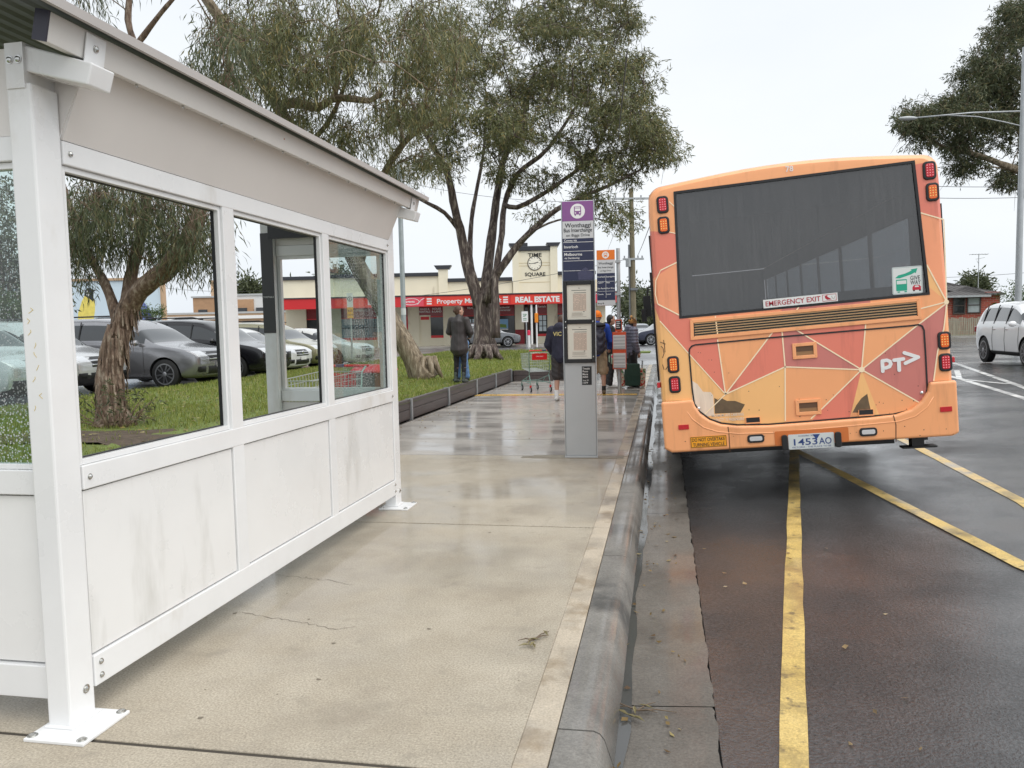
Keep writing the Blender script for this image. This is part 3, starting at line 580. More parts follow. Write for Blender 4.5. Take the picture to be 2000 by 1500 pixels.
# ---------------------------------------------------------------- trolleys and bin
WIRE=mat('trolley_wire',(.50,.55,.53,1),.35,.6); TGREEN=mat('trolley_green_frame',(.22,.34,.30,1),.4,.4); TRED=mat('trolley_red',srgb(205,28,34),.4)
def trolley(loc,rz,label,group):
    t=thing('shopping_trolley',label,'shopping trolley',loc,rz,group)   # local: handle at -y, basket forward +y
    def P(s,k,zt): # basket corner: s side, k 0 rear..1 front
        w=.27-.06*k; return V(s*w,-.38+.86*k,0)
    b=MB(); r=.0032
    zt0,zt1,zb0,zb1=.98,.94,.50,.56
    for i in range(15):
        k=i/14; zt=zt0+(zt1-zt0)*k; zb=zb0+(zb1-zb0)*k
        p=[P(-1,k,0)+V(0,0,zt),P(-.86,k,0)+V(0,0,zb),P(.86,k,0)+V(0,0,zb),P(1,k,0)+V(0,0,zt)]
        for a_,c_ in zip(p[:-1],p[1:]): b.cyl(a_,c_,r,5)
    for i in range(7):
        q=i/6
        for s in (-1,1):
            p0=P(s*(.86+.14*q),0,0)+V(0,0,zb0+(zt0-zb0)*q); p1=P(s*(.86+.14*q),1,0)+V(0,0,zb1+(zt1-zb1)*q); b.cyl(p0,p1,r*(1.6 if i in (0,6) else 1),5)
        for k,za,zc in ((0,zb0,zt0),(1,zb1,zt1)):
            z=za+(zc-za)*q; b.cyl(P(-(.86+.14*q),k,0)+V(0,0,z),P((.86+.14*q),k,0)+V(0,0,z),r*(1.6 if i==6 else 1),5)
    for i in range(11):
        s=-1+2*i/10; b.cyl(P(s*.86,0,0)+V(0,0,zb0),P(s*.86,1,0)+V(0,0,zb1),r,5)
        for k,za,zc in ((0,zb0,zt0),(1,zb1,zt1)): b.cyl(P(s*.86,k,0)+V(0,0,za),P(s,k,0)+V(0,0,zc),r,5)
    b.build('basket',WIRE,t)
    b=MB()
    for s in (-1,1):
        b.tube([V(s*.26,-.50,1.03),V(s*.265,-.40,.97),V(s*.255,-.36,.5),V(s*.245,-.30,.40),V(s*.2,.42,.24),V(s*.2,.45,.16)],.011,8)
        b.tube([V(s*.245,-.33,.42),V(s*.25,-.42,.22),V(s*.25,-.42,.15)],.011,8); b.tube([V(s*.25,-.42,.22),V(s*.2,.42,.24)],.011,8); b.cyl(V(s*.235,-.1,.36),V(s*.22,.05,.235),.009,6)
    b.cyl(V(-.2,.42,.24),V(.2,.42,.24),.011,8); b.cyl(V(-.25,-.2,.235),V(.25,-.2,.235),.009,6); b.build('frame',TGREEN,t,smooth=True,auto=50)
    for s in (-1,1):
        for y in (-.42,.44):
            x=s*(.25 if y<0 else .2)
            b=MB(); b.box(x-.02,x+.02,y-.03,y+.02,.1,.17); c=b.build('castor',TRED if y<0 else TGREEN,t,bevel=.004)
            b=MB(); b.cyl((x-.012,y-.03,.063),(x+.012,y-.03,.063),.063,18); b.build('tyre',RUBBER,c); b=MB(); b.cyl((x-.016,y-.03,.063),(x+.016,y-.03,.063),.042,14); b.build('hub',mat('hub_grey',(.5,.5,.5,1),.4),c)
    b=MB(); b.cyl((-.29,-.51,1.035),(.29,-.51,1.035),.016,10); h=b.build('handle',TRED,t,smooth=True,auto=50)
    b=MB(); b.box(.02,.13,-.53,-.49,1.02,1.055); b.build('coin_lock',mat('coin_blue',(.03,.05,.14,1),.4),h,bevel=.006)
    b=MB(); b.prism([(-.19,.80),(.19,.80),(.19,.955),(.06,.965),(.0,.95),(-.06,.965),(-.19,.955)],(0,-.395,0),X,Z,(0,1,0),.012); cs=b.build('child_seat_flap',TRED,t,bevel=.004)
    b=MB(); b.text('CHILD SEAT',(0,-.3965,.875),X,Z,.035,0,bold=.01); b.build('lettering',WHITE,cs)
    return t
t1=trolley((-2.98,18.35,0),R(28),'shopping trolley with red handle and seat flap beside the retaining wall corner','shopping trolleys'); t1.scale=(.97,.93,.93)
t2=copy_tree(t1); t2.location=(-3.78,8.3,0); t2.rotation_euler=(0,0,R(176)); t2.scale=(1,1.2,1.05); t2['label']='pale wire shopping trolley behind the bus shelter, seen through its windows'
wb=thing('wheelie_bin','dark green wheelie bin with red lid behind the shelter\'s rain-spotted pane','wheelie bin',(-3.93,10.35,0),R(8))
b=MB(); BG=mat('bin_green',(.03,.045,.035,1),.45); 
def fr_(z,w,d): return [(-w,-d,z),(w,-d,z),(w,d,z),(-w,d,z)]
vs=fr_(.06,.2,.22)+fr_(.88,.25,.28)+fr_(.93,.26,.29); b.add(vs,[(3,2,1,0)]+[(i*4+j,i*4+(j+1)%4,i*4+4+(j+1)%4,i*4+4+j) for i in range(2) for j in range(4)]+[(8,9,10,11)]); b.build('bin_body',BG,wb,bevel=.02)
b=MB(); vs=fr_(.93,.275,.305)+fr_(.965,.275,.305)+fr_(1.03,.2,.2); b.add(vs,[(3,2,1,0)]+[(i*4+j,i*4+(j+1)%4,i*4+4+(j+1)%4,i*4+4+j) for i in range(2) for j in range(4)]+[(8,9,10,11)]); b.build('lid',mat('lid_red',srgb(190,30,45),.4),wb,bevel=.02)
for s in (-1,1): b=MB(); b.cyl((s*.2,.24,.1),(s*.25,.24,.1),.1,18); b.build('wheel',RUBBER,wb)
b=MB(); b.cyl((-.22,.33,.93),(.22,.33,.93),.018,8); b.build('handle',BG,wb)
# twigs on the path
for (x,y,lab,sc) in ((-.62,3.62,'small forked twig with dry leaves on the footpath slab near the kerb',1.),(-.12,3.28,'thin bare twig lying across the gutter joint',1.2)):
    zz=.004 if x<-.4 else -.14; t=thing('fallen_twig',lab,'twig',(x,y,zz),R(30)); b=MB()
    for k in range(5):
        a_=random.uniform(-1,1)+(3.14 if k%2 else 0); L=random.uniform(.06,.14)*sc; b.tube([V(0,0,.006),V(math.cos(a_)*L*.5,math.sin(a_)*L*.5,.014),V(math.cos(a_)*L,math.sin(a_)*L,.006)],[.004,.003,.0015],5)
    b.build('stem',mat('twig_bark',(.12,.085,.055,1),.7),t); b=MB()
    for k in range(6): a_=random.uniform(0,6.28); L=.07*sc; o=V(random.uniform(-.08,.08),random.uniform(-.06,.06),.008); c_,s_=math.cos(a_),math.sin(a_); b.add([o,o+V(c_*L/2-s_*.008,s_*L/2+c_*.008,.008),o+V(c_*L,s_*L,.003),o+V(c_*L/2+s_*.008,s_*L/2-c_*.008,.01)],[(0,1,2,3)])
    b.build('leaf',mat('dry_leaf',(.2,.17,.08,1),.6),t)

# scratches of yellow paint on the near post and a rust bloom on the beam
b=MB()
for k in range(9):
    z=1.62-k*.045+random.uniform(-.01,.01); x=-2.285+random.uniform(-.02,.03); b.stroke([(0,0),(random.uniform(-.012,.012),-.008),(random.uniform(-.012,.014),-.02)],.0017,(x,2.5306,z),X,Z,FN,.0006)
b.build('paint_scratch',mat('scratch_yellow',(.62,.47,.12,1),.6),[o for o in sh.children if o.name.startswith('post')][0],True)
b=MB()
for k in range(14): b.ell((-2.0315+random.uniform(-.004,.004),4.05+random.gauss(0,.035),2.57+random.gauss(0,.012)),(.004,.006,.005),0,7,4)
b.build('rust_spot',mat('rust',(.42,.12,.03,1),.8),bm_,True)
# ---------------------------------------------------------------- the bus
BY=7.35; BO=atY(1300,884,BY); BR_=R(3.9); CL=.46
bex=V(math.cos(BR_),0,math.sin(BR_)); bez=V(-math.sin(BR_),0,math.cos(BR_))
def BP(x,y):
    p=atY(x,y,BY)-BO; return (p.dot(bex),p.dot(bez)+CL)
bus=thing('city_bus','orange and red city bus stopped at the kerb, seen from behind','bus',BO-bez*CL,rot=(0,-BR_,0))
OR=srgb(240,146,78);
def paint(nm,c,k=1.): return mat(nm,mul(srgb(*c),k),.32,var=.035,vs=2.,coat=.35,dirt=(mul(srgb(*c),.74),1.7,(3,3,.4),.54))
BO_=paint('bus_orange',(243,168,114)); BRD=paint('bus_red',(226,126,104)); BDR=paint('bus_dark_red',(200,120,110)); BYL=paint('bus_yellow',(246,188,122)); BCR=paint('bus_cream',(238,216,194)); BMID=paint('bus_mid_orange',(243,158,114)); BLN=mat('livery_line',srgb(248,226,190),.4); BBR=mat('bare_patch',(.13,.085,.045,1),.6,var=.3,vs=12)
liv=[BO_,BRD,BDR,BYL,BCR,BMID,BLN,BBR,BLACK]
W=BP(1858,590)[0]; W=2.48
A=(1417,770);B_=(1682.7,722);Cj=(1533.3,716.5);D_=(1851,590)
polys=[ # (colour, pixel polygon) later ones win
 (0,[(1200,200),(1950,200),(1950,950),(1200,950)]),
 (3,[(1240,595),(1278,599),(1289,627),(1341.7,686.7),A,(1380,905),(1240,905)]),
 (0,[(1240,440),(1322,457),(1345,620),(1345,500),(1240,440)]),
 (1,[(1240,448),(1322,456),(1323,512),(1282,540),(1240,560)]),
 (5,[(1240,560),(1282,540),(1323,512),(1330,616),(1285,594),(1240,580)]),
 (1,[(1240,580),(1285,594),(1330,618),(1354,625),(1401,625),(1401.4,657),A,(1341.7,686.7),(1289,627),(1278,599)]),
 (5,[(1330,616),(1397,616),(1401,657),(1511,646),(1530,640),(1530,600),(1340,618)]),
 (0,[(1401.4,657),(1511.3,646),A]),
 (1,[(1511.3,646),(1527,646),Cj,A]),
 (1,[(1511.3,646),(1527,600),(1527,646)]),
 (3,[A,Cj,(1533.7,835),(1400,835)]),
 (2,[(1527,600),(1700,580),(1700,606),(1552.9,643),B_,Cj]),
 (1,[(1552.9,643),(1691,630),B_]),
 (2,[(1530,640),(1552,600),(1700,583),(1698,603),(1560,617)]),
 (5,[(1552.9,643),(1560,632),(1796,612),(1796,630),(1691,630)]),
 (0,[(1691,630),(1796,615),(1790,636.5),B_]),
 (2,[B_,(1790,636.5),D_,(1842.6,644),(1831,687),(1823.4,744),(1811,760),(1796.8,787)]),
 (0,[B_,(1796.8,787),(1790,825),(1723,825)]),
 (3,[B_,(1723,825),(1658,825)]),
 (1,[B_,(1658,825),(1583,825),(1603.7,799.7)]),
 (0,[B_,(1603.7,799.7),(1575,826),(1533.7,826),Cj]),
 (4,[(1352,744),(1362,750),(1373,765),(1388,766),(1393,772),(1395,812),(1370,814),(1352,800)]),
 (7,[(1395,777),(1402,781),(1408,777),(1420,783),(1436,783),(1455,790),(1446,806),(1396,808)]),
 (7,[(1665,806),(1672,792),(1682,778),(1694,769),(1697,785),(1702,806)]),
 (1,[(1785,322),(1812,316),(1834,340),(1843.7,429.3),(1796.8,415.5)]),
 (5,[(1796.8,415.5),(1843.7,429.3),D_,(1809.6,516.8)]),
 (1,[(1845,430),(1890,420),(1890,590),D_]),
 (0,[D_,(1890,600),(1890,760),(1822,760),(1831,687),(1842.6,644)]),
 (3,[(1809.6,516.8),(1851,590),(1808,555)]),
 (0,[(1240,340),(1312,350),(1326,456),(1240,447)]),
]
polysL=[(c,[BP(*p) for p in q]) for c,q in polys]
def inside(q,x,y):
    r=False;j=len(q)-1
    for i in range(len(q)):
        if (q[i][1]>y)!=(q[j][1]>y) and x<(q[j][0]-q[i][0])*(y-q[i][1])/(q[j][1]-q[i][1])+q[i][0]: r=not r
        j=i
    return r
def livery(x,z):
    c=0
    for k,q in polysL:
        if inside(q,x,z): c=k
    return c
# body outline (x,z), rounded roof with a crown
H0,H1=CL+.02,CL+2.36
out=[]
for z in (H0,1.35,1.62): out.append((W,z))
for z in (2.45,2.62): out.append((W-.012,z))
rc=.13; top=CL+2.43
for k in range(1,9):
    a=R(90)*k/8; out.append((W-.015-rc+rc*math.cos(a),H1-.06+rc*math.sin(a)))
for k in range(1,12):
    u=k/12; x=(W-.015-rc)+((.02+rc)-(W-.015-rc))*u; out.append((x,H1-.06+rc+.075*math.sin(math.pi*u)))
for k in range(0,8):
    a=R(90)+R(90)*k/8; out.append((.02+rc+rc*math.cos(a),H1-.06+rc+(-rc+rc*math.sin(a))))
for z in (2.62,2.45): out.append((.012,z))
for z in (1.62,1.35,H0): out.append((0.,z))
n=len(out); cx,cz=W/2,(H0+H1)/2
def ins(p,d): # inset towards the centre line box
    x=p[0]+(d if p[0]<cx else -d)*min(1,abs(p[0]-cx)/(W/2-.1)); z=p[1]-(d if p[1]>H1-.2 else 0)*min(1,(p[1]-(H1-.2))/.2) if p[1]>H1-.2 else p[1]
    return (x,z)
bm=bmesh.new(); loops=[]
for y,d in ((0,.075),(.006,.04),(.03,.013),(.075,0.),(11.9,0.)):
    loops.append([bm.verts.new((*[ins(p,d)[0]],y,ins(p,d)[1])) for p in out])
rear=[bm.faces.new(loops[0][::-1])]
for a_,c_ in zip(loops[:-1],loops[1:]):
    last=c_ is loops[-1]
    for i in range(n):
        j=(i+1)%n
        z0,z1=out[i][1],out[j][1]; xs_=abs(out[i][0]-cx)>W/2-.05 and abs(out[j][0]-cx)>W/2-.05
        if last and xs_ and {round(min(z0,z1),2),round(max(z0,z1),2)}=={1.62,2.45}: continue
        f=bm.faces.new((a_[i],a_[j],c_[j],c_[i]))
        if not last: rear.append(f)
bm.normal_update()
# engine door, window and vent outlines join the livery cuts
win=[BP(1317.8,376.4),BP(1784,316),BP(1813.2,573.3),BP(1329,620)]
cuts=[]
for c,q in polysL[1:]:
    for i in range(len(q)): cuts.append((q[i],q[(i+1)%len(q)]))
winc=[(win[i],win[(i+1)%4]) for i in range(4)]
done=[]
for (p,q) in winc+cuts:
    d=Vector((q[0]-p[0],q[1]-p[1]))
    if d.length<.01: continue
    d.normalize(); nrm=Vector((-d.y,d.x)); k=nrm.dot(Vector(p))
    if any(abs(nrm.dot(a_)-1)<2e-4 and abs(k-c_)<.004 or abs(nrm.dot(a_)+1)<2e-4 and abs(k+c_)<.004 for a_,c_ in done): continue
    done.append((nrm,k))
    # cut only faces near the segment
    x0,x1=min(p[0],q[0])-.02,max(p[0],q[0])+.02; z0,z1=min(p[1],q[1])-.02,max(p[1],q[1])+.02
    fs=[f for f in bm.faces if all(v.co.y<.08 for v in f.verts)]
    fs=[f for f in fs if max(v.co.x for v in f.verts)>=x0 and min(v.co.x for v in f.verts)<=x1 and max(v.co.z for v in f.verts)>=z0 and min(v.co.z for v in f.verts)<=z1]
    geom=list({e for f in fs for e in f.edges}|{v for f in fs for v in f.verts})+fs
    bmesh.ops.bisect_plane(bm,geom=geom,dist=1e-5,plane_co=(p[0],0,p[1]),plane_no=(nrm.x,0,nrm.y))
kill=[]
for f in bm.faces:
    if all(v.co.y<.08 for v in f.verts):
        c=f.calc_center_median(); f.material_index=livery(c.x,c.z)
        if c.y<.005 and inside(win,c.x,c.z): kill.append(f)
    f.smooth=True
bmesh.ops.delete(bm,geom=kill,context='FACES')
me=bpy.data.meshes.new('bus_body'); bm.to_mesh(me); bm.free()
for m_ in liv: me.materials.append(m_)
me.set_sharp_from_angle(angle=R(25)); body=link('bus_body',me,bus)
# white livery seams, laid just proud of the skin
b=MB(); 
def seam(*px,w=.011):
    P=[BP(*p) for p in px]; b.stroke(P,w,(0,-.0025,0),X,Z,FN,.001)
seam((1289,627),(1341.7,686.7),A,w=.009); seam((1401.4,663),A); seam((1402,657),(1397,617)); seam((1511.3,646),A); seam(A,Cj); seam(A,(1370.5,814.6),w=.009); seam((1527,645),Cj); seam(Cj,(1533.7,822)); seam(Cj,B_); seam((1552.9,643),B_); seam((1691,629),B_)
seam(B_,(1790,636.5),(1846,594)); seam(B_,(1796.8,787)); seam(B_,(1603.7,799.7),(1583.5,817.8)); seam((1842.6,644),(1831,686.6),(1823.4,744)); seam((1849,594),(1843,644)); seam((1847,590),(1797,603)); seam((1847,586),(1809.6,516.8)); seam((1843.7,429),(1797,415.5)); seam((1843,430),(1849,588),w=.01)
seam((1290,528),(1323,512)); seam((1285,594),(1330,617)); seam((1290,528),(1281,548),(1280,575),(1285,594),w=.008); seam((1307,394),(1318,404),w=.008)
seam((1552,610),(1560,600)); seam((1290,450),(1320,456),w=.008)
circ(b,(BP(*B_)[0],-.0036,BP(*B_)[1]),.024,0,.002); circ(b,(BP(1848,590)[0],-.0036,BP(1848,590)[1]),.02,0,.002)
b.build('livery_seam',BLN,body)
# rear window: tinted glass in a black surround
TINT=glass_mat('bus_rear_glass',(.5,.5,.51,1),.08,.04,False,.3); 
b=MB(); b.prism(win,(0,.012,0),X,Z,(0,1,0),.006); gl=b.build('rear_window',TINT,bus)
inn=[BP(1345,434.6),BP(1780.8,381),BP(1803,553),BP(1356,598)]
b=MB()
for i in range(4):
    j=(i+1)%4; b.prism([win[i],win[j],inn[j],inn[i]],(0,.019,0),X,Z,(0,1,0),.004)
b.build('window_border',mat('black_frit',(.012,.012,.013,1),.3),gl)
b=MB(); b.stroke(win,.022,(0,.004,0),X,Z,FN,.008,0,True); b.build('window_seal',BLACK,gl)
# interior seen through the glass
INT=mat('bus_interior',(.035,.035,.04,1),.7); SEAT=mat('bus_seat',(.03,.03,.06,1),.8,var=.3,vs=20)
b=MB(); b.box(.04,W-.04,.2,11.8,.75,.8); b.box(.05,W-.05,.03,11.8,2.72,2.74); b.box(.03,.05,.2,11.8,.8,1.6); b.box(W-.05,W-.03,.2,11.8,.8,1.6); b.box(.05,W-.05,11.75,11.8,.8,2.7); b.box(.03,.05,.2,11.8,2.45,2.7); b.box(W-.05,W-.03,.2,11.8,2.45,2.7); b.build('interior_lining',INT,bus)
b=MB()
for y in np.arange(.35,9.5,.95):
    for x in (.1,.62,1.45,1.97):
        if y<.5 or True: b.box(x,x+.44,y,y+.1,1.1,1.72 if y>.5 else 1.66); b.box(x,x+.44,y,y+.45,1.1,1.2)
b.build('seat',SEAT,bus,bevel=.03)
SG=glass_mat('bus_side_glass',(.62,.66,.68,1),.04)
for s,x in ((0,.004),(1,W-.012)):
    for k in range(7):
        y0=.9+k*1.55
        b=MB(); b.box(x,x+.008,y0+.06,y0+1.49,1.62,2.45); b.build('side_window',SG,bus)
        b=MB(); b.box(x-.006,x+.014,y0-.06 if k else .075,y0+.06 if k else .96,1.61,2.46); b.build('window_pillar',BLACK,bus)
    b=MB(); b.box(x-.006,x+.014,11.69,11.9,1.61,2.46); b.build('window_pillar',BLACK,bus)
# chassis; side skirts and lower boxes added to darken the shade under the bus
b=MB(); b.box(.12,W-.12,.2,11.6,CL-.02,CL+.3); b.box(.25,W-.25,1.0,2.1,CL-.2,CL+.2); b.box(.15,W-.15,3.8,8.,CL-.18,CL); b.box(.06,.1,.6,11.6,CL-.12,CL+.05); b.box(W-.1,W-.06,.6,11.6,CL-.12,CL+.05); b.box(.1,1.35,.10,.13,CL-.03,CL+.02); b.build('chassis',BLACK,bus)
for x in (.06,W-.36):
    for y in (3.,9.2):
        b=MB(); b.cyl((x,y,.48),(x+.3,y,.48),.47,28); b.build('wheel',RUBBER,bus,bevel=.03)
for x in (.05,W-.42): b=MB(); b.box(x,x+.38,2.2,2.22,.12,.62); b.build('mudflap',RUBBER,bus)
b=MB(); b.box(W-.34,W-.24,.1,.2,CL-.10,CL+.02); b.box(W-.42,W-.14,.08,.2,CL-.105,CL-.09); b.build('tow_bracket',BLACK,bus)
# bumper
bl=[(1285,785),(1320,783),(1353,780),(1357,792),(1368,808),(1386,820),(1408,828),(1440,831),(1500,830),(1600,822.5),(1700,814.5),(1748,809),(1777,799),(1797,783),(1810,764),(1813,746),(1840,744),(1876,741)]
tp=[BP(*p) for p in bl]; tp[0]=(-.005,tp[0][1]); tp[-1]=(W+.005,tp[-1][1])
bot=[(W+.005,CL+.03),(W-.05,CL+.005),(.06,CL+.0),(-.005,CL+.04)]
def bump_poly(y0,dep,poly):
    return MB().prism(poly,(0,y0,0),X,Z,(0,1,0),dep)
m=bump_poly(-.045,.06,tp[::-1]+bot[::-1]); bumper=m.build('bumper',BO_,bus,bevel=.022,bseg=3)
# step line, seams and plate recess on the bumper
yb=-.046
b=MB(); 
def bline(px,w=.007,m=0): b.stroke([BP(*p) for p in px],w,(0,yb-.0005,0),X,Z,FN,.001,m)
bline([(1421,832),(1423,846),(1425,881)]); bline([(1742,810),(1747,828),(1747,862)]); 
b.build('bumper_seam',mat('seam_dark',(.1,.05,.025,1),.6),bumper)
ridge=[(1340,800),(1352,818),(1374,834),(1400,842),(1440,846),(1510,844),(1600,836),(1700,827),(1752,822),(1785,812),(1808,794),(1822,770)]
b=MB(); b.tube([V(BP(*p)[0],-.041,BP(*p)[1]) for p in ridge],[.004]+[.008]*10+[.004],6); b.build('bumper_ridge',BO_,bumper,smooth=True)
def rect(px0,px1,py0,py1): a_=BP(px0,(py0+py1)/2);c_=BP(px1,(py0+py1)/2); u=BP((px0+px1)/2,py0);v=BP((px0+px1)/2,py1); return a_[0],c_[0],v[1],u[1]
def rrect(x0,x1,z0,z1,r,n=5):
    P=[]
    for cx_,cz_,a0 in ((x1-r,z1-r,0),(x0+r,z1-r,90),(x0+r,z0+r,180),(x1-r,z0+r,270)):
        P+=[(cx_+r*math.cos(R(a0+90*k/n)),cz_+r*math.sin(R(a0+90*k/n))) for k in range(n+1)]
    return P
x0,x1,z0,z1=rect(1512,1656,837,884)
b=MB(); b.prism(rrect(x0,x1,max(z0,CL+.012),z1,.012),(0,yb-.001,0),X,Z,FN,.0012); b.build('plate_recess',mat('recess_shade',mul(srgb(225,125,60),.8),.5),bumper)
px0,px1,pz0,pz1=rect(1538,1627,845,874)
b=MB(); b.prism(rrect(px0,px1,pz0,pz1,.01),(0,yb-.004,0),X,Z,FN,.004,0); c0=(px0+px1)/2; y=yb-.0082
b.text('1453',(px0+.145,y,pz0+.035),X,Z,.082,1,width=.2,bold=.012); b.text('AO',(px1-.075,y,pz0+.035),X,Z,.082,1,width=.105,bold=.012); b.prism([(-.032,.0),(.032,0),(0,-.048)],(c0+.045,y,pz1-.008),X,Z,FN,.001,1)
b.text('ACCESSIBLE  BUS',(c0-.04,y,pz1-.022),X,Z,.018,1); b.text('VICTORIA - THE PLACE TO BE',(c0,y,pz0+.010),X,Z,.02,1,width=.33,bold=.004); b.build('number_plate',[mat('plate_white',(.6,.63,.62,1),.4),mat('plate_blue',srgb(38,62,120),.5)],bus)
for xx in (px0-.032,px1+.032): b=MB(); b.prism(rrect(xx-.026,xx+.026,pz0-.002,pz1+.002,.02),(0,yb-.002,0),X,Z,FN,.03); b.build('plate_lamp',BLACK,bumper,bevel=.006)
x0,x1,z0,z1=rect(1348,1419,850,872)
b=MB(); b.prism([(x0,z0),(x1,z0),(x1,z1),(x0,z1)],(0,yb-.0008,0),X,Z,FN,.0015,0); xc=(x0+x1)/2; y=yb-.0026
b.text('DO NOT OVERTAKE',(xc,y,z0+.058),X,Z,.044,1,width=(x1-x0)*.9,bold=.008); b.text('TURNING VEHICLE',(xc,y,z0+.013),X,Z,.044,1,width=(x1-x0)*.86,bold=.008)
b.stroke([(x0+.006,z0+.006),(x1-.006,z0+.006),(x1-.006,z1-.006),(x0+.006,z1-.006)],.004,(0,y,0),X,Z,FN,.0008,1,True); b.build('warning_sticker',[mat('sticker_yellow',srgb(238,160,30),.5),INK],bus)
LENSR=mat('lens_red',srgb(190,12,28),.2,coat=.5); LENSA=mat('lens_amber',srgb(232,100,10),.2,coat=.5)
def emis(nm,c,s):
    m,nt,bb=nodes(nm); bb.inputs['Base Color'].default_value=c; bb.inputs['Emission Color'].default_value=c; bb.inputs['Emission Strength'].default_value=s; bb.inputs['Roughness'].default_value=.2; return m
LEDR=mat('led_red',srgb(255,140,150),.15); LEDA=mat('led_amber',srgb(255,200,110),.15)
def lamp(px,py,col,w=.105,h=.155,nm='tail_lamp',cols=3,rows=5):
    x,z=BP(px,py); 
    b=MB(); b.prism(rrect(x-w/2,x+w/2,z-h/2,z+h/2,.032),(0,.02,0),X,Z,FN,.034); o=b.build(nm,BLACK,bus,bevel=.008)
    b=MB(); b.prism(rrect(x-w/2+.02,x+w/2-.02,z-h/2+.02,z+h/2-.02,.018),(0,-.01,0),X,Z,FN,.009); b.build('lens',LENSR if col=='r' else LENSA,o,bevel=.004)
    b=MB()
    for i in range(cols):
        for j in range(rows): b.ell((x+(i-(cols-1)/2)*.021,-.019,z+(j-(rows-1)/2)*.0215),(.006,.003,.006),0,8,4)
    b.build('led_array',LEDR if col=='r' else LEDA,o)
lamp(1294,400,'r'); lamp(1296,440,'a',rows=4,nm='indicator_lamp'); lamp(1815,333,'r'); lamp(1821,375,'a',rows=4,nm='indicator_lamp')
lamp(1315,712,'a',nm='indicator_lamp'); lamp(1318,751,'r',rows=4); lamp(1844,665,'a',nm='indicator_lamp',rows=4); lamp(1846.5,707.6,'r')
for pxc,pyc in ((1475,855),(1693,842)):
    x,z=BP(pxc,pyc); b=MB(); b.prism(rrect(x-.073,x+.073,z-.037,z+.037,.026),(0,yb,0),X,Z,FN,.012); o=b.build('reversing_lamp',BLACK,bus,bevel=.004); b=MB(); b.prism(rrect(x-.055,x+.055,z-.02,z+.02,.014),(0,yb-.012,0),X,Z,FN,.005); b.build('lens',mat('clear_lens',(.55,.55,.56,1),.12,coat=.5),o,bevel=.003)
for pxc,pyc in ((1335,833),(1844,798)):
    x,z=BP(pxc,pyc); b=MB(); b.prism(rrect(x-.047,x+.047,z-.022,z+.022,.004),(0,yb-.0005,0),X,Z,FN,.006); b.build('reflector',LENSR,bus,bevel=.002)
for pxc,pyc,s in ((1279,754,-1),(1864,703,1)):
    x,z=BP(pxc,pyc); x=-.03 if s<0 else W; b=MB(); b.box(x,x+.03,.05,.13,z-.025,z+.025); b.build('side_marker_lamp',LENSR,bus,bevel=.006)
# engine door seam, handles, vent
dl=[(1346,690),(1346.5,682),(1351,676),(1358,673.5),(1500,660),(1650,647),(1780,636),(1794,634),(1801,637),(1804.5,645),(1808,700),(1811,760),(1807,775),(1797,789),(1777,801),(1744,809),(1600,821),(1500,828.5),(1440,829.5),(1408,826),(1386,818),(1366,803),(1356,788),(1352,760)]
b=MB(); b.stroke([BP(*p) for p in dl],.013,(0,-.003,0),X,Z,FN,.003,0,True); b.build('engine_door_seal',BLACK,body)
def tray(px0,px1,py0,py1,nm):
    x0,x1,z0,z1=rect(px0,px1,py0,py1); b=MB(); b.stroke([(x0,z0),(x1,z0),(x1,z1),(x0,z1)],.03,(0,0,0),X,Z,FN,.012,0,True); o=b.build(nm,BO_,bus,bevel=.003)
    b=MB(); b.prism([(x0+.014,z0+.014),(x1-.014,z0+.014),(x1-.014,z1-.014),(x0+.014,z1-.014)],(0,-.0005,0),X,Z,FN,.002); b.prism([(x0+.014,z1-.06),(x1-.014,z1-.06),(x1-.014,z1-.014),(x0+.014,z1-.014)],(0,-.0025,0),X,Z,FN,.002,1); b.build('finger_recess',[mat('recess_brown',(.30,.16,.07,1),.5),mat('recess_dark',(.12,.06,.03,1),.6)],o)
tray(1551,1592,672.5,697,'door_handle'); tray(1557,1600,783,807,'door_handle')
for a_ in ((1456,1485,815,827),(1676,1706,800,812)):
    x0,x1,z0,z1=rect(*a_); b=MB(); b.box(x0,x1,-.012,0,z0,z1); b.box(x0+.006,x1-.006,-.0135,-.012,z0+.012,z1,1); b.build('latch_slot',[BO_,BLACK],bus)
for pc in ((1364.5,797.6),(1800.4,767)): x,z=BP(*pc); b=MB(); b.ell((x,-.003,z),(.017,.012,.017),0,12,6); b.build('door_lock',CHROME,bus,smooth=True)
vt=[BP(1352,661),BP(1795.7,620),BP(1793,585.5),BP(1351,628)]
b=MB(); b.stroke(vt,.03,(0,0,0),X,Z,FN,.014,0,True); vent=b.build('air_vent',BO_,bus,bevel=.003)
b=MB(); b.prism(vt,(0,-.001,0),X,Z,FN,.001); b.build('vent_opening',BLACK,vent)
b=MB(); q=lambda s,t: (vt[0][0]+(vt[1][0]-vt[0][0])*s+(vt[3][0]-vt[0][0])*t, vt[0][1]+(vt[1][1]-vt[0][1])*s+(vt[3][1]-vt[0][1])*t)
for k in range(6):
    t=.08+k*.15; p0=q(.012,t);p1=q(.988,t); b.add([(p0[0],-.003,p0[1]),(p1[0],-.003,p1[1]),(p1[0],-.012,p1[1]+.008),(p0[0],-.012,p0[1]+.008)],[(0,1,2,3)]); b.add([(p0[0],-.012,p0[1]+.008),(p1[0],-.012,p1[1]+.008),(p1[0],-.003,p1[1]+.009),(p0[0],-.003,p0[1]+.009)],[(0,1,2,3)])
b.build('louvre',mat('louvre_tan',srgb(238,205,160),.4),vent)
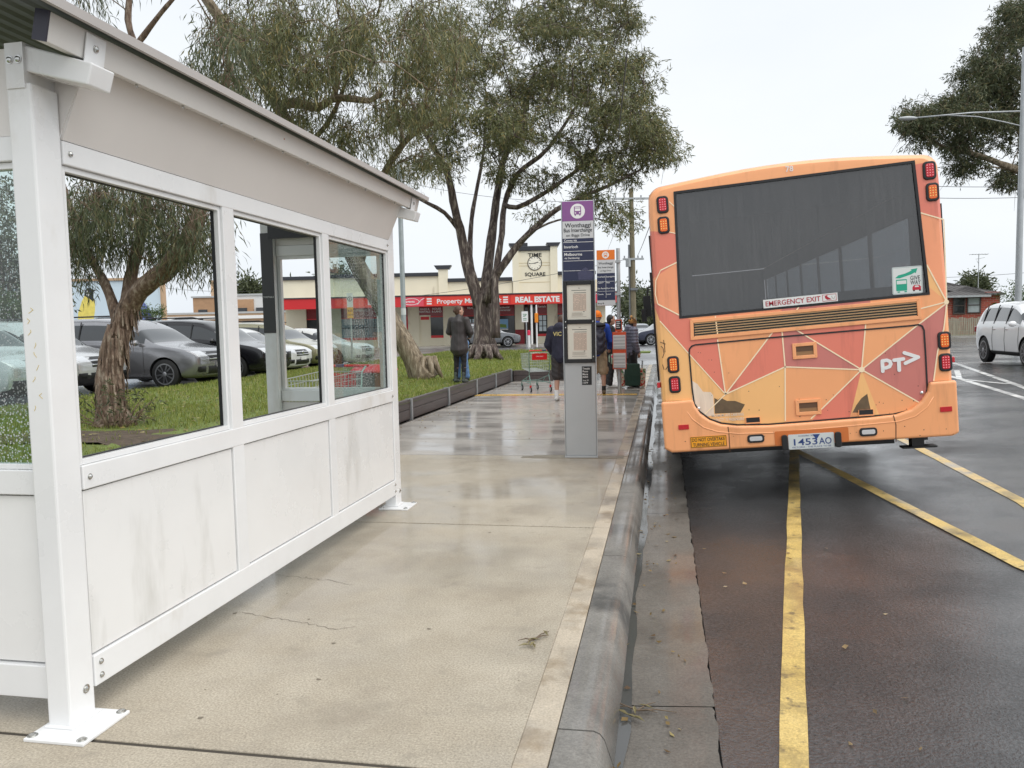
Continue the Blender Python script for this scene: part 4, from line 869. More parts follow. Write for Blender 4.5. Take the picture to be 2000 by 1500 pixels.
# panel gap under the corner lamps, scuffs and mud specks
b=MB(); b.stroke([BP(1287,785.5),BP(1345,782)],.008,(0,-.002,0),X,Z,FN,.001); b.build('panel_gap',BLACK,body)
b=MB(); b.stroke([BP(1815,746.5),BP(1862,743)],.008,(0,-.002,0),X,Z,FN,.001); b.build('panel_gap',BLACK,body)
b=MB()
for pts in ([(1291,676),(1295,680),(1297,690),(1294,699)],[(1296,664),(1298,676),(1299,688)],[(1289,668),(1300,672)],[(1294,712),(1297,722)],[(1300,722),(1304,716)]): b.stroke([BP(*p) for p in pts],.006,(0,-.001,0),X,Z,FN,.0008)
for k in range(40):
    px,py=random.uniform(1350,1800),random.choice((random.uniform(640,820),random.uniform(770,822))); x,z=BP(px,py); b.ell((x,-.001,z),(random.uniform(.002,.005),.0008,random.uniform(.002,.007)),0,6,3)
for k in range(24):
    px=random.uniform(1310,1860); x,z=BP(px,random.uniform(852,872)-(px-1300)*.045); b.ell((x,-.0465,z),(random.uniform(.002,.006),.0008,random.uniform(.002,.006)),0,6,3)
b.build('mud_specks',mat('mud_brown',(.10,.055,.03,1),.8),body)['kind']='stuff'
# lettering and stickers
def rot2(p,q): d=Vector((q[0]-p[0],0,q[1]-p[1])).normalized(); return d,Vector((-d.z,0,d.x))
b=MB(); p=BP(1542,335); b.text('78',(p[0],-.003,p[1]),X,Z,.068,0,bold=.012); b.build('fleet_number',WHITE,bus)
p0,p1=BP(1491,602.5),BP(1636,588); ex,ey=rot2(p0,p1); L=math.hypot(p1[0]-p0[0],p1[1]-p0[1]); h=.075
b=MB(); o=V(p0[0],-.012,p0[1]); b.prism([(0,0),(L,0),(L,h),(0,h)],o,ex,ey,FN,.002,0); b.text('EMERGENCY EXIT',o+ex*.02+ey*.016-V(0,.0022,0),ex,ey,.062,1,'LEFT',width=L*.74,bold=.01)
b.stroke([(L*.8,.01),(L*.98,.01),(L*.98,h-.01),(L*.8,h-.01)],.004,o-V(0,.0022,0),ex,ey,FN,.0006,1,True); b.prism([(L*.83,.055),(L*.87,.062),(L*.86,.05),(L*.90,.03),(L*.92,.02),(L*.86,.02),(L*.835,.035)],o-V(0,.0022,0),ex,ey,FN,.0006,1)
b.stroke([(L*.92,.05),(L*.93,.03),(L*.95,.025),(L*.965,.045)],.006,o-V(0,.0022,0),ex,ey,FN,.0006,2); b.build('emergency_exit_sticker',[mat('sticker_white',(.72,.72,.70,1),.5),mat('sticker_red',srgb(170,26,46),.5),mat('sticker_grey',(.45,.42,.4,1),.5)],bus)
p0,p1=BP(1744,576),BP(1803,572); ex,ey=rot2(p0,p1); L=math.hypot(p1[0]-p0[0],p1[1]-p0[1]); h=.235; o=V(p0[0],.009,p0[1]); f=o-V(0,.0018,0)
TEAL=2; b=MB(); b.prism(rrect(0,L,0,h,.012),o,ex,ey,FN,.0016,0); b.stroke([(.006,.006),(L-.006,.006),(L-.006,h-.006),(.006,h-.006)],.003,f,ex,ey,FN,.0005,3,True)
b.text('GIVE',f+ex*(L*.60)+ey*.118,ex,ey,.05,1,'LEFT',width=L*.32,bold=.004); b.text('WAY',f+ex*(L*.60)+ey*.078,ex,ey,.05,1,'LEFT',width=L*.34,bold=.004)
b.prism([(.025,.142),(.05,.165),(.1,.175),(.135,.188),(.158,.20),(.15,.208),(.205,.215),(.19,.172),(.182,.18),(.155,.166),(.1,.15),(.06,.138)],f,ex,ey,FN,.0005,2)
b.prism(rrect(.03,.118,.03,.128,.006),f,ex,ey,FN,.0005,2); b.prism([(.036,.088),(.112,.088),(.112,.118),(.036,.118)],f-V(0,.0006,0),ex,ey,FN,.0004,0)
for k in range(6): circ(b,f+ex*(.042+k*.013)+ey*.084-V(0,.0006,0),.0045,2,.0005,8,None,ex,ey)
for k in range(2): b.prism([(.04+k*.055,.016),(.06+k*.055,.016),(.06+k*.055,.026),(.04+k*.055,.026)],f,ex,ey,FN,.0005,2)
b.prism([(.16,.03),(.228,.03),(.228,.055),(.215,.072),(.175,.072),(.16,.055)],f,ex,ey,FN,.0005,4); b.prism([(.177,.054),(.213,.054),(.207,.067),(.182,.067)],f-V(0,.0006,0),ex,ey,FN,.0004,0)
for k in range(2): b.prism([(.164+k*.048,.02),(.18+k*.048,.02),(.18+k*.048,.03),(.164+k*.048,.03)],f,ex,ey,FN,.0005,1)
b.build('give_way_sticker',[mat('sticker_pale',(.68,.70,.68,1),.5),INK,mat('sticker_teal',srgb(30,160,130),.5),mat('sticker_edge',(.3,.4,.38,1),.5),mat('sticker_crimson',srgb(190,30,55),.5)],bus)
b=MB(); p0,p1=BP(1391,824),BP(1453,821); ex,ey=rot2(p0,p1); L=math.hypot(p1[0]-p0[0],p1[1]-p0[1]); o=V(p0[0],-.003,p0[1]); b.text('MAXIMUM SAFE CARRYING',o+ey*.045,ex,ey,.036,0,'LEFT',width=L,bold=.012); b.text('CAPACITY 75 PASSENGERS',o+ey*.004,ex,ey,.036,0,'LEFT',width=L,bold=.012); b.build('capacity_lettering',mat('faded_white',(.72,.66,.56,1),.5),bus)
# operator mark: rounded P T and an arrow head
b=MB(); kx,kz=BP(1720,728)[0],BP(1720,728)[1]; u=.001
_sk=[0]
def S(pts,w=.034):
    P=[Vector(BP(*p)) for p in pts]
    for i in range(len(P)-1): _sk[0]+=1; b.stroke(P[i:i+2],w,(0,-.002,0),X,Z,FN,.002+_sk[0]*.00012)
    for q_ in P: _sk[0]+=1; circ(b,(q_.x,-.002,q_.y),w/2,0,.002+_sk[0]*.00012,16)
S([(1724,725),(1723,705),(1732,703.5),(1738,706),(1739.5,711),(1737,716),(1730,718.5),(1724.5,719)],.03); S([(1746,703.5),(1764,701)],.03); S([(1755,703),(1756,723)],.03); S([(1766,689),(1793,697.5),(1768,709.5)],.03)
b.build('operator_mark',WHITE,bus)
# open door leaf and mirrors far along the kerb side
b=MB(); b.box(-.13,-.09,9.6,10.0,.45,2.75); b.build('door_leaf',BLACK,bus,bevel=.01)
b=MB(); b.tube([V(.05,11.8,2.6),V(-.22,12.1,2.55),V(-.25,12.1,2.35)],.025,8); b.box(-.36,-.18,12.05,12.2,1.85,2.36); b.box(-.42,-.3,12.0,12.1,1.75,2.05); b.build('wing_mirror',BLACK,bus,bevel=.02)
# ---------------------------------------------------------------- Time Square shops (facade parallel to the picture, 58 m off)
CREAM=mat('cream_render',srgb(230,223,200),.7,var=.05,vs=.8,dirt=((.50,.44,.33,1),.5,(1,1,.4),.62)); CORN=mat('cornice_charcoal',srgb(52,54,60),.5); SRED=mat('awning_red',srgb(206,44,48),.45,var=.04,vs=1.); SRED2=mat('awning_orange_red',srgb(226,66,52),.45); DRED=mat('maroon_paint',srgb(140,36,46),.5); SPINK=mat('sign_pink_red',srgb(222,80,96),.45)
DGL=mat('shop_glass',(.03,.032,.035,1),.08,var=.5,vs=.9,coat=.3); RGL=mat('red_window_film',srgb(138,44,48),.2,var=.12,vs=.8); SOFF=mat('soffit',(.45,.43,.39,1),.6); DOORR=mat('door_red',srgb(196,30,40),.4)
DF=58.; FB=CC+_f0*DF; FB.z=0
ts=thing('shop_building','long cream parapet building with clock tower reading TIME SQUARE and red awning signs','building',FB,YAW)
def fx(px): return (px-1000)/FPX*DF
def fz(px,py): return EYE+((640-.0222*(px-1000))-py)*DF/FPX
GZ=.3
def fbox(nm,px0,px1,z0,z1,m,y0=0.,y1=.3,par=ts,bev=0): b=MB(); b.box(fx(px0),fx(px1),y0,y1,z0,z1); return b.build(nm,m,par,bevel=bev)
zA0,zA1=3.10,3.82
b=MB(); b.box(fx(560),fx(1186),.32,13,zA1-.6,4.9); b.box(fx(560),fx(1186),2.4,13,GZ-.2,zA1-.6); b.build('wall',CREAM,ts)
def par_(px0,px1,z1,y0=.0): return fbox('parapet',px0,px1,zA1-.2,z1,CREAM,y0,.32)
def capb(px0,px1,z0,z1,y0=-.18,par=None): return fbox('cornice',px0,px1,z0,z1,CORN,y0,.42,par or ts,.03)
for a_,c_,t in ((560,640,5.3),(640,862,5.38),(880,1005,4.92),(1093,1166,5.25)):
    p=par_(a_,c_,t); 
for a_,c_,t in ((560,640,5.3),(640,862,5.38),(880,1005,4.92),(1093,1167,5.25)): capb(a_,c_,t,t+.26)
for a_,c_,t in ((640,658,5.75),(862,880,5.86)):
    fbox('pilaster',a_,c_,zA1-.2,t,CREAM,-.12,.4); b=MB(); x0,x1=fx(a_)-.12,fx(c_)+.12; b.prism([(x0,t),(x1,t),(x1+.18,t+.28),(x0-.18,t+.28)],(0,-.22,0),X,Z,(0,1,0),.8); b.build('pilaster_cap',CORN,ts)
tw0,tw1=1006,1093
fbox('clock_tower',1018,1079,zA1-.2,7.05,CREAM,-.1,1.2)
for a_,c_,t in ((1006,1018,7.35),(1079,1093,7.35)): fbox('tower_pier',a_,c_,zA1-.2,t,CREAM,-.22,1.2); b=MB(); x0,x1=fx(a_)-.1,fx(c_)+.1; b.prism([(x0,t),(x1,t),(x1+.15,t+.25),(x0-.15,t+.25)],(0,-.32,0),X,Z,(0,1,0),1.6); b.build('pier_cap',CORN,ts)
capb(1017.5,1079.5,7.05,7.38,-.24); fbox('cornice_block',1020,1036,7.38,7.62,CORN,-.2,.4)
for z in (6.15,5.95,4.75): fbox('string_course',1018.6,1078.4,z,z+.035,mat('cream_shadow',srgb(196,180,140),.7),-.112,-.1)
b=MB(); cx_,cz_=fx(1049),fz(1049,515.5); circ(b,(cx_,-.104,cz_),.53,0,.02,40); circ(b,(cx_,-.126,cz_),.53,1,.012,40,.475)
for k in range(12):
    a_=k*math.pi/6; b.stroke([(.36*math.sin(a_),.36*math.cos(a_)),(.44*math.sin(a_),.44*math.cos(a_))],.035,(cx_,-.126,cz_),X,Z,FN,.004,1)
b.stroke([(.08,-.01),(-.40,-.03)],.035,(cx_,-.13,cz_),X,Z,FN,.004,1); b.stroke([(-.06,-.01),(.27,.07)],.045,(cx_,-.134,cz_),X,Z,FN,.004,1); b.build('clock',[mat('dial_cream',srgb(240,236,220),.4),BLACK],ts)
b=MB()
for t,py,wd in (('TIME',503,1.0),('SQUARE',540,1.5)):
    b.text(t,(fx(1049.5),-.104,fz(1049.5,py)),X,Z,.36,0,width=wd,bold=.02,d=.02)
b.build('tower_lettering',BLACK,ts)
# awning: fascia 2.6 m in front of the wall, its signs
yA=-2.6
b=MB(); b.box(fx(560),fx(1196),yA,.3,zA0+.12,zA0+.2); b.build('awning_soffit',SOFF,ts)
b=MB(); b.box(fx(560),fx(1196),yA-.06,yA,zA0,zA1); aw=b.build('awning_fascia',SRED,ts)
b=MB(); b.box(fx(560),fx(1196)+.1,yA-.12,yA+.2,zA1,zA1+.08); b.build('awning_edge',CORN,ts)
b=MB(); k=(DF+yA)/DF   # the fascia stands nearer: scale pixel positions
def ax(px): return fx(px)*k
segs=[(660,690,0),(690,760,1),(788,832,2),(836,850,1),(851,972,1),(975,984,1),(985,998,1),(1001,1120,1),(1122,1170,2),(1172,1196,1)]
for a_,c_,m_ in segs: b.box(ax(a_),ax(c_),yA-.075,yA-.061,zA0+.04,zA1-.05,m_-1 if m_ else 0)
y=yA-.078
b.text('REAL ESTATE',(ax(1053),y,zA0+.16),X,Z,.52,2,width=(1096-1010)/FPX*DF*k,bold=.05); b.text('Property Management',(ax(858),y,zA0+.19),X,Z,.46,2,'LEFT',width=2.9+1.6,bold=.02)
b.text('INVEST',(ax(724),y,zA0+.2),X,Z,.46,2,'LEFT',width=1.35,bold=.02); b.text('SELL',(ax(972),y,zA0+.2),X,Z,.4,2,width=.8,bold=.02)
for a_ in (843,991,1184):
    for j in range(3): b.box(ax(a_)-.17,ax(a_)+.17,yA-.08,yA-.0755,zA0+.14+j*.17,zA0+.24+j*.17,2)
def oval(cx_,w_,h_): b.stroke([(w_*math.cos(i*.2618),h_*math.sin(i*.2618)) for i in range(24)],.035,(cx_,y,(zA0+zA1)/2),X,Z,FN,.004,2,True)
oval(ax(808),.55,.22); b.text('agents',(ax(806),y,zA0+.3),X,Z,.22,2,width=.62,bold=.02); b.stroke([(0,-.2),(.25,.1),(.5,.24)],.04,(ax(820),y,zA0+.36),X,Z,FN,.004,2)
oval(ax(1146),.7,.26); b.stroke([(0,-.2),(.2,.2),(.5,.3)],.05,(ax(1155),y,zA0+.36),X,Z,FN,.004,2)
b.build('awning_sign',[SRED2,SPINK,WHITE],aw)
# side awning running back along the corner street
b=MB(); b.box(fx(1196),fx(1196)+.06,yA,12,zA0,zA1); b.box(fx(1186),fx(1196),.3,12,zA0+.12,zA0+.2); b.box(fx(1196)-.1,fx(1196)+.14,yA,12,zA1,zA1+.08)
for j in range(5): b.box(fx(1196)+.06,fx(1196)+.075,yA+.4+j*2.6,yA+2.4+j*2.6,zA0+.08,zA1-.08,1)
b.build('side_awning',[SRED,mat('side_sign_pale',(.6,.55,.54,1),.5)],ts)
# shopfront below
yS=.5
def sf(nm,px0,px1,z0,z1,m,y0=yS,d=.12,bev=0): return fbox(nm,px0,px1,z0,z1,m,y0,y0+d,ts,bev)
for a_,c_ in ((560,600),(640,668),(738,786),(799,821),(868,898),(1009,1026),(1072,1092),(1163,1186)): sf('pier',a_,c_,GZ-.1,zA0+.12,CREAM,yS-.15,.5)
sf('red_dado',1008.6,1026.4,GZ-.1,GZ+1.05,DRED,yS-.16,.1)
d=sf('door',786,799,GZ-.1,2.5,DOORR); d2=sf('transom',786,799,2.5,3.2,RGL)
d=sf('door',821,843,GZ-.05,2.5,RGL); b=MB(); x0,x1=fx(821),fx(843); b.stroke([(x0+.05,GZ),(x1-.05,GZ),(x1-.05,2.5),(x0+.05,2.5)],.1,(0,yS-.003,0),X,Z,FN,.05,0,True)
for j in range(6): b.box(x0+.15,x0+.15+random.uniform(.3,.5),yS-.012,yS-.002,1.0+j*.2,1.06+j*.2,1)
b.build('door_frame',[CREAM,mat('film_pink',srgb(200,120,125),.5)],d)
def wnd(px0,px1,zs,m=DGL,film=True,ftxt=None):
    o=sf('window',px0,px1,zs,2.45,m); b=MB(); b.box(fx(px0),fx(px1),yS-.03,yS+.1,GZ-.1,zs-.18,0); b.box(fx(px0),fx(px1),yS-.04,yS+.1,zs-.18,zs,1)
    b.build('stall_riser',[CREAM,SRED],ts); f=sf('sign_band',px0,px1,2.45,3.2,RGL,yS-.02)
    b=MB()
    for j,t in enumerate(ftxt or ()): b.text(t,(fx((px0+px1)/2),yS-.024,2.95-j*.2),X,Z,.2,0,bold=.02)
    if ftxt: b.build('lettering',WHITE,f)
    b=MB(); b.box(fx(px0),fx(px1),yS-.05,yS-.02,2.40,2.47); b.build('transom_bar',SRED,f); return o
wnd(821,843,2.4,RGL,ftxt=('SALES &','RENTALS')); wnd(843,868,1.05,ftxt=('HOUSE','& LAND'))
o=wnd(898,965,1.0,ftxt=('REAL ESTATE',)); b=MB()
for j in range(7): b.box(fx(903)+j*.42,fx(903)+j*.42+.32,yS-.02,yS-.002,1.35,2.2,0)
b.build('listing_card',[mat('card_blue_white',srgb(205,222,232),.4)],o)
o=wnd(965,1008,.95,ftxt=('Residential','Commercial')); b=MB(); x0,x1=fx(966),fx(995); b.box(x0,x1,yS-.02,yS-.004,1.45,2.15,0); b.prism([(x0+.1,1.55),(x1-.1,1.5),(x1-.15,1.75),(x0+.5,1.8)],(0,yS-.022,0),X,Z,FN,.004,1); b.box(x0,x1,yS-.03,yS-.004,1.36,1.43,2); b.build('display_screen',[mat('screen_blue',srgb(130,175,215),.3),mat('screen_green',srgb(110,140,60),.4),WHITE],o)
sf('window',1026,1050,GZ,3.2,DGL,yS+1.2); b=MB()
for a_ in (1027,1035,1049): b.box(fx(a_),fx(a_)+.08,yS+1.1,yS+1.2,GZ,3.2)
b.build('door_frame',mat('timber_brown',(.22,.13,.09,1),.5),ts)
o=wnd(1052,1072,1.0,ftxt=('Rentals',)); b=MB()
for j in range(2):
    for i in range(3): b.box(fx(1056)+j*.29,fx(1056)+j*.29+.23,yS-.02,yS-.003,1.2+i*.4,1.55+i*.4)
b.build('listing_card',mat('card_white',srgb(215,228,236),.4),o)
wnd(1092,1163,1.0); o=wnd(600,640,1.0); 
o=wnd(668,738,1.0,mat('blue_glass',srgb(120,140,150),.1,var=.3,vs=.6),ftxt=('INVESTMENTS',)); b=MB()
for j in range(9): b.box(fx(690)+j*.2,fx(690)+j*.2+.05,yS-.03,yS-.003,1.0,2.45)
b.box(fx(668),fx(738),yS-.03,yS-.003,1.7,1.76); b.build('window_bar',CORN,o)
for px in (896,1041,742): b=MB(); b.cyl((ax(px),yA+.1,GZ-.1),(ax(px),yA+.1,zA0+.12),.075,10); b.build('awning_post',WHITE,ts,smooth=True,auto=40)
# street items before the shops
def pole_thing(nm,px,py,D,zt,r,label,cat,m=GALV,group=None):
    p=atD(px,py,D); t=thing(nm,label,cat,(p.x,p.y,p.z),YAW,group); b=MB(); b.cyl((0,0,0),(0,0,zt-p.z),r,12); b.build('pole',m,t,smooth=True,auto=40); return t,p
t,p=pole_thing('parking_sign',1029,681,52,2.45,.04,'small white parking sign on a thin pole before the shop doorway','street sign'); b=MB(); b.box(-.3,.12,-.05,-.03,1.75,2.45,0)
b.text('2P',(-.09,-.052,2.12),X,Z,.24,1,bold=.02); b.box(-.2,.02,-.054,-.051,1.86,1.9,1); b.box(-.2,.02,-.054,-.051,1.96,2.0,1); b.build('sign_plate',[WHITE,mat('sign_green',(.02,.2,.08,1),.5)],t)
t,p=pole_thing('bollard',1033.5,679,51,1.15,.09,'white bollard with red top on the shop footpath','bollard',WHITE); b=MB(); b.cyl((0,0,.8),(0,0,1.06),.098,12); b.ell((0,0,1.06),(.098,.098,.07),0,12,6); b.build('red_top',mat('bollard_red',srgb(225,40,80),.4),t)
t,p=pole_thing('crossing_post',1049,678,50,2.9,.05,'slim pedestrian crossing post with an orange push button box','crossing post',WHITE); b=MB(); b.box(-.12,.1,-.16,.02,1.55,2.15); b.build('button_box',mat('box_orange',srgb(236,140,30),.5),t,bevel=.03)
# sign post and lamp post seen by the shelter's far bay
t,p=pole_thing('parking_sign',688,700,24,2.15,.03,'white and yellow parking restriction sign seen through the rain-spotted pane','street sign'); b=MB(); b.box(-.09,.09,-.05,-.03,1.55,1.98,0); b.box(-.09,.09,-.05,-.03,1.22,1.545,1); circ(b,(0,-.051,1.80),.075,2,.002,24,.055); b.text('P',(0,-.051,1.755),X,Z,.1,2,bold=.02); b.text('BUS',(0,-.051,1.42),X,Z,.08,2,bold=.02); b.text('ZONE',(0,-.051,1.3),X,Z,.06,2,bold=.02); b.build('sign_plate',[WHITE,mat('sign_amber',srgb(235,170,50),.5),INK],t)
t,p=pole_thing('steel_pole',791,700,24.5,6.6,.075,'tall galvanised pole with a small sticker just beyond the shelter corner','pole',mat('pole_bluegrey',(.36,.40,.41,1),.5,.4,var=.15,vs=4)); b=MB(); b.tube([(0,-.0,1.35),(0,0,1.55)],.078,12); b.build('sticker',mat('sticker_white2',(.6,.62,.62,1),.5),t)
# ---------------------------------------------------------------- shops further down the corner street
def simple_building(nm,label,D,px0,px1,pyt,depth,m,feat):
    p=CC+_f0*D; t=thing(nm,label,'building',(p.x,p.y,.1),YAW); f=lambda px:(px-1000)/FPX*D; zt=EYE+((640-.0222*((px0+px1)/2-1000))-pyt)*D/FPX-.1
    b=MB(); b.box(f(px0),f(px1),0,depth,-.3,zt); b.build('wall',m,t); b=MB(); b.box(f(px0)-.15,f(px1)+.15,-.15,depth+.15,zt,zt+.18); b.build('roof',mat(nm+'_roof',(.42,.43,.43,1),.6),t); feat(t,f,zt,D); return t
GREYW=mat('grey_wall',(.32,.33,.34,1),.6,var=.1,vs=1); BRNW=mat('brown_brick',srgb(176,140,108),.8,var=.12,vs=2); WHW=mat('white_wall',(.66,.66,.65,1),.6,var=.04,vs=1); TANW=mat('tan_wall',srgb(190,160,130),.8,var=.08,vs=1)
cs=thing('corner_shops','row of pale awninged shops receding down the side street beyond the corner','building',FB,YAW)
xs0=fx(1196); b=MB()
b.box(xs0-8,xs0-1.6,13.5,60,-.2,4.6); b.build('wall',WHW,cs); b=MB()
for k,(y0,y1,hh) in enumerate(((13.5,20,4.4),(20.5,30,5.2),(30.5,42,4.2),(42.5,58,5.0))):
    b.box(xs0-1.7,xs0-1.55,y0,y1,3.6,hh+.6,k%2)
b.build('parapet',[WHW,GREYW],cs); b=MB(); b.box(xs0-1.6,xs0+.4,13.2,60,2.95,3.05,0); b.box(xs0+.38,xs0+.44,13.2,60,2.9,3.45,1); b.build('awning',[SOFF,mat('awning_white',(.62,.64,.66,1),.5)],cs)
for k in range(9): b=MB(); b.box(xs0-1.58,xs0-1.5,14+k*5,17.6+k*5,.6,2.7); b.build('window',DGL,cs)
for k in range(7): b=MB(); b.cyl((xs0+.3,14+k*6.5,.1),(xs0+.3,14+k*6.5,2.95),.06,8); b.build('awning_post',CORN,cs)
def fe(t,f,zt,D):
    for a_ in (385,418): b=MB(); b.box(f(a_)+.5,f(a_)+1.5,-.06,.05,zt-2.4,zt-1.3); b.build('window',DGL,t)
    b=MB(); x=f(408); b.box(x-.45,x+.45,3,3.9,zt,zt+1.9); b.box(x-.6,x+.6,2.9,4.0,zt+1.9,zt+2.1); b.build('chimney',TANW,t)
simple_building('brick_warehouse','brown flat-roofed brick block with a square chimney across the car park',88,384,441,582,14,BRNW,fe)
def fe(t,f,zt,D):
    b=MB(); b.box(f(463),f(502),-.2,.01,-.3,zt-.4); b.build('brick_front',BRNW,t)
    for a_ in (466,507,530,550): b=MB(); b.box(f(a_),f(a_)+1.3,-.26,-.02,zt-2.6,zt-1.3); b.build('window',DGL,t)
    b=MB(); b.box(f(468),f(496),-.7,-.2,.6,2.3); b.build('white_awning',WHITE,t)
simple_building('flat_roof_shop','low white flat-roofed shop with a brown brick end across the car park',84,455,592,577,12,WHW,fe)
def fe(t,f,zt,D):
    b=MB(); b.box(f(330),f(540),-.3,0,zt-.5,zt-.2); b.build('gutter',WHITE,t)
simple_building('tan_shed','long low tan brick building behind the parked cars',76,326,660,612,6,TANW,fe)
def fe(t,f,zt,D):
    for a_ in (600,622,640): b=MB(); b.box(f(a_),f(a_)+1.2,-.06,.05,zt-2.3,zt-1.2); b.build('window',mat('pale_window',srgb(150,170,185),.2),t)
    b=MB(); b.box(f(628),f(650),-.3,0,1.5,zt-2.6); b.build('red_sign',SRED,t)
simple_building('white_shop','white two-storey shop with a red sign near the end of the car park',72,594,655,590,8,WHW,fe)
# mural wall with two painted birds
mp=CC+_f0*46; mw_=thing('mural_wall','large pale blue wall painted with a yellow bird and a blue bird','mural wall',(mp.x,mp.y,.1),YAW); f=lambda px:(px-1000)/FPX*46; z_=lambda px,py: EYE+((640-.0222*(px-1000))-py)*46/FPX-.1
b=MB(); b.box(f(-260),f(322),0,.4,-.2,z_(280,548)); b.build('wall',mat('mural_sky',srgb(206,222,232),.7,var=.05,vs=.6),mw_); b=MB(); b.box(f(-260),f(324),-.1,.5,z_(280,548),z_(280,548)+.14); b.box(f(322),f(326),-.05,.45,-.2,z_(280,548)); b.build('wall_edge',TANW,mw_)
def Pm(l): return [(f(p[0]),z_(*p)) for p in l]
b=MB(); b.prism(Pm([(158,640),(160,612),(168,590),(176,575),(186,572),(194,588),(193,606),(187,640)]),(0,-.001,0),X,Z,FN,.004,0); b.prism(Pm([(174,578),(176,567),(184,562),(191,566),(192,574),(191,590),(185,585)]),(0,-.0052,0),X,Z,FN,.003,1); b.prism(Pm([(178,576),(180,568),(184,574),(182,580)]),(0,-.0085,0),X,Z,FN,.003,2); b.prism(Pm([(191,566),(198,567),(191,571)]),(0,-.0052,0),X,Z,FN,.003,1); b.build('yellow_bird',[mat('mural_yellow',srgb(232,214,110),.7,var=.15,vs=6),mat('mural_black',srgb(50,55,65),.7),WHITE],mw_)
b=MB(); b.prism(Pm([(246,640),(250,600),(262,580),(268,576),(290,592),(300,606),(309,640)]),(0,-.001,0),X,Z,FN,.004,0); b.prism(Pm([(286,604),(296,606),(310,630),(312,640),(298,640)]),(0,-.0052,0),X,Z,FN,.003,1); b.build('blue_bird',[mat('mural_blue',srgb(112,124,180),.7,var=.3,vs=7),mat('mural_navy',srgb(70,78,120),.7)],mw_)
# ---------------------------------------------------------------- brick house, fence, aerial on the right
BRK,nt,bb=nodes('red_brick'); bt=N(nt,'ShaderNodeTexBrick',Scale=1.); bt.inputs['Color1'].default_value=srgb(168,74,60); bt.inputs['Color2'].default_value=srgb(142,58,48); bt.inputs['Mortar'].default_value=srgb(150,120,108)
bt.inputs['Brick Width'].default_value=.46; bt.inputs['Row Height'].default_value=.17; bt.inputs['Mortar Size'].default_value=.018
tc=N(nt,'ShaderNodeTexCoord'); mp_=N(nt,'ShaderNodeMapping'); mp_.inputs['Rotation'].default_value=(R(90),0,0); nt.links.new(tc.outputs['Object'],mp_.inputs[0]); nt.links.new(mp_.outputs[0],bt.inputs['Vector']); nt.links.new(bt.outputs['Color'],bb.inputs['Base Color']); bb.inputs['Roughness'].default_value=.8
TILE,nt,bb=nodes('roof_tiles'); tc=N(nt,'ShaderNodeTexCoord'); wv=N(nt,'ShaderNodeTexWave',Scale=.8,bands_direction='X'); nt.links.new(tc.outputs['Object'],wv.inputs['Vector']); wv2=N(nt,'ShaderNodeTexWave',Scale=.9,bands_direction='Z',wave_profile='SAW'); nt.links.new(tc.outputs['Object'],wv2.inputs['Vector'])
ml=N(nt,'ShaderNodeMath',operation='MULTIPLY'); nt.links.new(ramp(nt,wv.outputs['Fac'],[(.05,.35),(.4,1.)]),ml.inputs[0]); nt.links.new(ramp(nt,wv2.outputs['Fac'],[(.0,.5),(.3,1.)]),ml.inputs[1]); nt.links.new(ramp(nt,ml.outputs[0],[(.1,(.012,.012,.013,1)),(.7,(.10,.095,.092,1))]),bb.inputs['Base Color']); bb.inputs['Roughness'].default_value=.85; bb.inputs['Specular IOR Level'].default_value=.2
DH=62.; hp=CC+_f0*DH+_r0*((1862-1000)/FPX*DH); hs_=thing('brick_house','red brick house with dark hipped tile roof and white-framed windows behind a paling fence','house',(hp.x,hp.y,.35),YAW-R(4))
u=DH/FPX
def hx(px): return (px-1862)*u
def hz(py): return EYE+(621-py)*u-.35
def hip(mb,x0,x1,y0,y1,z0,z1,inset,m=0):
    ym=(y0+y1)/2; mb.add([(x0,y0,z0),(x1,y0,z0),(x1,y1,z0),(x0,y1,z0),(x0+inset,ym,z1),(x1-inset,ym,z1),(x0,y0,z0-.12),(x1,y0,z0-.12),(x1,y1,z0-.12),(x0,y1,z0-.12)],[(0,1,5,4),(1,2,5),(2,3,4,5),(3,0,4),(6,9,8,7),(6,7,1,0),(7,8,2,1),(8,9,3,2),(9,6,0,3)],m)
ze=hz(578)
b=MB(); b.box(hx(1838),hx(1915),0,8,-.4,ze); b.box(hx(1915),hx(1978),2.2,9,-.4,ze+.3); b.build('wall',BRK,hs_)
b=MB(); hip(b,hx(1832),hx(1924),-.6,7.6,ze,hz(556),4.0); b.build('roof',TILE,hs_); b=MB(); hip(b,hx(1800),hx(1985),1.8,12.5,ze+.15,hz(540),4.5); b.build('roof',TILE,hs_)
b=MB(); b.box(hx(1832),hx(1924),-.68,-.6,ze-.16,ze-.01); b.build('gutter',GALV,hs_)
for a_,c_,t,bt_ in ((1862,1883,582,613),(1888,1912,582,612)):
    b=MB(); b.box(hx(a_),hx(c_),-.03,.02,hz(bt_),hz(t)); o=b.build('window',mat('house_window',srgb(170,178,182),.15,var=.25,vs=1.5) if a_>1870 else DGL,hs_); b=MB(); x0,x1,z0,z1=hx(a_),hx(c_),hz(bt_),hz(t)
    b.stroke([(x0,z0),(x1,z0),(x1,z1),(x0,z1)],.1,(0,-.031,0),X,Z,FN,.04,0,True); b.stroke([(x0,(z0+z1)/2),(x1,(z0+z1)/2)],.07,(0,-.032,0),X,Z,FN,.03,0); b.build('window_frame',mat('frame_brown',(.07,.05,.045,1),.5),o)
b=MB(); x=hx(1970); b.cyl((x,5,ze),(x,5,hz(489)),.035,6); b.cyl((x-.75,5,hz(490)),(x+.75,5,hz(491)),.02,5); b.cyl((x-.25,5,hz(500)),(x+.5,5,hz(497)),.02,5); b.cyl((x,5,hz(510)),(x-.15,5,hz(503)),.015,5)
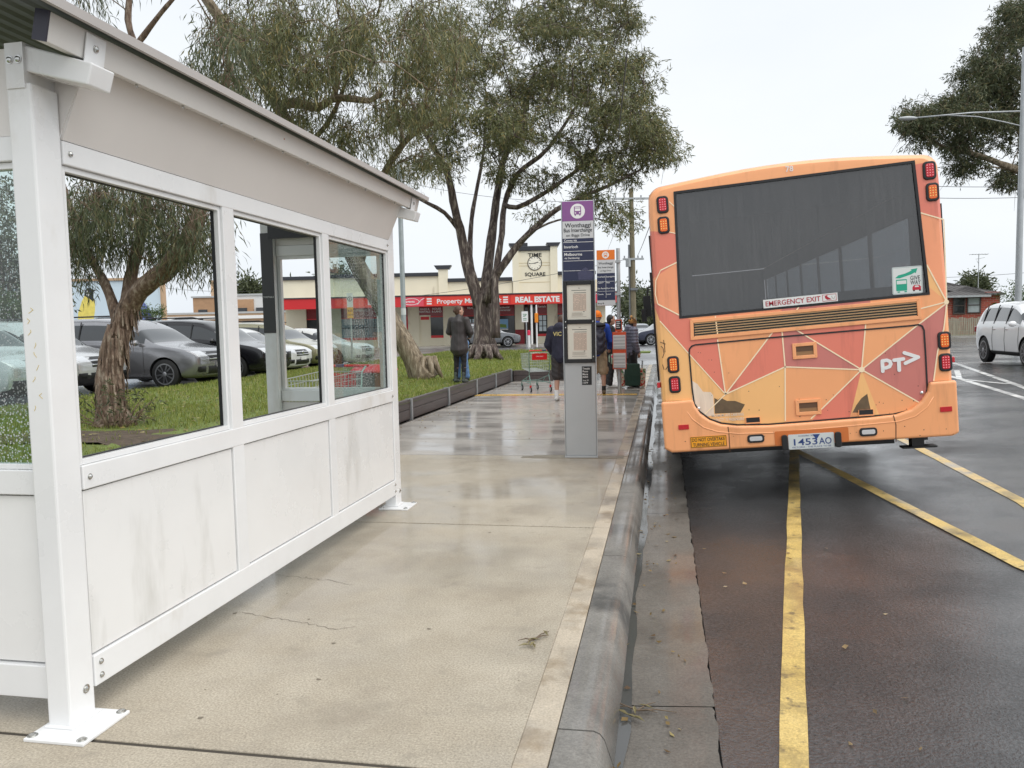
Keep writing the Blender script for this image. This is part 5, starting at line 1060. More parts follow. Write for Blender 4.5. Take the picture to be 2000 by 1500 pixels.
for k in range(6): b.cyl((x-.6+k*.24,4.6,hz(490)),(x-.6+k*.24,5.4,hz(490)),.012,4)
b.build('tv_aerial',GALV,hs_)
pf=thing('paling_fence','weathered grey timber paling fence in front of the brick house','fence',(hp.x-.9,hp.y-3.6,.2),YAW-R(2)); WOODF=mat('weathered_paling',(.30,.27,.22,1),.85,var=.4,vs=2,sx=(6,6,.5))
b=MB()
for k in range(46): x=-1.5+k*.15; h=1.3+random.uniform(-.06,.06); b.box(x,x+random.uniform(.105,.13),0,.02+random.uniform(0,.01),-.1,h)
b.build('paling',WOODF,pf); b=MB(); b.box(-1.5,5.4,.03,.1,.3,.38); b.box(-1.5,5.4,.03,.1,1.0,1.08); b.build('rail',WOODF,pf)
b=MB(); q=Vector((hp.x,hp.y,0)); 
def q_(s,d,z): p=q+_r0*s+_f0*d; return (p.x,p.y,z)
b.add([q_(-6,-6,.17),q_(30,-6,.17),q_(30,14,.28),q_(-6,14,.28)],[(0,1,2,3)]); struct(b.build('nature_strip',GRASSM))
b=MB(); b.add([q_(-6,-6.2,.12),q_(30,-6.2,.12),q_(30,-6.0,.24),q_(-6,-6.0,.24),q_(30,-7.8,.17),q_(-6,-7.8,.17)],[(0,1,2,3)]); b.add([q_(-8,-9.5,.175),q_(6,-12.5,.175),q_(6,-10.5,.30),q_(-4,-8.5,.30)],[(0,1,2,3)]); struct(b.build('far_kerb',KERBM))
# ---------------------------------------------------------------- poles and wires
TIMB=mat('pole_timber',(.20,.17,.11,1),.85,var=.35,vs=2,sx=(5,5,.4))
D=49; p=atD(1238,690,D); zt=atD(1235,372,D).z; up=thing('power_pole','tall timber power pole with crossarms beyond the waiting passengers','power pole',(p.x,p.y,0),YAW+R(3)); b=MB(); b.tube([(0,0,0),(-.02,0,zt*.5),(-.06,0,zt)],[.2,.17,.13],12); b.build('pole',TIMB,up,smooth=True,auto=40)
uz=lambda py: EYE+(635-py)*D/FPX
for py,w_ in ((393,1.15),(508,.65)): b=MB(); b.box(-w_,w_,-.2,-.1,uz(py)-.06,uz(py)+.06); c=b.build('crossarm',GALV,up); b=MB(); [b.cyl((x,-.15,uz(py)+.06),(x,-.15,uz(py)+.2),.045,8) for x in (-w_+.1,-w_*.45,w_*.45,w_-.1)]; b.build('insulator',mat('insulator_grey',(.3,.3,.32,1),.4),c)
b=MB(); b.cyl((-.33,-.2,uz(515)-.25),(-.33,-.2,uz(508)),.16,12); b.build('transformer',GALV,up); b=MB(); b.cyl((-.22,-.05,0),(-.25,-.05,uz(480)),.05,6); b.cyl((.03,-.2,.1),(.03,-.2,1.9),.12,8); b.box(-.2,.25,-.24,.2,uz(565)-.1,uz(565)+.05); b.build('conduit',mat('conduit',(.16,.17,.18,1),.5),up)
b=MB()
for s in (-1,1):
    P_=[V(s*.12,-.1,uz(430)),V(s*.4,-.1,uz(428)),V(s*.42,-.1,uz(432)),V(s*.65,-.1,uz(435)),V(s*.5,-.1,uz(447)),V(s*.1,-.1,uz(462))]; b.tube(P_,.02,5)
b.build('jumper_cable',BLACK,up)
D2=70; p=atD(608,660,D2); up2=thing('power_pole','slim far power pole seen through the middle shelter window','power pole',(p.x,p.y,0),YAW); b=MB(); b.cyl((0,0,0),(0,0,EYE+(648-541)*D2/FPX),.14,8); b.build('pole',TIMB,up2)
for py,w_ in ((549,1.),(562,.7)): b=MB(); b.box(-w_,w_,-.2,-.1,EYE+(648-py)*D2/FPX-.06,EYE+(648-py)*D2/FPX+.05); b.build('crossarm',TIMB,up2)
WIRE_=mat('wire_black',(.03,.03,.033,1),.5)
def wire(p0,p1,sag,label,r=.014):
    P_=[p0.lerp(p1,i/14)-V(0,0,sag*4*(i/14)*(1-i/14)) for i in range(15)]; b=MB(); b.tube(P_,r,5); tag(b.build('overhead_wire',WIRE_),label,'wire')
wire(atD(1212,393,49),atD(700,330,60),.8,'overhead wire running left from the upper crossarm of the timber power pole')
wire(atD(1216,508,49),atD(700,590,58),.3,'thin service wire dipping past the clock tower from the power pole')
wire(atD(1245,500,49),atD(1285,395,22),.1,'stay cable rising from the timber power pole to behind the bus')
wire(atD(1190,393,49),atD(1225,100,14),.4,'thin wire rising steeply from the left end of the crossarm')
wire(atD(1800,363,40),atD(2100,359,40),.1,'upper of the two overhead wires right of the bus roof')
wire(atD(1800,386,40),atD(2100,380,40),.1,'lower of the two overhead wires right of the bus roof')
wire(atD(1840,542,60),atD(2100,523,50),.1,'faint overhead wire above the brick house roof')
wire(atD(300,560,65),atD(620,556,70),.5,'overhead wire over the car park seen through the shelter windows')
D=29; p=atD(1986,690,D); sl=thing('street_light','tall galvanised street light pole with two long outreach arms on the right','street light',(p.x,p.y,.2),0)
zt=atD(1997,213,D).z-.2; b=MB(); b.tube([(0,0,0),(.0,0,zt*.5),(.03,0,zt+2)],[.12,.105,.085],14); b.build('pole',mat('pole_galv',(.42,.44,.45,1),.45,.5,var=.12,vs=3),sl,smooth=True,auto=40)
o_=Vector((p.x,p.y,.2)); b=MB(); b.tube([atD(1998,217,D)-o_,atD(1900,220,D)-o_,atD(1790,230,D)-o_],.028,8); b.build('outreach_arm',GALV,sl,smooth=True); b=MB(); b.tube([atD(1999,247,D)-o_,atD(1960,238,D)-o_,atD(1910,228,D)-o_,atD(1850,225,D)-o_],.022,8); b.build('brace_arm',GALV,sl,smooth=True)
c_=atD(1773,231,D)-o_; b=MB(); b.ell(c_,(.36,.12,.07),0,14,8,Matrix.Rotation(YAW,3,'Z')); b.build('lamp_head',mat('lamp_grey',(.45,.47,.48,1),.4),sl,smooth=True)
# ---------------------------------------------------------------- cars
TYRE=mat('tyre',(.012,.012,.012,1),.75); ALLOY=mat('alloy',(.42,.43,.45,1),.3,.8); CGL=mat('car_glass',(.02,.024,.027,1),.03,coat=1.); HEADL=mat('headlamp',(.60,.62,.65,1),.08,coat=.6); CLAD=mat('cladding',(.022,.022,.023,1),.55); TAILL=mat('car_tail_red',srgb(150,15,25),.2,coat=.4); PLT=mat('car_plate',(.7,.7,.68,1),.5); ARCH=mat('arch_liner',(.006,.006,.006,1),.9)
def lerp(a,b,t): return a+(b-a)*t
def interp(tab,x):
    for (x0,v0),(x1,v1) in zip(tab[:-1],tab[1:]):
        if x<=x1: t=(x-x0)/(x1-x0) if x1>x0 else 0; t=max(0,t); return lerp(v0,v1,t)
    return tab[-1][1]
_cm={}
def car(name,label,loc,rz,col,kind='suv',L=4.6,Wd=1.84,H=1.68,clad=True,grille='bar',plate=None,group='parked and passing cars',rough=.2,metal=.3):
    t=thing(name,label,'car',loc,rz,group)      # local: +x forward, z up
    P=mat(name+'_paint',col,rough,metal,coat=.6,var=.03,vs=3); hw=Wd/2; wr=.36 if kind=='suv' else .32
    xf,xr=L*.5-.92,-L*.5+.85; gc=.22 if kind=='suv' else .17
    belt=H*.60; bon=H*.575
    # stations: x, z_low, z_belt/shoulder, z_top, half width at shoulder, half width at top
    if kind=='suv': tops=[(-.5,.62),(-.485,.66),(-.45,.86),(-.40,.965),(-.28,1.),(-.1,1.),(.06,.965),(.16,.84),(.25,.635),(.30,.60),(.42,.545),(.475,.49),(.5,.42)]
    else: tops=[(-.5,.60),(-.48,.66),(-.36,.70),(-.30,.76),(-.19,.97),(-.08,1.),(.04,.985),(.13,.86),(.23,.66),(.29,.635),(.42,.57),(.475,.51),(.5,.44)]
    xs=[-.5,-.485,-.45,-.40,-.34,-.28,-.19,-.10,-.02,.06,.11,.16,.205,.25,.30,.36,.42,.46,.485,.5]
    ro=[];nP=9
    for u in xs:
        x=u*L; top=interp(tops,u)*H; end=abs(u); nar=1-.11*max(0,(end-.36)/.14)**2-(.13 if end>.492 else 0)
        zl=gc+(.09 if end>.47 else 0)+(.06 if end>.495 else 0); sh=min(belt-.02*u,top-.03); green=max(0,(top-sh)/(H-belt))
        wt=hw*nar*(1-.20*min(1,green)); zs=sh
        ro.append((x,[(0,zl),(hw*nar*.82,zl),(hw*nar*.97,zl+.10),(hw*nar*1.0,lerp(zl,zs,.55)),(hw*nar*.985,zs),(lerp(hw*nar*.97,wt*.985,.15),lerp(zs,top,.10)),(wt*.97,lerp(zs,top,.86)),(wt*.80,top-.012),(0,top+.015)]))
    bm=bmesh.new(); G_=[]
    for x,s in ro:
        row=[bm.verts.new((x,y,z)) for y,z in s]; G_.append(row+[bm.verts.new((x,-y,z)) for y,z in s[1:-1][::-1]])
    n=len(G_[0])
    def glass(i,j):
        u0,u1=xs[i],xs[i+1]; jj=j if j<nP-1 else n-1-j
        side=jj==5
        if kind=='suv':
            if side: return 3<=i<12 and i not in () 
            if jj in (6,7): return (11<=i<=12) or (i in (1,2) and jj in (6,7))
            if jj==5: return False
        else:
            if side: return 5<=i<12
            if jj in (6,7): return (10<=i<=12) or i in (4,5)
        return False
    for i in range(len(G_)-1):
        for j in range(n):
            f=bm.faces.new((G_[i][j],G_[i+1][j],G_[i+1][(j+1)%n],G_[i][(j+1)%n])); jj=j if j<nP-1 else n-1-j
            f.material_index=1 if glass(i,j) else (2 if (clad and jj in (0,1)) else 0); f.smooth=True
    for row,rev in ((G_[0],False),(G_[-1],True)): f=bm.faces.new(row if not rev else row[::-1]); f.material_index=0
    bmesh.ops.recalc_face_normals(bm,faces=bm.faces)
    me=bpy.data.meshes.new('b'); bm.to_mesh(me); bm.free()
    for m_ in (P,CGL,CLAD,ARCH): me.materials.append(m_)
    cut=MB()
    for x in (xf,xr):
        for s in (-1,1): cut.cyl((x,s*(hw-.30),wr),(x,s*(hw+.2),wr),wr+.055,28,3)
    cm=bpy.data.meshes.new('c'); cm.from_pydata(cut.v,[],cut.f)
    for m_ in (P,CGL,CLAD,ARCH): cm.materials.append(m_)
    cm.polygons.foreach_set('material_index',np.full(len(cut.f),3,dtype=np.int32)); co=bpy.data.objects.new('cutter',cm); COL.objects.link(co)
    def mods(ob):
        s_=ob.modifiers.new('s','SUBSURF'); s_.levels=s_.render_levels=2
        q=ob.modifiers.new('b','BOOLEAN'); q.operation='DIFFERENCE'; q.solver='EXACT'; q.object=co
    out=evaluated(me,mods); bpy.data.objects.remove(co)
    bm=bmesh.new(); bm.from_mesh(out); bm2=bm.copy()
    bmesh.ops.delete(bm,geom=[f for f in bm.faces if f.material_index==1],context='FACES'); bmesh.ops.delete(bm2,geom=[f for f in bm2.faces if f.material_index!=1],context='FACES')
    mb_=bpy.data.meshes.new('car_body'); bm.to_mesh(mb_); mg=bpy.data.meshes.new('window'); bm2.to_mesh(mg); bm.free(); bm2.free()
    for m_ in (P,CGL,CLAD,ARCH): mb_.materials.append(m_); mg.materials.append(m_)
    for mm in (mb_,mg): mm.polygons.foreach_set('use_smooth',np.ones(len(mm.polygons),dtype=bool)); mm.set_sharp_from_angle(angle=R(35))
    link('body',mb_,t); link('window',mg,t)
    from mathutils.bvhtree import BVHTree
    bv=BVHTree.FromPolygons([tuple(v.co) for v in out.vertices],[tuple(p.vertices) for p in out.polygons])
    # pillars, door lines, handles, mirrors
    def sidept(u,k): # point on side at station u between shoulder and top
        i=max(k2 for k2 in range(len(xs)-1) if xs[k2]<=u); tt=(u-xs[i])/(xs[i+1]-xs[i]); a_,b_=ro[i][1],ro[i+1][1]
        q=[(lerp(a_[j][0],b_[j][0],tt),lerp(a_[j][1],b_[j][1],tt)) for j in range(nP)]; return q
    b=MB()
    for s in (-1,1):
        for u in ((-.335,-.17,.01) if kind=='suv' else (-.13,.02)):
            q=sidept(u,0); P_=[V(u*L,s*(q[j][0]+.004),q[j][1]) for j in (5,6)]; b.tube([P_[0],P_[0].lerp(P_[1],.5)+V(0,s*.008,0),P_[1]],.015,6)
    b.build('door_pillar',BLACK,t); b=MB()
    for s in (-1,1):
        for u in (-.17,.01,.20):
            q=sidept(u,0); b.tube([V(u*L,s*(q[j][0]+.001),q[j][1]) for j in (2,3,4)],.005,4)
    b.build('door_seam',CLAD,t)
    for s in (-1,1):
        for u in (-.14,.04):
            q=sidept(u,0); b=MB(); b.box(u*L-.1,u*L+.08,s*q[4][0]-.02,s*q[4][0]+.025,q[4][1]-.09,q[4][1]-.055); b.build('door_handle',P if metal else CHROME,t,bevel=.01)
        q=sidept(.20,0); b=MB(); b.ell((.175*L,s*(q[4][0]+.10),q[4][1]+.075),(.07,.105,.075),0,12,8); b.build('wing_mirror',P,t,smooth=True); 
    # wheels
    for x in (xf,xr):
        for s in (-1,1):
            b=MB(); y0,y1=s*(hw-.23),s*(hw-.015); b.tube([(x,y0,wr),(x,lerp(y0,y1,.1),wr),(x,lerp(y0,y1,.9),wr),(x,y1,wr)],[wr-.03,wr,wr,wr-.035],28); o=b.build('wheel',TYRE,t,smooth=True,auto=50)
            b=MB(); b.cyl((x,y1-s*.06,wr),(x,y1+s*.001,wr),wr*.70,24,1); circ(b,(x,y1+s*.002,wr),wr*.72,0,.006*s,28,wr*.64,X,(0,0,1))
            for k in range(10):
                a_=k*math.pi/5+.15*(k%2); c_,s_=math.cos(a_),math.sin(a_); b.add([(x+c_*.05-s_*.02,y1+s*.008,wr+s_*.05+c_*.02),(x+c_*.05+s_*.02,y1+s*.008,wr+s_*.05-c_*.02),(x+c_*wr*.67+s_*.016,y1+s*.004,wr+s_*wr*.67-c_*.016),(x+c_*wr*.67-s_*.016,y1+s*.004,wr+s_*wr*.67+c_*.016)],[(0,1,2,3),(3,2,1,0)],0)
            b.ell((x,y1+s*.006,wr),(.055,.012,.055),0,12,6); b.build('rim',[ALLOY,BLACK],o)
    # front end: lamps, grille, lower intake, plate; rear: lamps
    zf=.43*H; fx_=L*.5
    def nose(y,z): # front surface x at (y,z): curved in plan
        h_=bv.ray_cast(V(L,y,z),V(-1,0,0))[0]
        return h_.x if h_ is not None else fx_-.25
    def slab(nm,y0,y1,z0,z1,m,pro=.012,par=t,k=6,taper=0.):
        b=MB(); vs=[]
        nz=4
        for i in range(k+1):
            y=lerp(y0,y1,i/k)
            for j in range(nz+1): z=lerp(z0,z1,j/nz); e_=pro if 0<i<k and 0<j<nz else pro*.2; vs.append((nose(y,z)+e_,y,z))
        w_=nz+1; b.add(vs,[(i*w_+j,(i+1)*w_+j,(i+1)*w_+j+1,i*w_+j+1) for i in range(k) for j in range(nz)]); return b.build(nm,m,par,smooth=True)
    for s in (-1,1):
        slab('headlight',s*hw*.50,s*hw*.90,.435*H,.515*H,HEADL,.014,k=8)
        slab('fog_lamp_bezel',s*hw*.62,s*hw*.88,.22*H,.30*H,BLACK,.012)
    g=slab('grille',-hw*.47,hw*.47,.37*H,.505*H,BLACK,.012,k=8)
    for k in range(2): slab('grille_bar',-hw*.46,hw*.46,(.39+.055*k)*H,(.413+.055*k)*H,CHROME,.02,g,8)
    b=MB(); b.ell((nose(0,.44*H)+.025,0,.445*H),(.012,.085,.06),0,14,6); b.build('badge',CHROME,g,smooth=True)
    slab('lower_intake',-hw*.52,hw*.52,.19*H,.30*H,BLACK,.012,k=8)
    slab('bumper_trim',-hw*.80,hw*.80,.145*H,.185*H,CLAD if clad else P,.02,k=10)
    b=MB(); xx=nose(0,.32*H)+.02; b.box(xx,xx+.012,-.185,.185,.285*H,.285*H+.115,0); 
    if plate: b.text(plate,(xx+.0125,0,.285*H+.028),(0,1,0),Z,.085,1,width=.32,bold=.01)
    b.build('number_plate',[PLT if not plate or plate[0]!='B' else INK,INK if not plate or plate[0]!='B' else WHITE],t)
    for s in (-1,1): b=MB(); b.box(-L*.5+.0,-L*.5+.14,s*hw*.66,s*hw*.93,.50*H,.60*H); b.build('tail_light',TAILL,t,bevel=.02)
    # wipers, roof rails
    if kind=='suv' and name!='moving_car':
        for s in (-1,1): b=MB(); b.tube([V(-.40*L,s*hw*.68,H*.975),V(-.30*L,s*hw*.70,H*1.02),V(.0*L,s*hw*.70,H*1.025),V(.07*L,s*hw*.68,H*.985)],.018,6); b.build('roof_rail',ALLOY if not metal else BLACK,t,smooth=True)
    return t
cz=.2
car('parked_car','silver four wheel drive parked leftmost, seen through the shelter\'s end pane',(-11.5-2.35,13.1,cz),0,(.62,.63,.64,1),L=4.75,Wd=1.88,H=1.78,metal=.5)
car('parked_car','pale silver car with dark slatted grille, nose beside the rough-barked tree trunk',(-12.35-2.2,15.75,cz),0,(.58,.59,.60,1),L=4.4,Wd=1.84,H=1.72,metal=.4,plate='BPD 4K1')
car('parked_car','grey four wheel drive with chrome-barred grille in the first shelter window',(-10.95-2.45,18.1,cz),0,(.32,.32,.335,1),L=4.9,Wd=1.92,H=1.76,metal=.7,clad=False)
car('parked_car','black four wheel drive behind the first shelter mullion',(-10.75-2.3,20.9,cz),0,(.012,.012,.015,1),L=4.6,Wd=1.84,H=1.74,metal=.3)
car('parked_car','white car parked between the black one and the gold one',(-11.4-2.2,23.6,cz),0,(.66,.66,.66,1),'sedan',L=4.5,Wd=1.8,H=1.5,clad=False,metal=0)
car('parked_car','gold-green four wheel drive in the middle shelter window',(-11.3-2.25,25.6,cz),R(-3),(.33,.31,.20,1),L=4.5,Wd=1.84,H=1.68,metal=.6,clad=False,plate='YFK 713')
car('parked_car','white sedan with pale bumper seen through the rain-spotted pane',(-10.9-2.3,28.1,cz),R(-4),(.62,.62,.60,1),'sedan',L=4.7,Wd=1.8,H=1.46,clad=False,metal=.1,plate='TUA 226')
car('parked_car','pale hatchback far across the car park behind the gold car',(-20.,33,cz),R(-100),(.58,.6,.6,1),'sedan',L=4.3,Wd=1.75,H=1.5,clad=False,metal=.1)
p=atD(948,677,53.5); car('parked_car','grey station wagon parked before the shop windows behind the gum tree',(p.x,p.y,.19),YAW+R(8),(.20,.21,.225,1),L=4.7,Wd=1.85,H=1.66,metal=.6)
p=atD(1266,676,52); car('parked_car','dark navy car on the far side street right of the puffer jacket',(p.x+1.2,p.y,.17),R(200),(.025,.03,.06,1),L=4.6,Wd=1.85,H=1.66,metal=.3)
p=atD(1252,645,85); car('parked_car','tiny silver car far down the side street',(p.x,p.y,.15),R(-80),(.4,.42,.44,1),'sedan',L=4.5,Wd=1.8,H=1.5,metal=.4)
car('moving_car','white crossover driving toward the camera in the opposite lane',(9.85,23.2,.22),R(-90),(.84,.85,.86,1),L=4.42,Wd=1.84,H=1.70,metal=0,rough=.25)

# ---------------------------------------------------------------- people
SKIN=mat('skin',(.50,.29,.21,1),.5,var=.06,vs=8); HAIRB=mat('hair_brown',(.075,.035,.02,1),.6,var=.4,vs=40); HAIRK=mat('hair_black',(.012,.011,.011,1),.5)
def vox(parts,size,smooth=2,disp=None):
    b=MB()
    for q in parts:
        if not isinstance(q[0],str): b.cap(*q)
        else: b.ell(q[1],q[2],0,14,10,q[3] if len(q)>3 else None)
    me=bpy.data.meshes.new('v'); me.from_pydata(b.v,[],b.f)
    def mods(ob):
        r=ob.modifiers.new('r','REMESH'); r.mode='VOXEL'; r.voxel_size=size; r.use_smooth_shade=True
        s=ob.modifiers.new('s','SMOOTH'); s.iterations=smooth; s.factor=.5
    out=evaluated(me,mods)
    if disp:
        nv=len(out.vertices); co=np.empty(nv*3); no=np.empty(nv*3); out.vertices.foreach_get('co',co); out.vertices.foreach_get('normal',no); co=co.reshape(-1,3); no=no.reshape(-1,3); co+=no*disp(co)[:,None]; out.vertices.foreach_set('co',co.ravel()); out.update()
    out.polygons.foreach_set('use_smooth',np.ones(len(out.polygons),dtype=bool)); return out
def person(label,loc,rz,h,pose,looks):
    t=thing('person',label,'person',loc,rz,'people waiting near the bus stop'); k=h/1.75
    J={n_:V(*p)*k for n_,p in pose.items()}   # +y is where the person faces
    hc=J['head']; hd=Matrix.Rotation(pose_turn(pose),3,'Z')
    e=lambda c,r: ('e',c,tuple(x*k for x in r),hd)
    fwd=hd@V(0,1,0); rt=hd@V(1,0,0)
    parts=[e(hc,(.076,.095,.115)),e(hc+fwd*.03*k-V(0,0,.06*k),(.06,.065,.065)),e(hc+fwd*.098*k-V(0,0,.015*k),(.013,.02,.022))]
    for s in (-1,1): parts.append(e(hc+rt*s*.078*k-V(0,0,.01*k),(.012,.022,.032)))
    parts+=[(J['neck'],.055*k,hc-V(0,0,.06*k),.056*k),(J['chest'],.125*k,J['waist'],.115*k),(J['waist'],.115*k,J['hip'],.125*k),(J['neck'],.06*k,J['chest'],.11*k)]
    for s in 'LR':
        sh,el,wr,hi,kn,an=(J[s+x] for x in ('sh','el','wr','hi','kn','an'))
        parts+=[(J['chest']+V(0,0,.05*k),.08*k,sh,.055*k),(sh,.052*k,el,.041*k),(el,.041*k,wr,.028*k),(J['hip'],.1*k,hi,.09*k),(hi,.088*k,kn,.058*k),(kn,.058*k,kn.lerp(an,.35),.056*k),(kn.lerp(an,.35),.056*k,an,.036*k),(an,.036*k,an+V(0,.04,-.045)*k,.036*k),(an+V(0,.04,-.05)*k,.034*k,an+V(0,.15,-.055)*k,.026*k)]
        d=(wr-el).normalized(); pm=wr+d*.05*k; parts.append((wr,.026*k,wr+d*.085*k,.034*k)); sd=V(0,1,0); sd=(sd-d*sd.dot(d)); sd=sd.normalized() if sd.length>.1 else V(1,0,0)
        inn_=V(-1,0,0)*( -1 if s=='L' else 1); inn_=(inn_-d*inn_.dot(d)); inn_=inn_.normalized() if inn_.length>.1 else V(0,0,1)
        for i,(o_,l_) in enumerate(((-.03,.055),(-.01,.072),(.011,.078),(.031,.066))):
            q0=wr+d*.085*k+sd*o_*k; q1=q0+d*l_*.55*k+inn_*.008*k; q2=q1+d*l_*.4*k+inn_*.025*k; parts+=[(q0,.0095*k,q1,.0088*k),(q1,.0088*k,q2,.0075*k)]
        q0=wr+d*.03*k+sd*.03*k; q1=q0+d*.035*k+sd*.03*k; parts+=[(q0,.012*k,q1,.01*k),(q1,.01*k,q1+d*.03*k+inn_*.012*k,.008*k)]
    me=vox(parts,.0085); me.materials.append(SKIN); link('body',me,t)
    L=looks; off=L.get('bulk',.02)*k
    # eyes and mouth are small dark marks on the face, children of the body thing
    b=MB()
    for s in (-1,1): b.ell(hc+fwd*.087*k+rt*s*.032*k+V(0,0,.012*k),(.011*k,.006*k,.007*k),0,8,5,hd)
    b.ell(hc+fwd*.088*k-V(0,0,.068*k),(.022*k,.006*k,.005*k),1,8,5,hd); b.build('face_marks',[INK,mat('lips',(.32,.12,.1,1),.5)],t)
    # top
    tp=[(J['chest']+V(0,0,.03*k),.13*k+off,J['waist'],.125*k+off),(J['neck']-V(0,0,.03*k),.07*k+off*.6,J['chest'],.12*k+off)]
    hem=L.get('hem',0.); hip=J['hip']
    tp+=[(J['waist'],.125*k+off,hip-V(0,0,hem*k),(.135+L.get('flare',0))*k+off)]
    for s in (-1,1): tp+=[(J['chest']+V(s*.06,0,.03)*k,.10*k+off,J['waist']+V(s*.05,0,0)*k,.10*k+off),(J['waist']+V(s*.05,0,0)*k,.10*k+off,hip+V(s*.06,0,-hem)*k,.10*k+off+L.get('flare',0)*k)]
    for s in 'LR':
        sh,el,wr=(J[s+x] for x in ('sh','el','wr')); tp+=[(J['chest']+V(0,0,.06*k),.09*k+off*.6,sh,.06*k+off*.8),(sh,.06*k+off*.8,el,.05*k+off*.8),(el,.05*k+off*.8,el.lerp(wr,.92),.038*k+off*.6)]
    if L.get('hood'): tp+=[('e',J['neck']+V(0,-.07,.0)*k,(.13*k,.09*k,.10*k),Matrix.Identity(3))]
    tp+=[(J['neck']-V(0,0,.02*k),.075*k,J['neck']+V(0,0,.03*k),.068*k)]
    dz=None
    if L.get('quilt'): dz=lambda co: .011*k*np.abs(np.sin(co[:,2]*math.pi/.075))-.004
    else: dz=lambda co: .002*k*np.sin(co[:,2]*30+np.sin(co[:,0]*21)*2+co[:,1]*15)
    me=vox(tp,.012,3,dz); me.materials.append(L['top']); j=link(L.get('topname','jacket'),me,t)
    # trousers / shorts / leggings
    lg=[(J['waist']-V(0,0,.06*k),.115*k,hip,.128*k)]; lo=L.get('loose',.012)*k
    for s in 'LR':
        hi,kn,an=(J[s+x] for x in ('hi','kn','an')); lg+=[(hip,.11*k,hi,.095*k+lo)]
        if L.get('shorts'): lg+=[(hi,.094*k+lo,hi.lerp(kn,.92),.076*k+lo*1.6)]
        else: lg+=[(hi,.092*k+lo,kn,.062*k+lo),(kn,.062*k+lo,an+V(0,0,.02*k),.042*k+lo*1.3)]
    me=vox(lg,.011,2,lambda co: .003*k*np.sin(co[:,2]*60+co[:,0]*30)); me.materials.append(L['legs']); link('shorts' if L.get('shorts') else 'trousers',me,t)
    for s in 'LR':
        an=J[s+'an']; sh_=[(an+V(0,-.02,-.035)*k,.046*k,an+V(0,.06,-.05)*k,.044*k),(an+V(0,.06,-.05)*k,.042*k,an+V(0,.17,-.058)*k,.034*k),(an+V(0,-.01,-.02)*k,.044*k,an+V(0,0,L.get('boot',.0)+.01)*k,.046*k)]
        me=vox(sh_,.009,2); co=np.empty(len(me.vertices)*3); me.vertices.foreach_get('co',co); co=co.reshape(-1,3); zf=an.z-.085*k; co[:,2]=np.maximum(co[:,2],zf); me.vertices.foreach_set('co',co.ravel()); me.materials.append(L['shoes']); link('shoe',me,t)
        if L.get('sock'): b=MB(); b.tube([an+V(0,0,.0)*k,an+V(0,0,L.get('sockh',.1))*k],[.044*k,.046*k],12); b.build('sock',L['sock'],t,smooth=True,auto=50)
    # hair or hat
    up=V(0,0,1)
    if L.get('hat'):
        me=vox([e(hc+V(0,0,.045*k)-fwd*.008*k,(.092,.108,.105))],.009,2,L.get('hatd')); co=np.empty(len(me.vertices)*3); me.vertices.foreach_get('co',co); co=co.reshape(-1,3); co[:,2]=np.maximum(co[:,2],hc.z+.012*k); me.vertices.foreach_set('co',co.ravel()); me.materials.append(L['hat']); ht=link('beanie',me,t)
        b=MB(); 
        for q_ in range(1): b.tube([hc+V(0,0,.005*k)-fwd*.008*k,hc+V(0,0,.05*k)-fwd*.008*k],[.104*k,.102*k],20,sq=lambda i,j_: 1.0)
        b.build('beanie_cuff',L.get('cuff',L['hat']),ht,smooth=True,auto=50)
        if L.get('pom'): b=MB(); b.ell(hc+V(0,0,.17*k)-fwd*.04*k,.04*k,0,10,8); b.build('pompom',L['pom'],ht,smooth=True)
    if L.get('hair'):
        hp=[e(hc+V(0,0,.022*k)-fwd*.022*k,(.086,.094,.108)),e(hc-fwd*.045*k-V(0,0,.03*k),(.075,.06,.075))]
        if L.get('bun'): hp.append(e(hc-fwd*.105*k+V(0,0,.0*k),(.045,.04,.045)))
        if L.get('longhair'): hp.append(e(hc-fwd*.05*k-V(0,0,.10*k),(.085,.06,.12)))
        me=vox(hp,.009,2); me.materials.append(L['hair']); link('hair',me,t)
    return t
def pose_turn(p): return R(p.get('_turn',(0,0,0))[2]) if '_turn' in p else 0
def stand(**k):
    p=dict(head=(0,.02,1.635),neck=(0,-.01,1.48),chest=(0,0,1.33),waist=(0,0,1.08),hip=(0,0,.93))
    for s,n_ in ((-1,'L'),(1,'R')):
        p[n_+'sh']=(s*.185,0,1.42); p[n_+'el']=(s*.235,-.03,1.14); p[n_+'wr']=(s*.225,.04,.90); p[n_+'hi']=(s*.09,0,.88); p[n_+'kn']=(s*.095,.02,.49); p[n_+'an']=(s*.1,-.02,.085)
    p.update(k); return p
FAB=lambda n_,c,r=.8: mat(n_,c,r,var=.25,vs=14)
BLKC=FAB('black_coat',(.036,.030,.030,1),.55); LEGG=FAB('black_leggings',(.010,.010,.012,1)); JEAN=FAB('blue_denim',srgb(92,126,168)); BOOT=mat('dark_green_boot',(.05,.065,.055,1),.6); WSHOE=mat('white_shoe',(.6,.6,.58,1),.5); BRSHOE=mat('brown_shoe',(.12,.085,.05,1),.7); BSHOE=mat('black_shoe',(.015,.015,.015,1),.6)
zL=.335
person('woman in a long dark coat and black leggings, back turned, on the lawn wall',(-4.33,16.56,zL),R(-14),1.66,stand(Lel=(-.27,.02,1.16),Lwr=(-.17,.2,1.10),Rel=(.28,.03,1.15),Rwr=(.17,.2,1.06),_turn=(0,0,-40)),dict(top=BLKC,topname='coat',bulk=.035,hem=.14,flare=.035,legs=LEGG,loose=.004,shoes=BOOT,boot=.12,hair=HAIRB,bun=True))
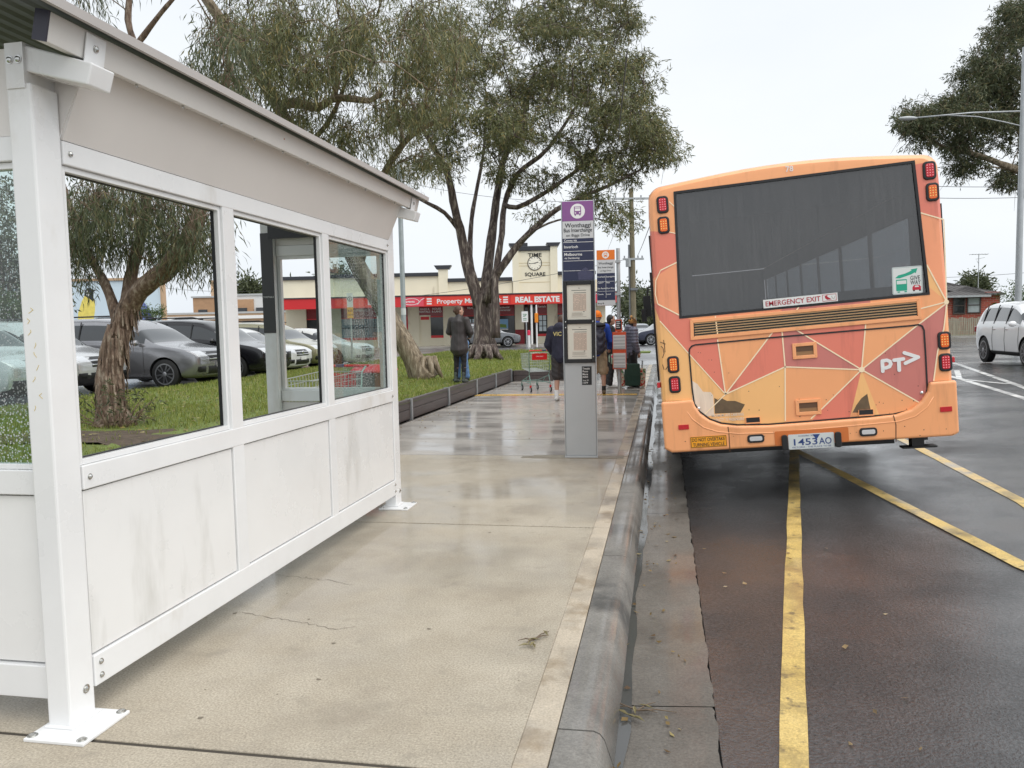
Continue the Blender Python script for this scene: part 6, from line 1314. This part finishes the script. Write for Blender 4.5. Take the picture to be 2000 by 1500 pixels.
person('person in pale blue jeans hidden behind the woman in the dark coat',(-4.44,17.15,zL+.0),R(160),1.66,stand(Lan=(-.13,-.02,.085),Ran=(.13,-.02,.085),Lel=(-.2,.06,1.16),Rel=(.2,.06,1.16),Lwr=(-.1,.18,1.05),Rwr=(.1,.18,1.05)),dict(top=FAB('dark_top',(.03,.028,.028,1)),bulk=.0,legs=JEAN,loose=.022,shoes=BSHOE,hair=HAIRB))
NAVYC=FAB('navy_hoodie',(.022,.022,.042,1)); 
pl=person('boy in a navy hoodie and black shorts half hidden behind the silver pillar',(-2.02,15.8,0),R(-4),1.76,stand(head=(.02,.04,1.60),Lel=(-.27,.02,1.13),Lwr=(-.2,.16,.95),Lan=(-.10,-.04,.085)),dict(top=NAVYC,topname='hoodie',bulk=.045,hood=True,hem=.02,legs=BLKC,shorts=True,loose=.03,shoes=WSHOE,sock=WHITE,sockh=.14,hair=HAIRB))
b=MB(); b.text('VIC',(-.03,-.212,1.32),X,Z,.11,0,bold=.02); b.build('back_print',mat('print_gold',(.6,.5,.2,1),.6),pl)
BEIGE=FAB('beige_shorts',srgb(168,148,122)); BLUEJ=FAB('blue_jacket',srgb(36,74,170)); ORB=FAB('orange_beanie',srgb(235,120,30))
per=person('man in orange beanie, blue jacket and beige shorts seen from behind',(-1.40,17.22,0),R(4),1.80,stand(Ran=(.12,.0,.085),Rkn=(.115,.03,.49),Rel=(.27,.05,1.14),Rwr=(.25,.2,.98),_turn=(0,0,8)),dict(top=BLUEJ,bulk=.03,legs=BEIGE,shorts=True,loose=.028,shoes=BRSHOE,sock=BSHOE,sockh=.1,hat=ORB,hem=-.02))
# backpack worn by the man: a thing of its own
bpk=thing('backpack','large dark navy hiking backpack on the back of the man in the orange beanie','backpack',(-1.40,17.22,0),R(4)); PACK=FAB('pack_navy',(.03,.03,.05,1),.6)
me=vox([('e',V(0,-.30,1.22),(.19,.14,.28),Matrix.Identity(3)),('e',V(0,-.30,1.05),(.19,.15,.18),Matrix.Identity(3)),('e',V(0,-.28,1.46),(.18,.13,.09),Matrix.Identity(3))],.014,3,lambda co:.008*np.sin(co[:,2]*40+np.sin(co[:,0]*25)*2)); me.materials.append(PACK); link('pack_body',me,bpk)
me=vox([('e',V(0,-.30,1.515),(.19,.15,.06),Matrix.Identity(3))],.014,2); me.materials.append(FAB('pack_lid',(.015,.015,.02,1))); link('pack_lid',me,bpk)
b=MB()
for s in (-1,1): b.tube([V(s*.11,-.2,1.52),V(s*.15,-.02,1.50),V(s*.17,.14,1.36),V(s*.19,.02,1.1),V(s*.16,-.2,1.02)],.02,6); b.tube([V(s*.13,-.43,1.45),V(s*.14,-.45,1.1),V(s*.13,-.42,.95)],.008,5); b.tube([V(s*.2,-.3,.95),V(s*.23,-.28,.66)],.012,5)
b.build('strap',BSHOE,bpk)
b=MB(); b.cyl((.22,-.26,.62),(.22,-.26,.93),.014,6); b.cyl((.27,-.22,.60),(.27,-.22,.93),.012,6); b.build('trekking_pole',BSHOE,bpk)
DK=FAB('black_jacket',(.014,.014,.015,1),.7)
person('dark-haired man in black jacket and black trousers with white runners',(-1.27,19.1,0),R(-75),1.76,stand(head=(0,.05,1.625),Lel=(-.25,.06,1.15),Lwr=(-.16,.25,1.06),Rel=(.24,.05,1.14),Rwr=(.2,.2,.95)),dict(top=DK,bulk=.03,hood=True,hem=.06,legs=DK,loose=.02,shoes=WSHOE,hair=HAIRK))
hbag=thing('shopping_bag','small pale green and pink bag hanging beside the dark-haired man','bag',(-1.2,18.95,0)); b=MB(); me=vox([('e',V(0,0,.70),(.10,.07,.14),Matrix.Rotation(R(-20),3,'Y'))],.012,2); me.materials.append(mat('bag_pale_green',srgb(150,170,150),.5,var=.3,vs=18)); link('bag_body',me,hbag); b.ell((.01,-.06,.76),(.03,.012,.035),0,10,6); b.build('pink_patch',mat('pink',srgb(220,70,110),.5),hbag); b=MB(); b.tube([(-.05,0,.80),(-.06,0,.93),(.02,0,.94),(.03,0,.82)],.008,5); b.build('handle',BSHOE,hbag)
PUF=FAB('grey_puffer',(.15,.15,.20,1),.4)
kn_,nt,bb=nodes('beanie_knit'); c=ramp(nt,noise(nt,26,2,.4),[(.46,srgb(40,28,24)),(.5,srgb(176,128,70))]); nt.links.new(c,bb.inputs['Base Color']); bb.inputs['Roughness'].default_value=.9
person('person in grey quilted puffer jacket and patterned brown bobble beanie facing the bus',(-.76,19.4,0),R(-62),1.68,stand(head=(0,.05,1.60),Lel=(-.27,.0,1.13),Lwr=(-.25,.08,.88),Rel=(.26,-.02,1.13),Rwr=(.25,.06,.88)),dict(top=PUF,topname='puffer_jacket',bulk=.05,quilt=True,hood=True,hem=.05,legs=DK,loose=.03,shoes=BSHOE,hat=kn_,cuff=FAB('cuff_brown',srgb(150,105,62)),pom=FAB('pompom',srgb(196,150,96)),hair=HAIRK))
gbag=thing('shopping_bag','large dark green reusable bag in front of the puffer jacket\'s legs','bag',(-.73,19.05,0),R(12)); b=MB(); vs=[]
for z,w_,d_ in ((.05,.17,.09),(.3,.185,.10),(.58,.165,.085)): vs+=[(-w_,-d_,z),(w_,-d_,z),(w_,d_,z),(-w_,d_,z)]
b.add(vs,[(3,2,1,0)]+[(i*4+j,i*4+(j+1)%4,i*4+4+(j+1)%4,i*4+4+j) for i in range(2) for j in range(4)]+[(8,9,10,11)]); b.build('bag_body',FAB('bag_green',(.015,.05,.035,1),.6),gbag,bevel=.015); b=MB()
for y in (-.06,.06): b.tube([(-.09,y,.56),(-.06,y,.84),(.06,y,.84),(.09,y,.56)],.012,6)
b.build('handle',BSHOE,gbag)
for x,r_,lab in ((-.98,-6,'red floral shopping bag left of the big green bag'),(-.53,3,'red floral shopping bag right of the big green bag, mostly behind it')):
    fb=thing('shopping_bag',lab,'bag',(x,19.2,-.1),R(12),rot=(0,R(r_),R(12))); b=MB(); b.box(-.07,.07,-.14,.14,.12,.56); fm,nt,bb=nodes('floral_print'); c=ramp(nt,noise(nt,14,3,.5),[(.42,srgb(190,60,50)),(.5,srgb(225,215,190)),(.6,srgb(70,120,80))]); nt.links.new(c,bb.inputs['Base Color']); b.build('bag_body',fm,fb,bevel=.02); b=MB(); b.tube([(0,-.07,.56),(0,-.05,.74),(0,.05,.74),(0,.07,.56)],.008,5); b.build('handle',BSHOE,fb)
# ---------------------------------------------------------------- trees
def bark(nm,c1,c2,c3,sx=(9,9,1.2)):
    m,nt,b=nodes(nm); n=noise(nt,2.2,7,.65,sx=sx); c=ramp(nt,n,[(.30,c1),(.5,c2),(.68,c3)]); nt.links.new(c,b.inputs['Base Color']); b.inputs['Roughness'].default_value=.75
    bn=N(nt,'ShaderNodeBump',Strength=.9,Distance=.04); nt.links.new(n,bn.inputs['Height']); nt.links.new(bn.outputs[0],b.inputs['Normal']); return m
BK1=bark('bark_dark_wet',(.028,.019,.018,1),(.10,.072,.062,1),(.36,.31,.26,1),(5,5,.9)); BK2=bark('bark_red_rough',(.04,.026,.019,1),(.19,.125,.085,1),(.42,.35,.27,1),(8,8,1.6)); BK3=bark('bark_pale_smooth',(.06,.045,.03,1),(.22,.17,.11,1),(.42,.36,.27,1),(6,6,1.5))
LF=leaf_mat('gum_leaf',(.07,.08,.035,1),(.17,.185,.085,1),(.34,.27,.11,1)); LFD=leaf_mat('gum_leaf_dark',(.04,.05,.024,1),(.10,.12,.06,1),(.22,.19,.09,1)); LFB=leaf_mat('shrub_leaf',(.03,.06,.012,1),(.08,.13,.03,1),(.16,.2,.06,1)); LFF=leaf_mat('far_leaf',(.05,.065,.03,1),(.10,.12,.06,1),(.16,.17,.09,1))
def leaves(centers,radii,nper,Ll,Lw,droop,r,spray=7,sprlen=1.2,z_sq=.8):
    C_=np.repeat(centers,nper,axis=0); Rr_=np.repeat(radii,nper)
    n=len(C_); ns=n//spray; C_=C_[:ns*spray:spray]; Rr_=Rr_[:ns*spray:spray]
    o=r.normal(size=(ns,3)); o/=np.linalg.norm(o,axis=1)[:,None]; o*=(r.random(ns)**.45)[:,None]; so=C_+o*Rr_[:,None]*np.array([1,1,z_sq])
    sd=o*.55+r.normal(size=(ns,3))*.35+np.array([0,0,-droop]); sd/=np.linalg.norm(sd,axis=1)[:,None]
    t=np.tile(np.arange(spray)/spray,ns)*sprlen*Ll*2.2; S=np.repeat(so,spray,axis=0)+np.repeat(sd,spray,axis=0)*t[:,None]+r.normal(size=(ns*spray,3))*Ll*.10
    d=np.repeat(sd,spray,axis=0)*.5+r.normal(size=(ns*spray,3))*.5+np.array([0,0,-droop*.8]); d/=np.linalg.norm(d,axis=1)[:,None]
    sv=np.cross(d,r.normal(size=d.shape)); sv/=np.linalg.norm(sv,axis=1)[:,None]; n=len(S)
    L=Ll*r.uniform(.6,1.25,n)[:,None]; w=Lw*r.uniform(.7,1.2,n)[:,None]
    bend=np.cross(sv,d)*L*.12
    v=np.empty((n,4,3)); v[:,0]=S; v[:,1]=S+d*L*.42+sv*w*.5+bend; v[:,2]=S+d*L; v[:,3]=S+d*L*.42-sv*w*.5+bend
    return v.reshape(-1,3)
def leafmesh(name,v,m,parent):
    n=len(v)//4; me=bpy.data.meshes.new(name); me.vertices.add(len(v)); me.vertices.foreach_set('co',v.ravel()); me.loops.add(4*n); me.loops.foreach_set('vertex_index',np.arange(4*n,dtype=np.int32)); me.polygons.add(n); me.polygons.foreach_set('loop_start',np.arange(0,4*n,4,dtype=np.int32)); me.polygons.foreach_set('loop_total',np.full(n,4,dtype=np.int32)); me.materials.append(m); me.update(calc_edges=True); me.validate()
    return link(name,me,parent,True)
def smooth_path(P,rad,step):
    out=[];rr=[]
    n=len(P)
    for i in range(n-1):
        p0,p1,p2,p3=P[max(i-1,0)],P[i],P[i+1],P[min(i+2,n-1)]; k=max(2,int((p2-p1).length/step))
        for j in range(k):
            t=j/k; out.append(.5*((2*p1)+(p2-p0)*t+(2*p0-5*p1+4*p2-p3)*t*t+(3*p1-p0-3*p2+p3)*t**3)); rr.append(lerp(rad[i],rad[i+1],t))
    out.append(P[-1]); rr.append(rad[-1]); return out,rr
def tree(name,label,cat,base,limbs,lobes,leaf,nper,Ll,Lw,bk,seed,D0,droop=.9,clump=.55,group='gum trees',br=.028,step=.35,twigs=5,flute=.12,cover=1.,dens=1.,spr=1.2):
    r=np.random.default_rng(seed); random.seed(seed); t=thing(name,label,cat,base,0,group); b=MB(); skel=[]
    for li,(pts,r0,r1) in enumerate(limbs):
        P=[atD(x,y,D) for x,y,D in pts]; n=len(P); cum=[0]
        for a_,c_ in zip(P[:-1],P[1:]): cum.append(cum[-1]+(c_-a_).length)
        rad=[lerp(r0,r1,(c/cum[-1])**.8) for c in cum]
        if li==0: rad[0]*=1.55
        Q,q=smooth_path(P,rad,step if r0>.1 else step*.8)
        # small irregularity
        ph=[r.uniform(0,6.28) for _ in range(4)]
        b.tube(Q,q,12 if r0>.12 else 8,0,True,sq=lambda i,j,q=q,ph=ph: 1+flute*math.sin(3*j*2*math.pi/12+ph[0]+.5*math.sin(i*.23))+flute*.6*math.sin(5*j*2*math.pi/12+.7*math.sin(i*.31)+ph[1])+.05*math.sin(i*1.7+ph[2])+.05*math.sin(i*2.9+j*4.1))
        skel+= [(p,w) for p,w in zip(Q,q)]
    if lobes[0]=='roots': 
        for a_ in range(8):
            an=a_*.9; c_=Vector(base); R0=limbs[0][1]; b.tube([c_+V(math.cos(an)*R0*.7,math.sin(an)*R0*.7,.5),c_+V(math.cos(an)*R0*1.25,math.sin(an)*R0*1.25,.16),c_+V(math.cos(an)*R0*(1.7+.5*math.sin(an*3)),math.sin(an)*R0*(1.7+.5*math.sin(an*3)),-.03)],[R0*.38,R0*.26,R0*.1],8)
        lobes=lobes[1:]
    SK=np.array([tuple(p) for p,_ in skel]); cen=[];rad_=[]
    for (x,y,D,rx,ry,rd,nc) in lobes:
        for _ in range(int(nc*dens)):
            o=r.normal(size=3); o/=np.linalg.norm(o); o*=r.uniform(.35,1.)**.6
            cen.append(tuple(atD(x+o[0]*rx,y+o[1]*ry,D+o[2]*rd))); rad_.append(clump*r.uniform(.65,1.3))
    cen=np.array(cen); rad_=np.array(rad_)
    # thin branches from the limbs to every leaf clump, with twigs
    nodes_=SK.copy()
    order=np.argsort([np.min(np.linalg.norm(SK-c,axis=1)) for c in cen])
    tw=MB()
    for i in order:
        c=cen[i]; d=np.linalg.norm(nodes_-c,axis=1)+np.maximum(0,nodes_[:,2]-c[2]+.3)*1.2; k=int(np.argmin(d)); p=Vector(nodes_[k]); c=Vector(c); L=(c-p).length
        if L>.15:
            mid=p.lerp(c,.55)+V(0,0,.10*L)+V(*r.normal(size=3))*.06*L; f=min(1.6,.6+L/4); Q,q=smooth_path([p,mid,c],[br*f,br*f*.75,br*.4],.6); tw.tube(Q,q,5); nodes_=np.vstack([nodes_,np.array([tuple(x) for x in Q[1:]])])
        for _ in range(twigs): e_=c+V(*(r.normal(size=3)*rad_[i]*.6)); tw.tube([c,c.lerp(e_,.5)+V(0,0,.06),e_],[br*.38,br*.28,br*.12],4)
    tr=b.build('trunk',bk,t,True,smooth=True); tw.build('branches',bk,t,True,smooth=True)
    leafmesh('crown',leaves(cen,rad_,int(nper*cover),Ll,Lw,droop,r,7,spr,.62 if spr<1 else .8),leaf,t); return t
# big spreading gum by the shops
D=31.
C_limbs=[([(945,706,D),(944,660,D),(942,610,D),(941,575,D)],.43,.33),
 ([(936,600,D),(925,560,D),(910,512,D),(901,461,D),(888,410,D-.5),(871,333,D-1),(828,256,D-1.5),(800,190,D-2)],.27,.06),
 ([(946,600,D),(950,560,D),(957,491,D+.3),(965,427,D+.5),(972,375,D+.6),(985,310,D+.8),(1020,240,D+1),(1040,150,D+1)],.25,.06),
 ([(928,565,D),(918,500,D+.6),(921,427,D+1),(930,375,D+1.5),(945,290,D+2),(950,180,D+2.5)],.13,.04),
 ([(950,590,D-.3),(962,550,D-.5),(980,522,D-.8),(1012,478,D-1),(1055,435,D-1.5),(1089,408,D-2),(1127,388,D-2),(1183,365,D-2),(1250,332,D-2)],.19,.04),
 ([(968,660,D-.6),(968,600,D-.7),(966,555,D-.7),(972,505,D-.6),(980,455,D-.4),(985,400,D),(1010,340,D),(1070,290,D),(1130,200,D+1)],.17,.05),
 ([(985,400,D),(1010,405,D-.5),(1050,385,D-.8),(1100,352,D-1),(1160,300,D-1),(1200,200,D-.5)],.11,.04),
 ([(893,444,D),(868,415,D-.5),(838,398,D-1),(805,380,D-1.3),(775,352,D-1.5)],.12,.04),
 ([(1012,478,D-1),(1040,452,D-1.6),(1090,430,D-2),(1150,425,D-2.2),(1200,436,D-2.4)],.06,.02)]
C_lobes=['roots',(1000,110,D,150,100,4,56),(1130,110,D,130,95,4,50),(1215,170,D-1,70,80,3,30),(1075,235,D-2,140,60,3,42),(1235,262,D-2,75,45,2.5,26),(1180,325,D-2,85,32,2,22),(950,255,D-2,100,60,3,28),(1282,285,D-2,36,34,1.5,12),(880,100,D,100,100,3.5,34),(1030,335,D-1,70,26,2,10),(830,225,D-2,80,60,2.5,20),(1200,424,D-2.4,40,18,1,6),(860,320,D-1,70,30,2,9),(1180,30,D,100,40,3,22),(1060,10,D+1,150,50,3,30),(780,345,D-2,40,30,1,5),(1130,385,D-2,60,18,1.5,6),(1060,410,D-2,30,14,1,2)]
tree('gum_tree','large spreading gum tree with forked dark trunk on the lawn before the red-awning shops','tree',tuple(atZ(945,703,.33)),C_limbs,C_lobes,LF,270,.20,.036,BK1,3,D,clump=.62,br=.03,flute=.12,droop=.35,dens=.95,spr=.6)
# leaning gum behind the shelter
D=19.3
B_limbs=[([(832,744,D),(805,697,D),(765,628,D),(722,560,D),(686,495,D-.2),(640,405,D-.5),(590,295,D-.8),(540,200,D-1),(470,90,D-1.5),(405,0,D-2),(350,-90,D-2)],.23,.09),
 ([(548,214,D-1),(560,201,D-1.4),(590,203,D-1.8),(622,210,D-2),(650,193,D-2.3),(690,193,D-2.5),(722,197,D-2.7),(745,178,D-2.8)],.12,.05),
 ([(650,193,D-2.3),(660,160,D-2.4),(652,118,D-2.6),(662,80,D-2.6),(690,40,D-2.6)],.055,.02),
 ([(700,520,D),(728,420,D),(752,338,D-.3),(775,300,D-.5),(800,268,D-.8),(845,240,D-1),(880,234,D-1.2)],.13,.05),
 ([(787,285,D-.6),(782,240,D-.6),(770,190,D-.6),(775,120,D-.6)],.06,.02),
 ([(590,295,D-.8),(640,240,D-1.5),(668,180,D-1.5),(700,90,D-1.5)],.09,.03)]
B_lobes=['roots',(610,80,D-2.5,130,75,2.2,50),(740,85,D-2.5,120,85,2.2,50),(500,40,D-2.5,100,55,2,30),(690,262,D-1.5,60,42,1.2,14),(620,225,D-2,60,50,1.3,16),(800,300,D-1,50,34,1,10),(560,140,D-2.5,70,50,1.5,18),(830,170,D-2,60,60,1.5,18),(450,140,D-2,60,45,1.2,12),(760,215,D-2,60,40,1.2,12),(850,50,D-2,80,60,1.5,22),(600,-60,D-2,260,50,2.5,40)]
tree('gum_tree','leaning gum tree with ragged trunk rising over the bus shelter roof','tree',tuple(atZ(835,737,.33)),B_limbs,B_lobes,LF,150,.20,.022,BK3,5,D,clump=.42,br=.022,flute=.16,dens=.78)
# rough-barked tree in the first window
D=10.5
A_limbs=[([(226,838,D),(219,790,D),(216,740,D),(222,690,D),(236,640,D)],.19,.15),
 ([(232,660,D),(245,610,D),(272,568,D-.1),(310,535,D-.2),(350,490,D-.4),(385,430,D-.5),(400,350,D-.7),(425,230,D-.9),(450,120,D-1)],.15,.045),
 ([(234,650,D),(222,600,D+.1),(205,555,D+.2),(178,505,D+.3),(150,440,D+.4),(120,350,D+.5)],.085,.03),
 ([(240,625,D),(250,580,D+.2),(258,530,D+.3),(272,470,D+.3),(285,390,D+.3),(275,250,D+.2),(262,120,D),(262,85,D),(250,40,D),(256,-30,D)],.10,.04),
 ([(262,95,D),(292,55,D-.1),(315,25,D-.2),(345,-10,D-.3)],.045,.025),
 ([(285,560,D),(330,545,D+.4),(370,500,D+.6),(410,480,D+.6)],.05,.015)]
A_lobes=[(175,400,D+.2,60,65,1.2,20),(270,385,D,90,60,1.3,30),(365,425,D-.3,60,62,1.,22),(142,470,D+.4,32,62,.8,12),(340,480,D,50,26,.8,9),(235,455,D+.3,60,30,1,8),(415,480,D+.3,24,30,.5,3),(430,70,D-.8,60,40,.8,9),(450,165,D-.8,45,45,.8,7),(250,-160,D,260,110,2,40),(380,150,D-.7,35,30,.6,3),(90,-20,D+.4,120,26,1,8)]
ta=tree('gum_tree','gum tree with rough reddish-brown trunk framed by the first shelter window','tree',tuple(atZ(226,832,.33)),A_limbs,A_lobes,LFD,115,.15,.014,BK2,8,D,clump=.26,br=.012,step=.12,flute=.10,droop=1.2)
# loose strips of bark around the lower trunk
b=MB(); pth=[atZ(226,832,.33)]+[atD(x,y,10.5) for x,y in ((219,790),(216,740),(222,690),(236,640),(250,600))]
for k in range(420):
    q=random.uniform(0,4.99); i=int(q); c_=pth[i].lerp(pth[i+1],q-i); rr=lerp(.21,.145,q/5); a_=random.uniform(0,6.28); L=random.uniform(.06,.22); w=random.uniform(.006,.02); e=V(math.cos(a_),math.sin(a_),0); s_=V(-math.sin(a_),math.cos(a_),0); o=c_+e*(rr*1.02); lf=random.uniform(.002,.03)
    b.add([o-s_*w,o+s_*w,o+s_*w*.6-V(0,0,L)+e*lf,o-s_*w*.6-V(0,0,L)+e*lf,o+e*.012-V(0,0,L*.4)],[(0,1,4),(1,2,4),(2,3,4),(3,0,4)])
b.build('bark_strips',BK2,ta,True)
# sucker shoots and shed bark at its foot
b=MB(); c0=atZ(226,832,.33); 
for k in range(34):
    a_=random.uniform(0,6.28); L=random.uniform(.15,.5); s_=c0+V(math.cos(a_)*.2,math.sin(a_)*.2,0); e_=s_+V(math.cos(a_)*L,math.sin(a_)*L,random.uniform(.02,.4)); b.tube([s_,s_.lerp(e_,.5)+V(0,0,.05),e_],[.008,.006,.003],5)
b.build('sucker_shoot',BK2,ta,True); 
leafmesh('sucker_leaf',leaves(np.array([tuple(c0+V(math.cos(i)*.32,math.sin(i)*.32,.12+.15*(i%3))) for i in range(12)]),np.full(12,.16),40,.10,.02,.2,rng),LFD,ta)
# tree at the right edge
D=36.
D_limbs=[([(2062,700,D),(2058,560,D),(2050,440,D),(2030,370,D)],.42,.25),([(2030,370,D),(1998,338,D-.5),(1950,318,D-1),(1900,300,D-1.3),(1850,291,D-1.5),(1815,270,D-1.5)],.2,.06),([(2030,370,D),(2000,280,D),(1970,190,D),(1960,110,D)],.18,.05),([(2050,440,D),(2070,300,D),(2080,120,D)],.2,.06),([(1900,300,D-1.3),(1870,262,D-1.4),(1840,235,D-1.4)],.08,.03),([(1985,335,D-.6),(1940,326,D-1),(1905,333,D-1.2)],.05,.02)]
D_lobes=[(1835,222,D-1.5,80,42,2,32),(1920,215,D-1,80,60,2.5,34),(1965,110,D,70,75,3,40),(2005,40,D,70,50,3,26),(1915,160,D,50,50,2,16),(1890,272,D-1,60,26,1.5,12),(1895,325,D-1.2,34,20,1,7),(1985,345,D,40,30,1.2,10),(1790,255,D-1.5,34,24,1,8),(2060,140,D,60,140,3,26),(1995,250,D,50,60,2,18)]
tree('gum_tree','dense dark gum tree leaning in from the right edge behind the street light','tree',tuple(atZ(2062,690,.2)),D_limbs,D_lobes,LFD,300,.22,.045,BK3,9,D,clump=.66,br=.03,droop=.35,dens=.9,spr=.6)
def bush(name,label,cat,px,py,D,w,h,n,leaf,seed,Ll=.12,zb=.2):
    r=np.random.default_rng(seed); base=atD(px,py,D); t=thing(name,label,cat,(base.x,base.y,zb),0); k=D/FPX; top=base+V(0,0,h*k)
    cen=[];b=MB()
    for _ in range(n): o=r.normal(size=3); o/=np.linalg.norm(o); o*=r.random()**.4; c=base+V(o[0]*w*k*.5,o[1]*w*k*.5,h*k*(.5+.45*o[2])); cen.append(tuple(c)); b.tube([Vector((base.x,base.y,zb)),c.lerp(Vector((base.x,base.y,zb)),.45),c],[.06,.03,.01],5)
    b.build('stem',BK1,t,True); leafmesh('foliage',leaves(np.array(cen),np.full(n,h*k*.22),170,Ll,Ll*.35,.1,r),leaf,t)
bush('garden_bush','rounded green bush behind the cars seen through the shelter\'s end pane','bush',25,640,30,110,70,26,LFB,21)
bush('garden_bush','small dark bush below the blue bird on the mural wall','bush',285,640,40,60,44,14,LFB,22)
bush('garden_bush','tall clipped bush between the brick house and the street light','bush',1990,650,58,46,105,24,LFB,23,.2)
for i,(px,py,D,w,h,lab) in enumerate(((1246,640,120,60,85,'grey-green tree far down the side street beside the power pole'),(1275,650,100,50,90,'bushy far tree just left of the bus'),(490,600,140,44,48,'distant round tree above the white flat-roofed shop'),(575,600,150,26,38,'small distant tree between the shelter window posts'),(660,600,150,70,75,'distant tree behind the white two-storey shop'),(20,640,34,190,330,'tall drooping tree beyond the cars seen through the end pane'),(1900,585,120,40,48,'dark far treetop behind the brick house roof'))):
    bush('far_tree',lab,'tree',px,py,D,w,h,22 if D>40 else 60,LFF if D>40 else LFD,40+i,.006*D if D>40 else .22)
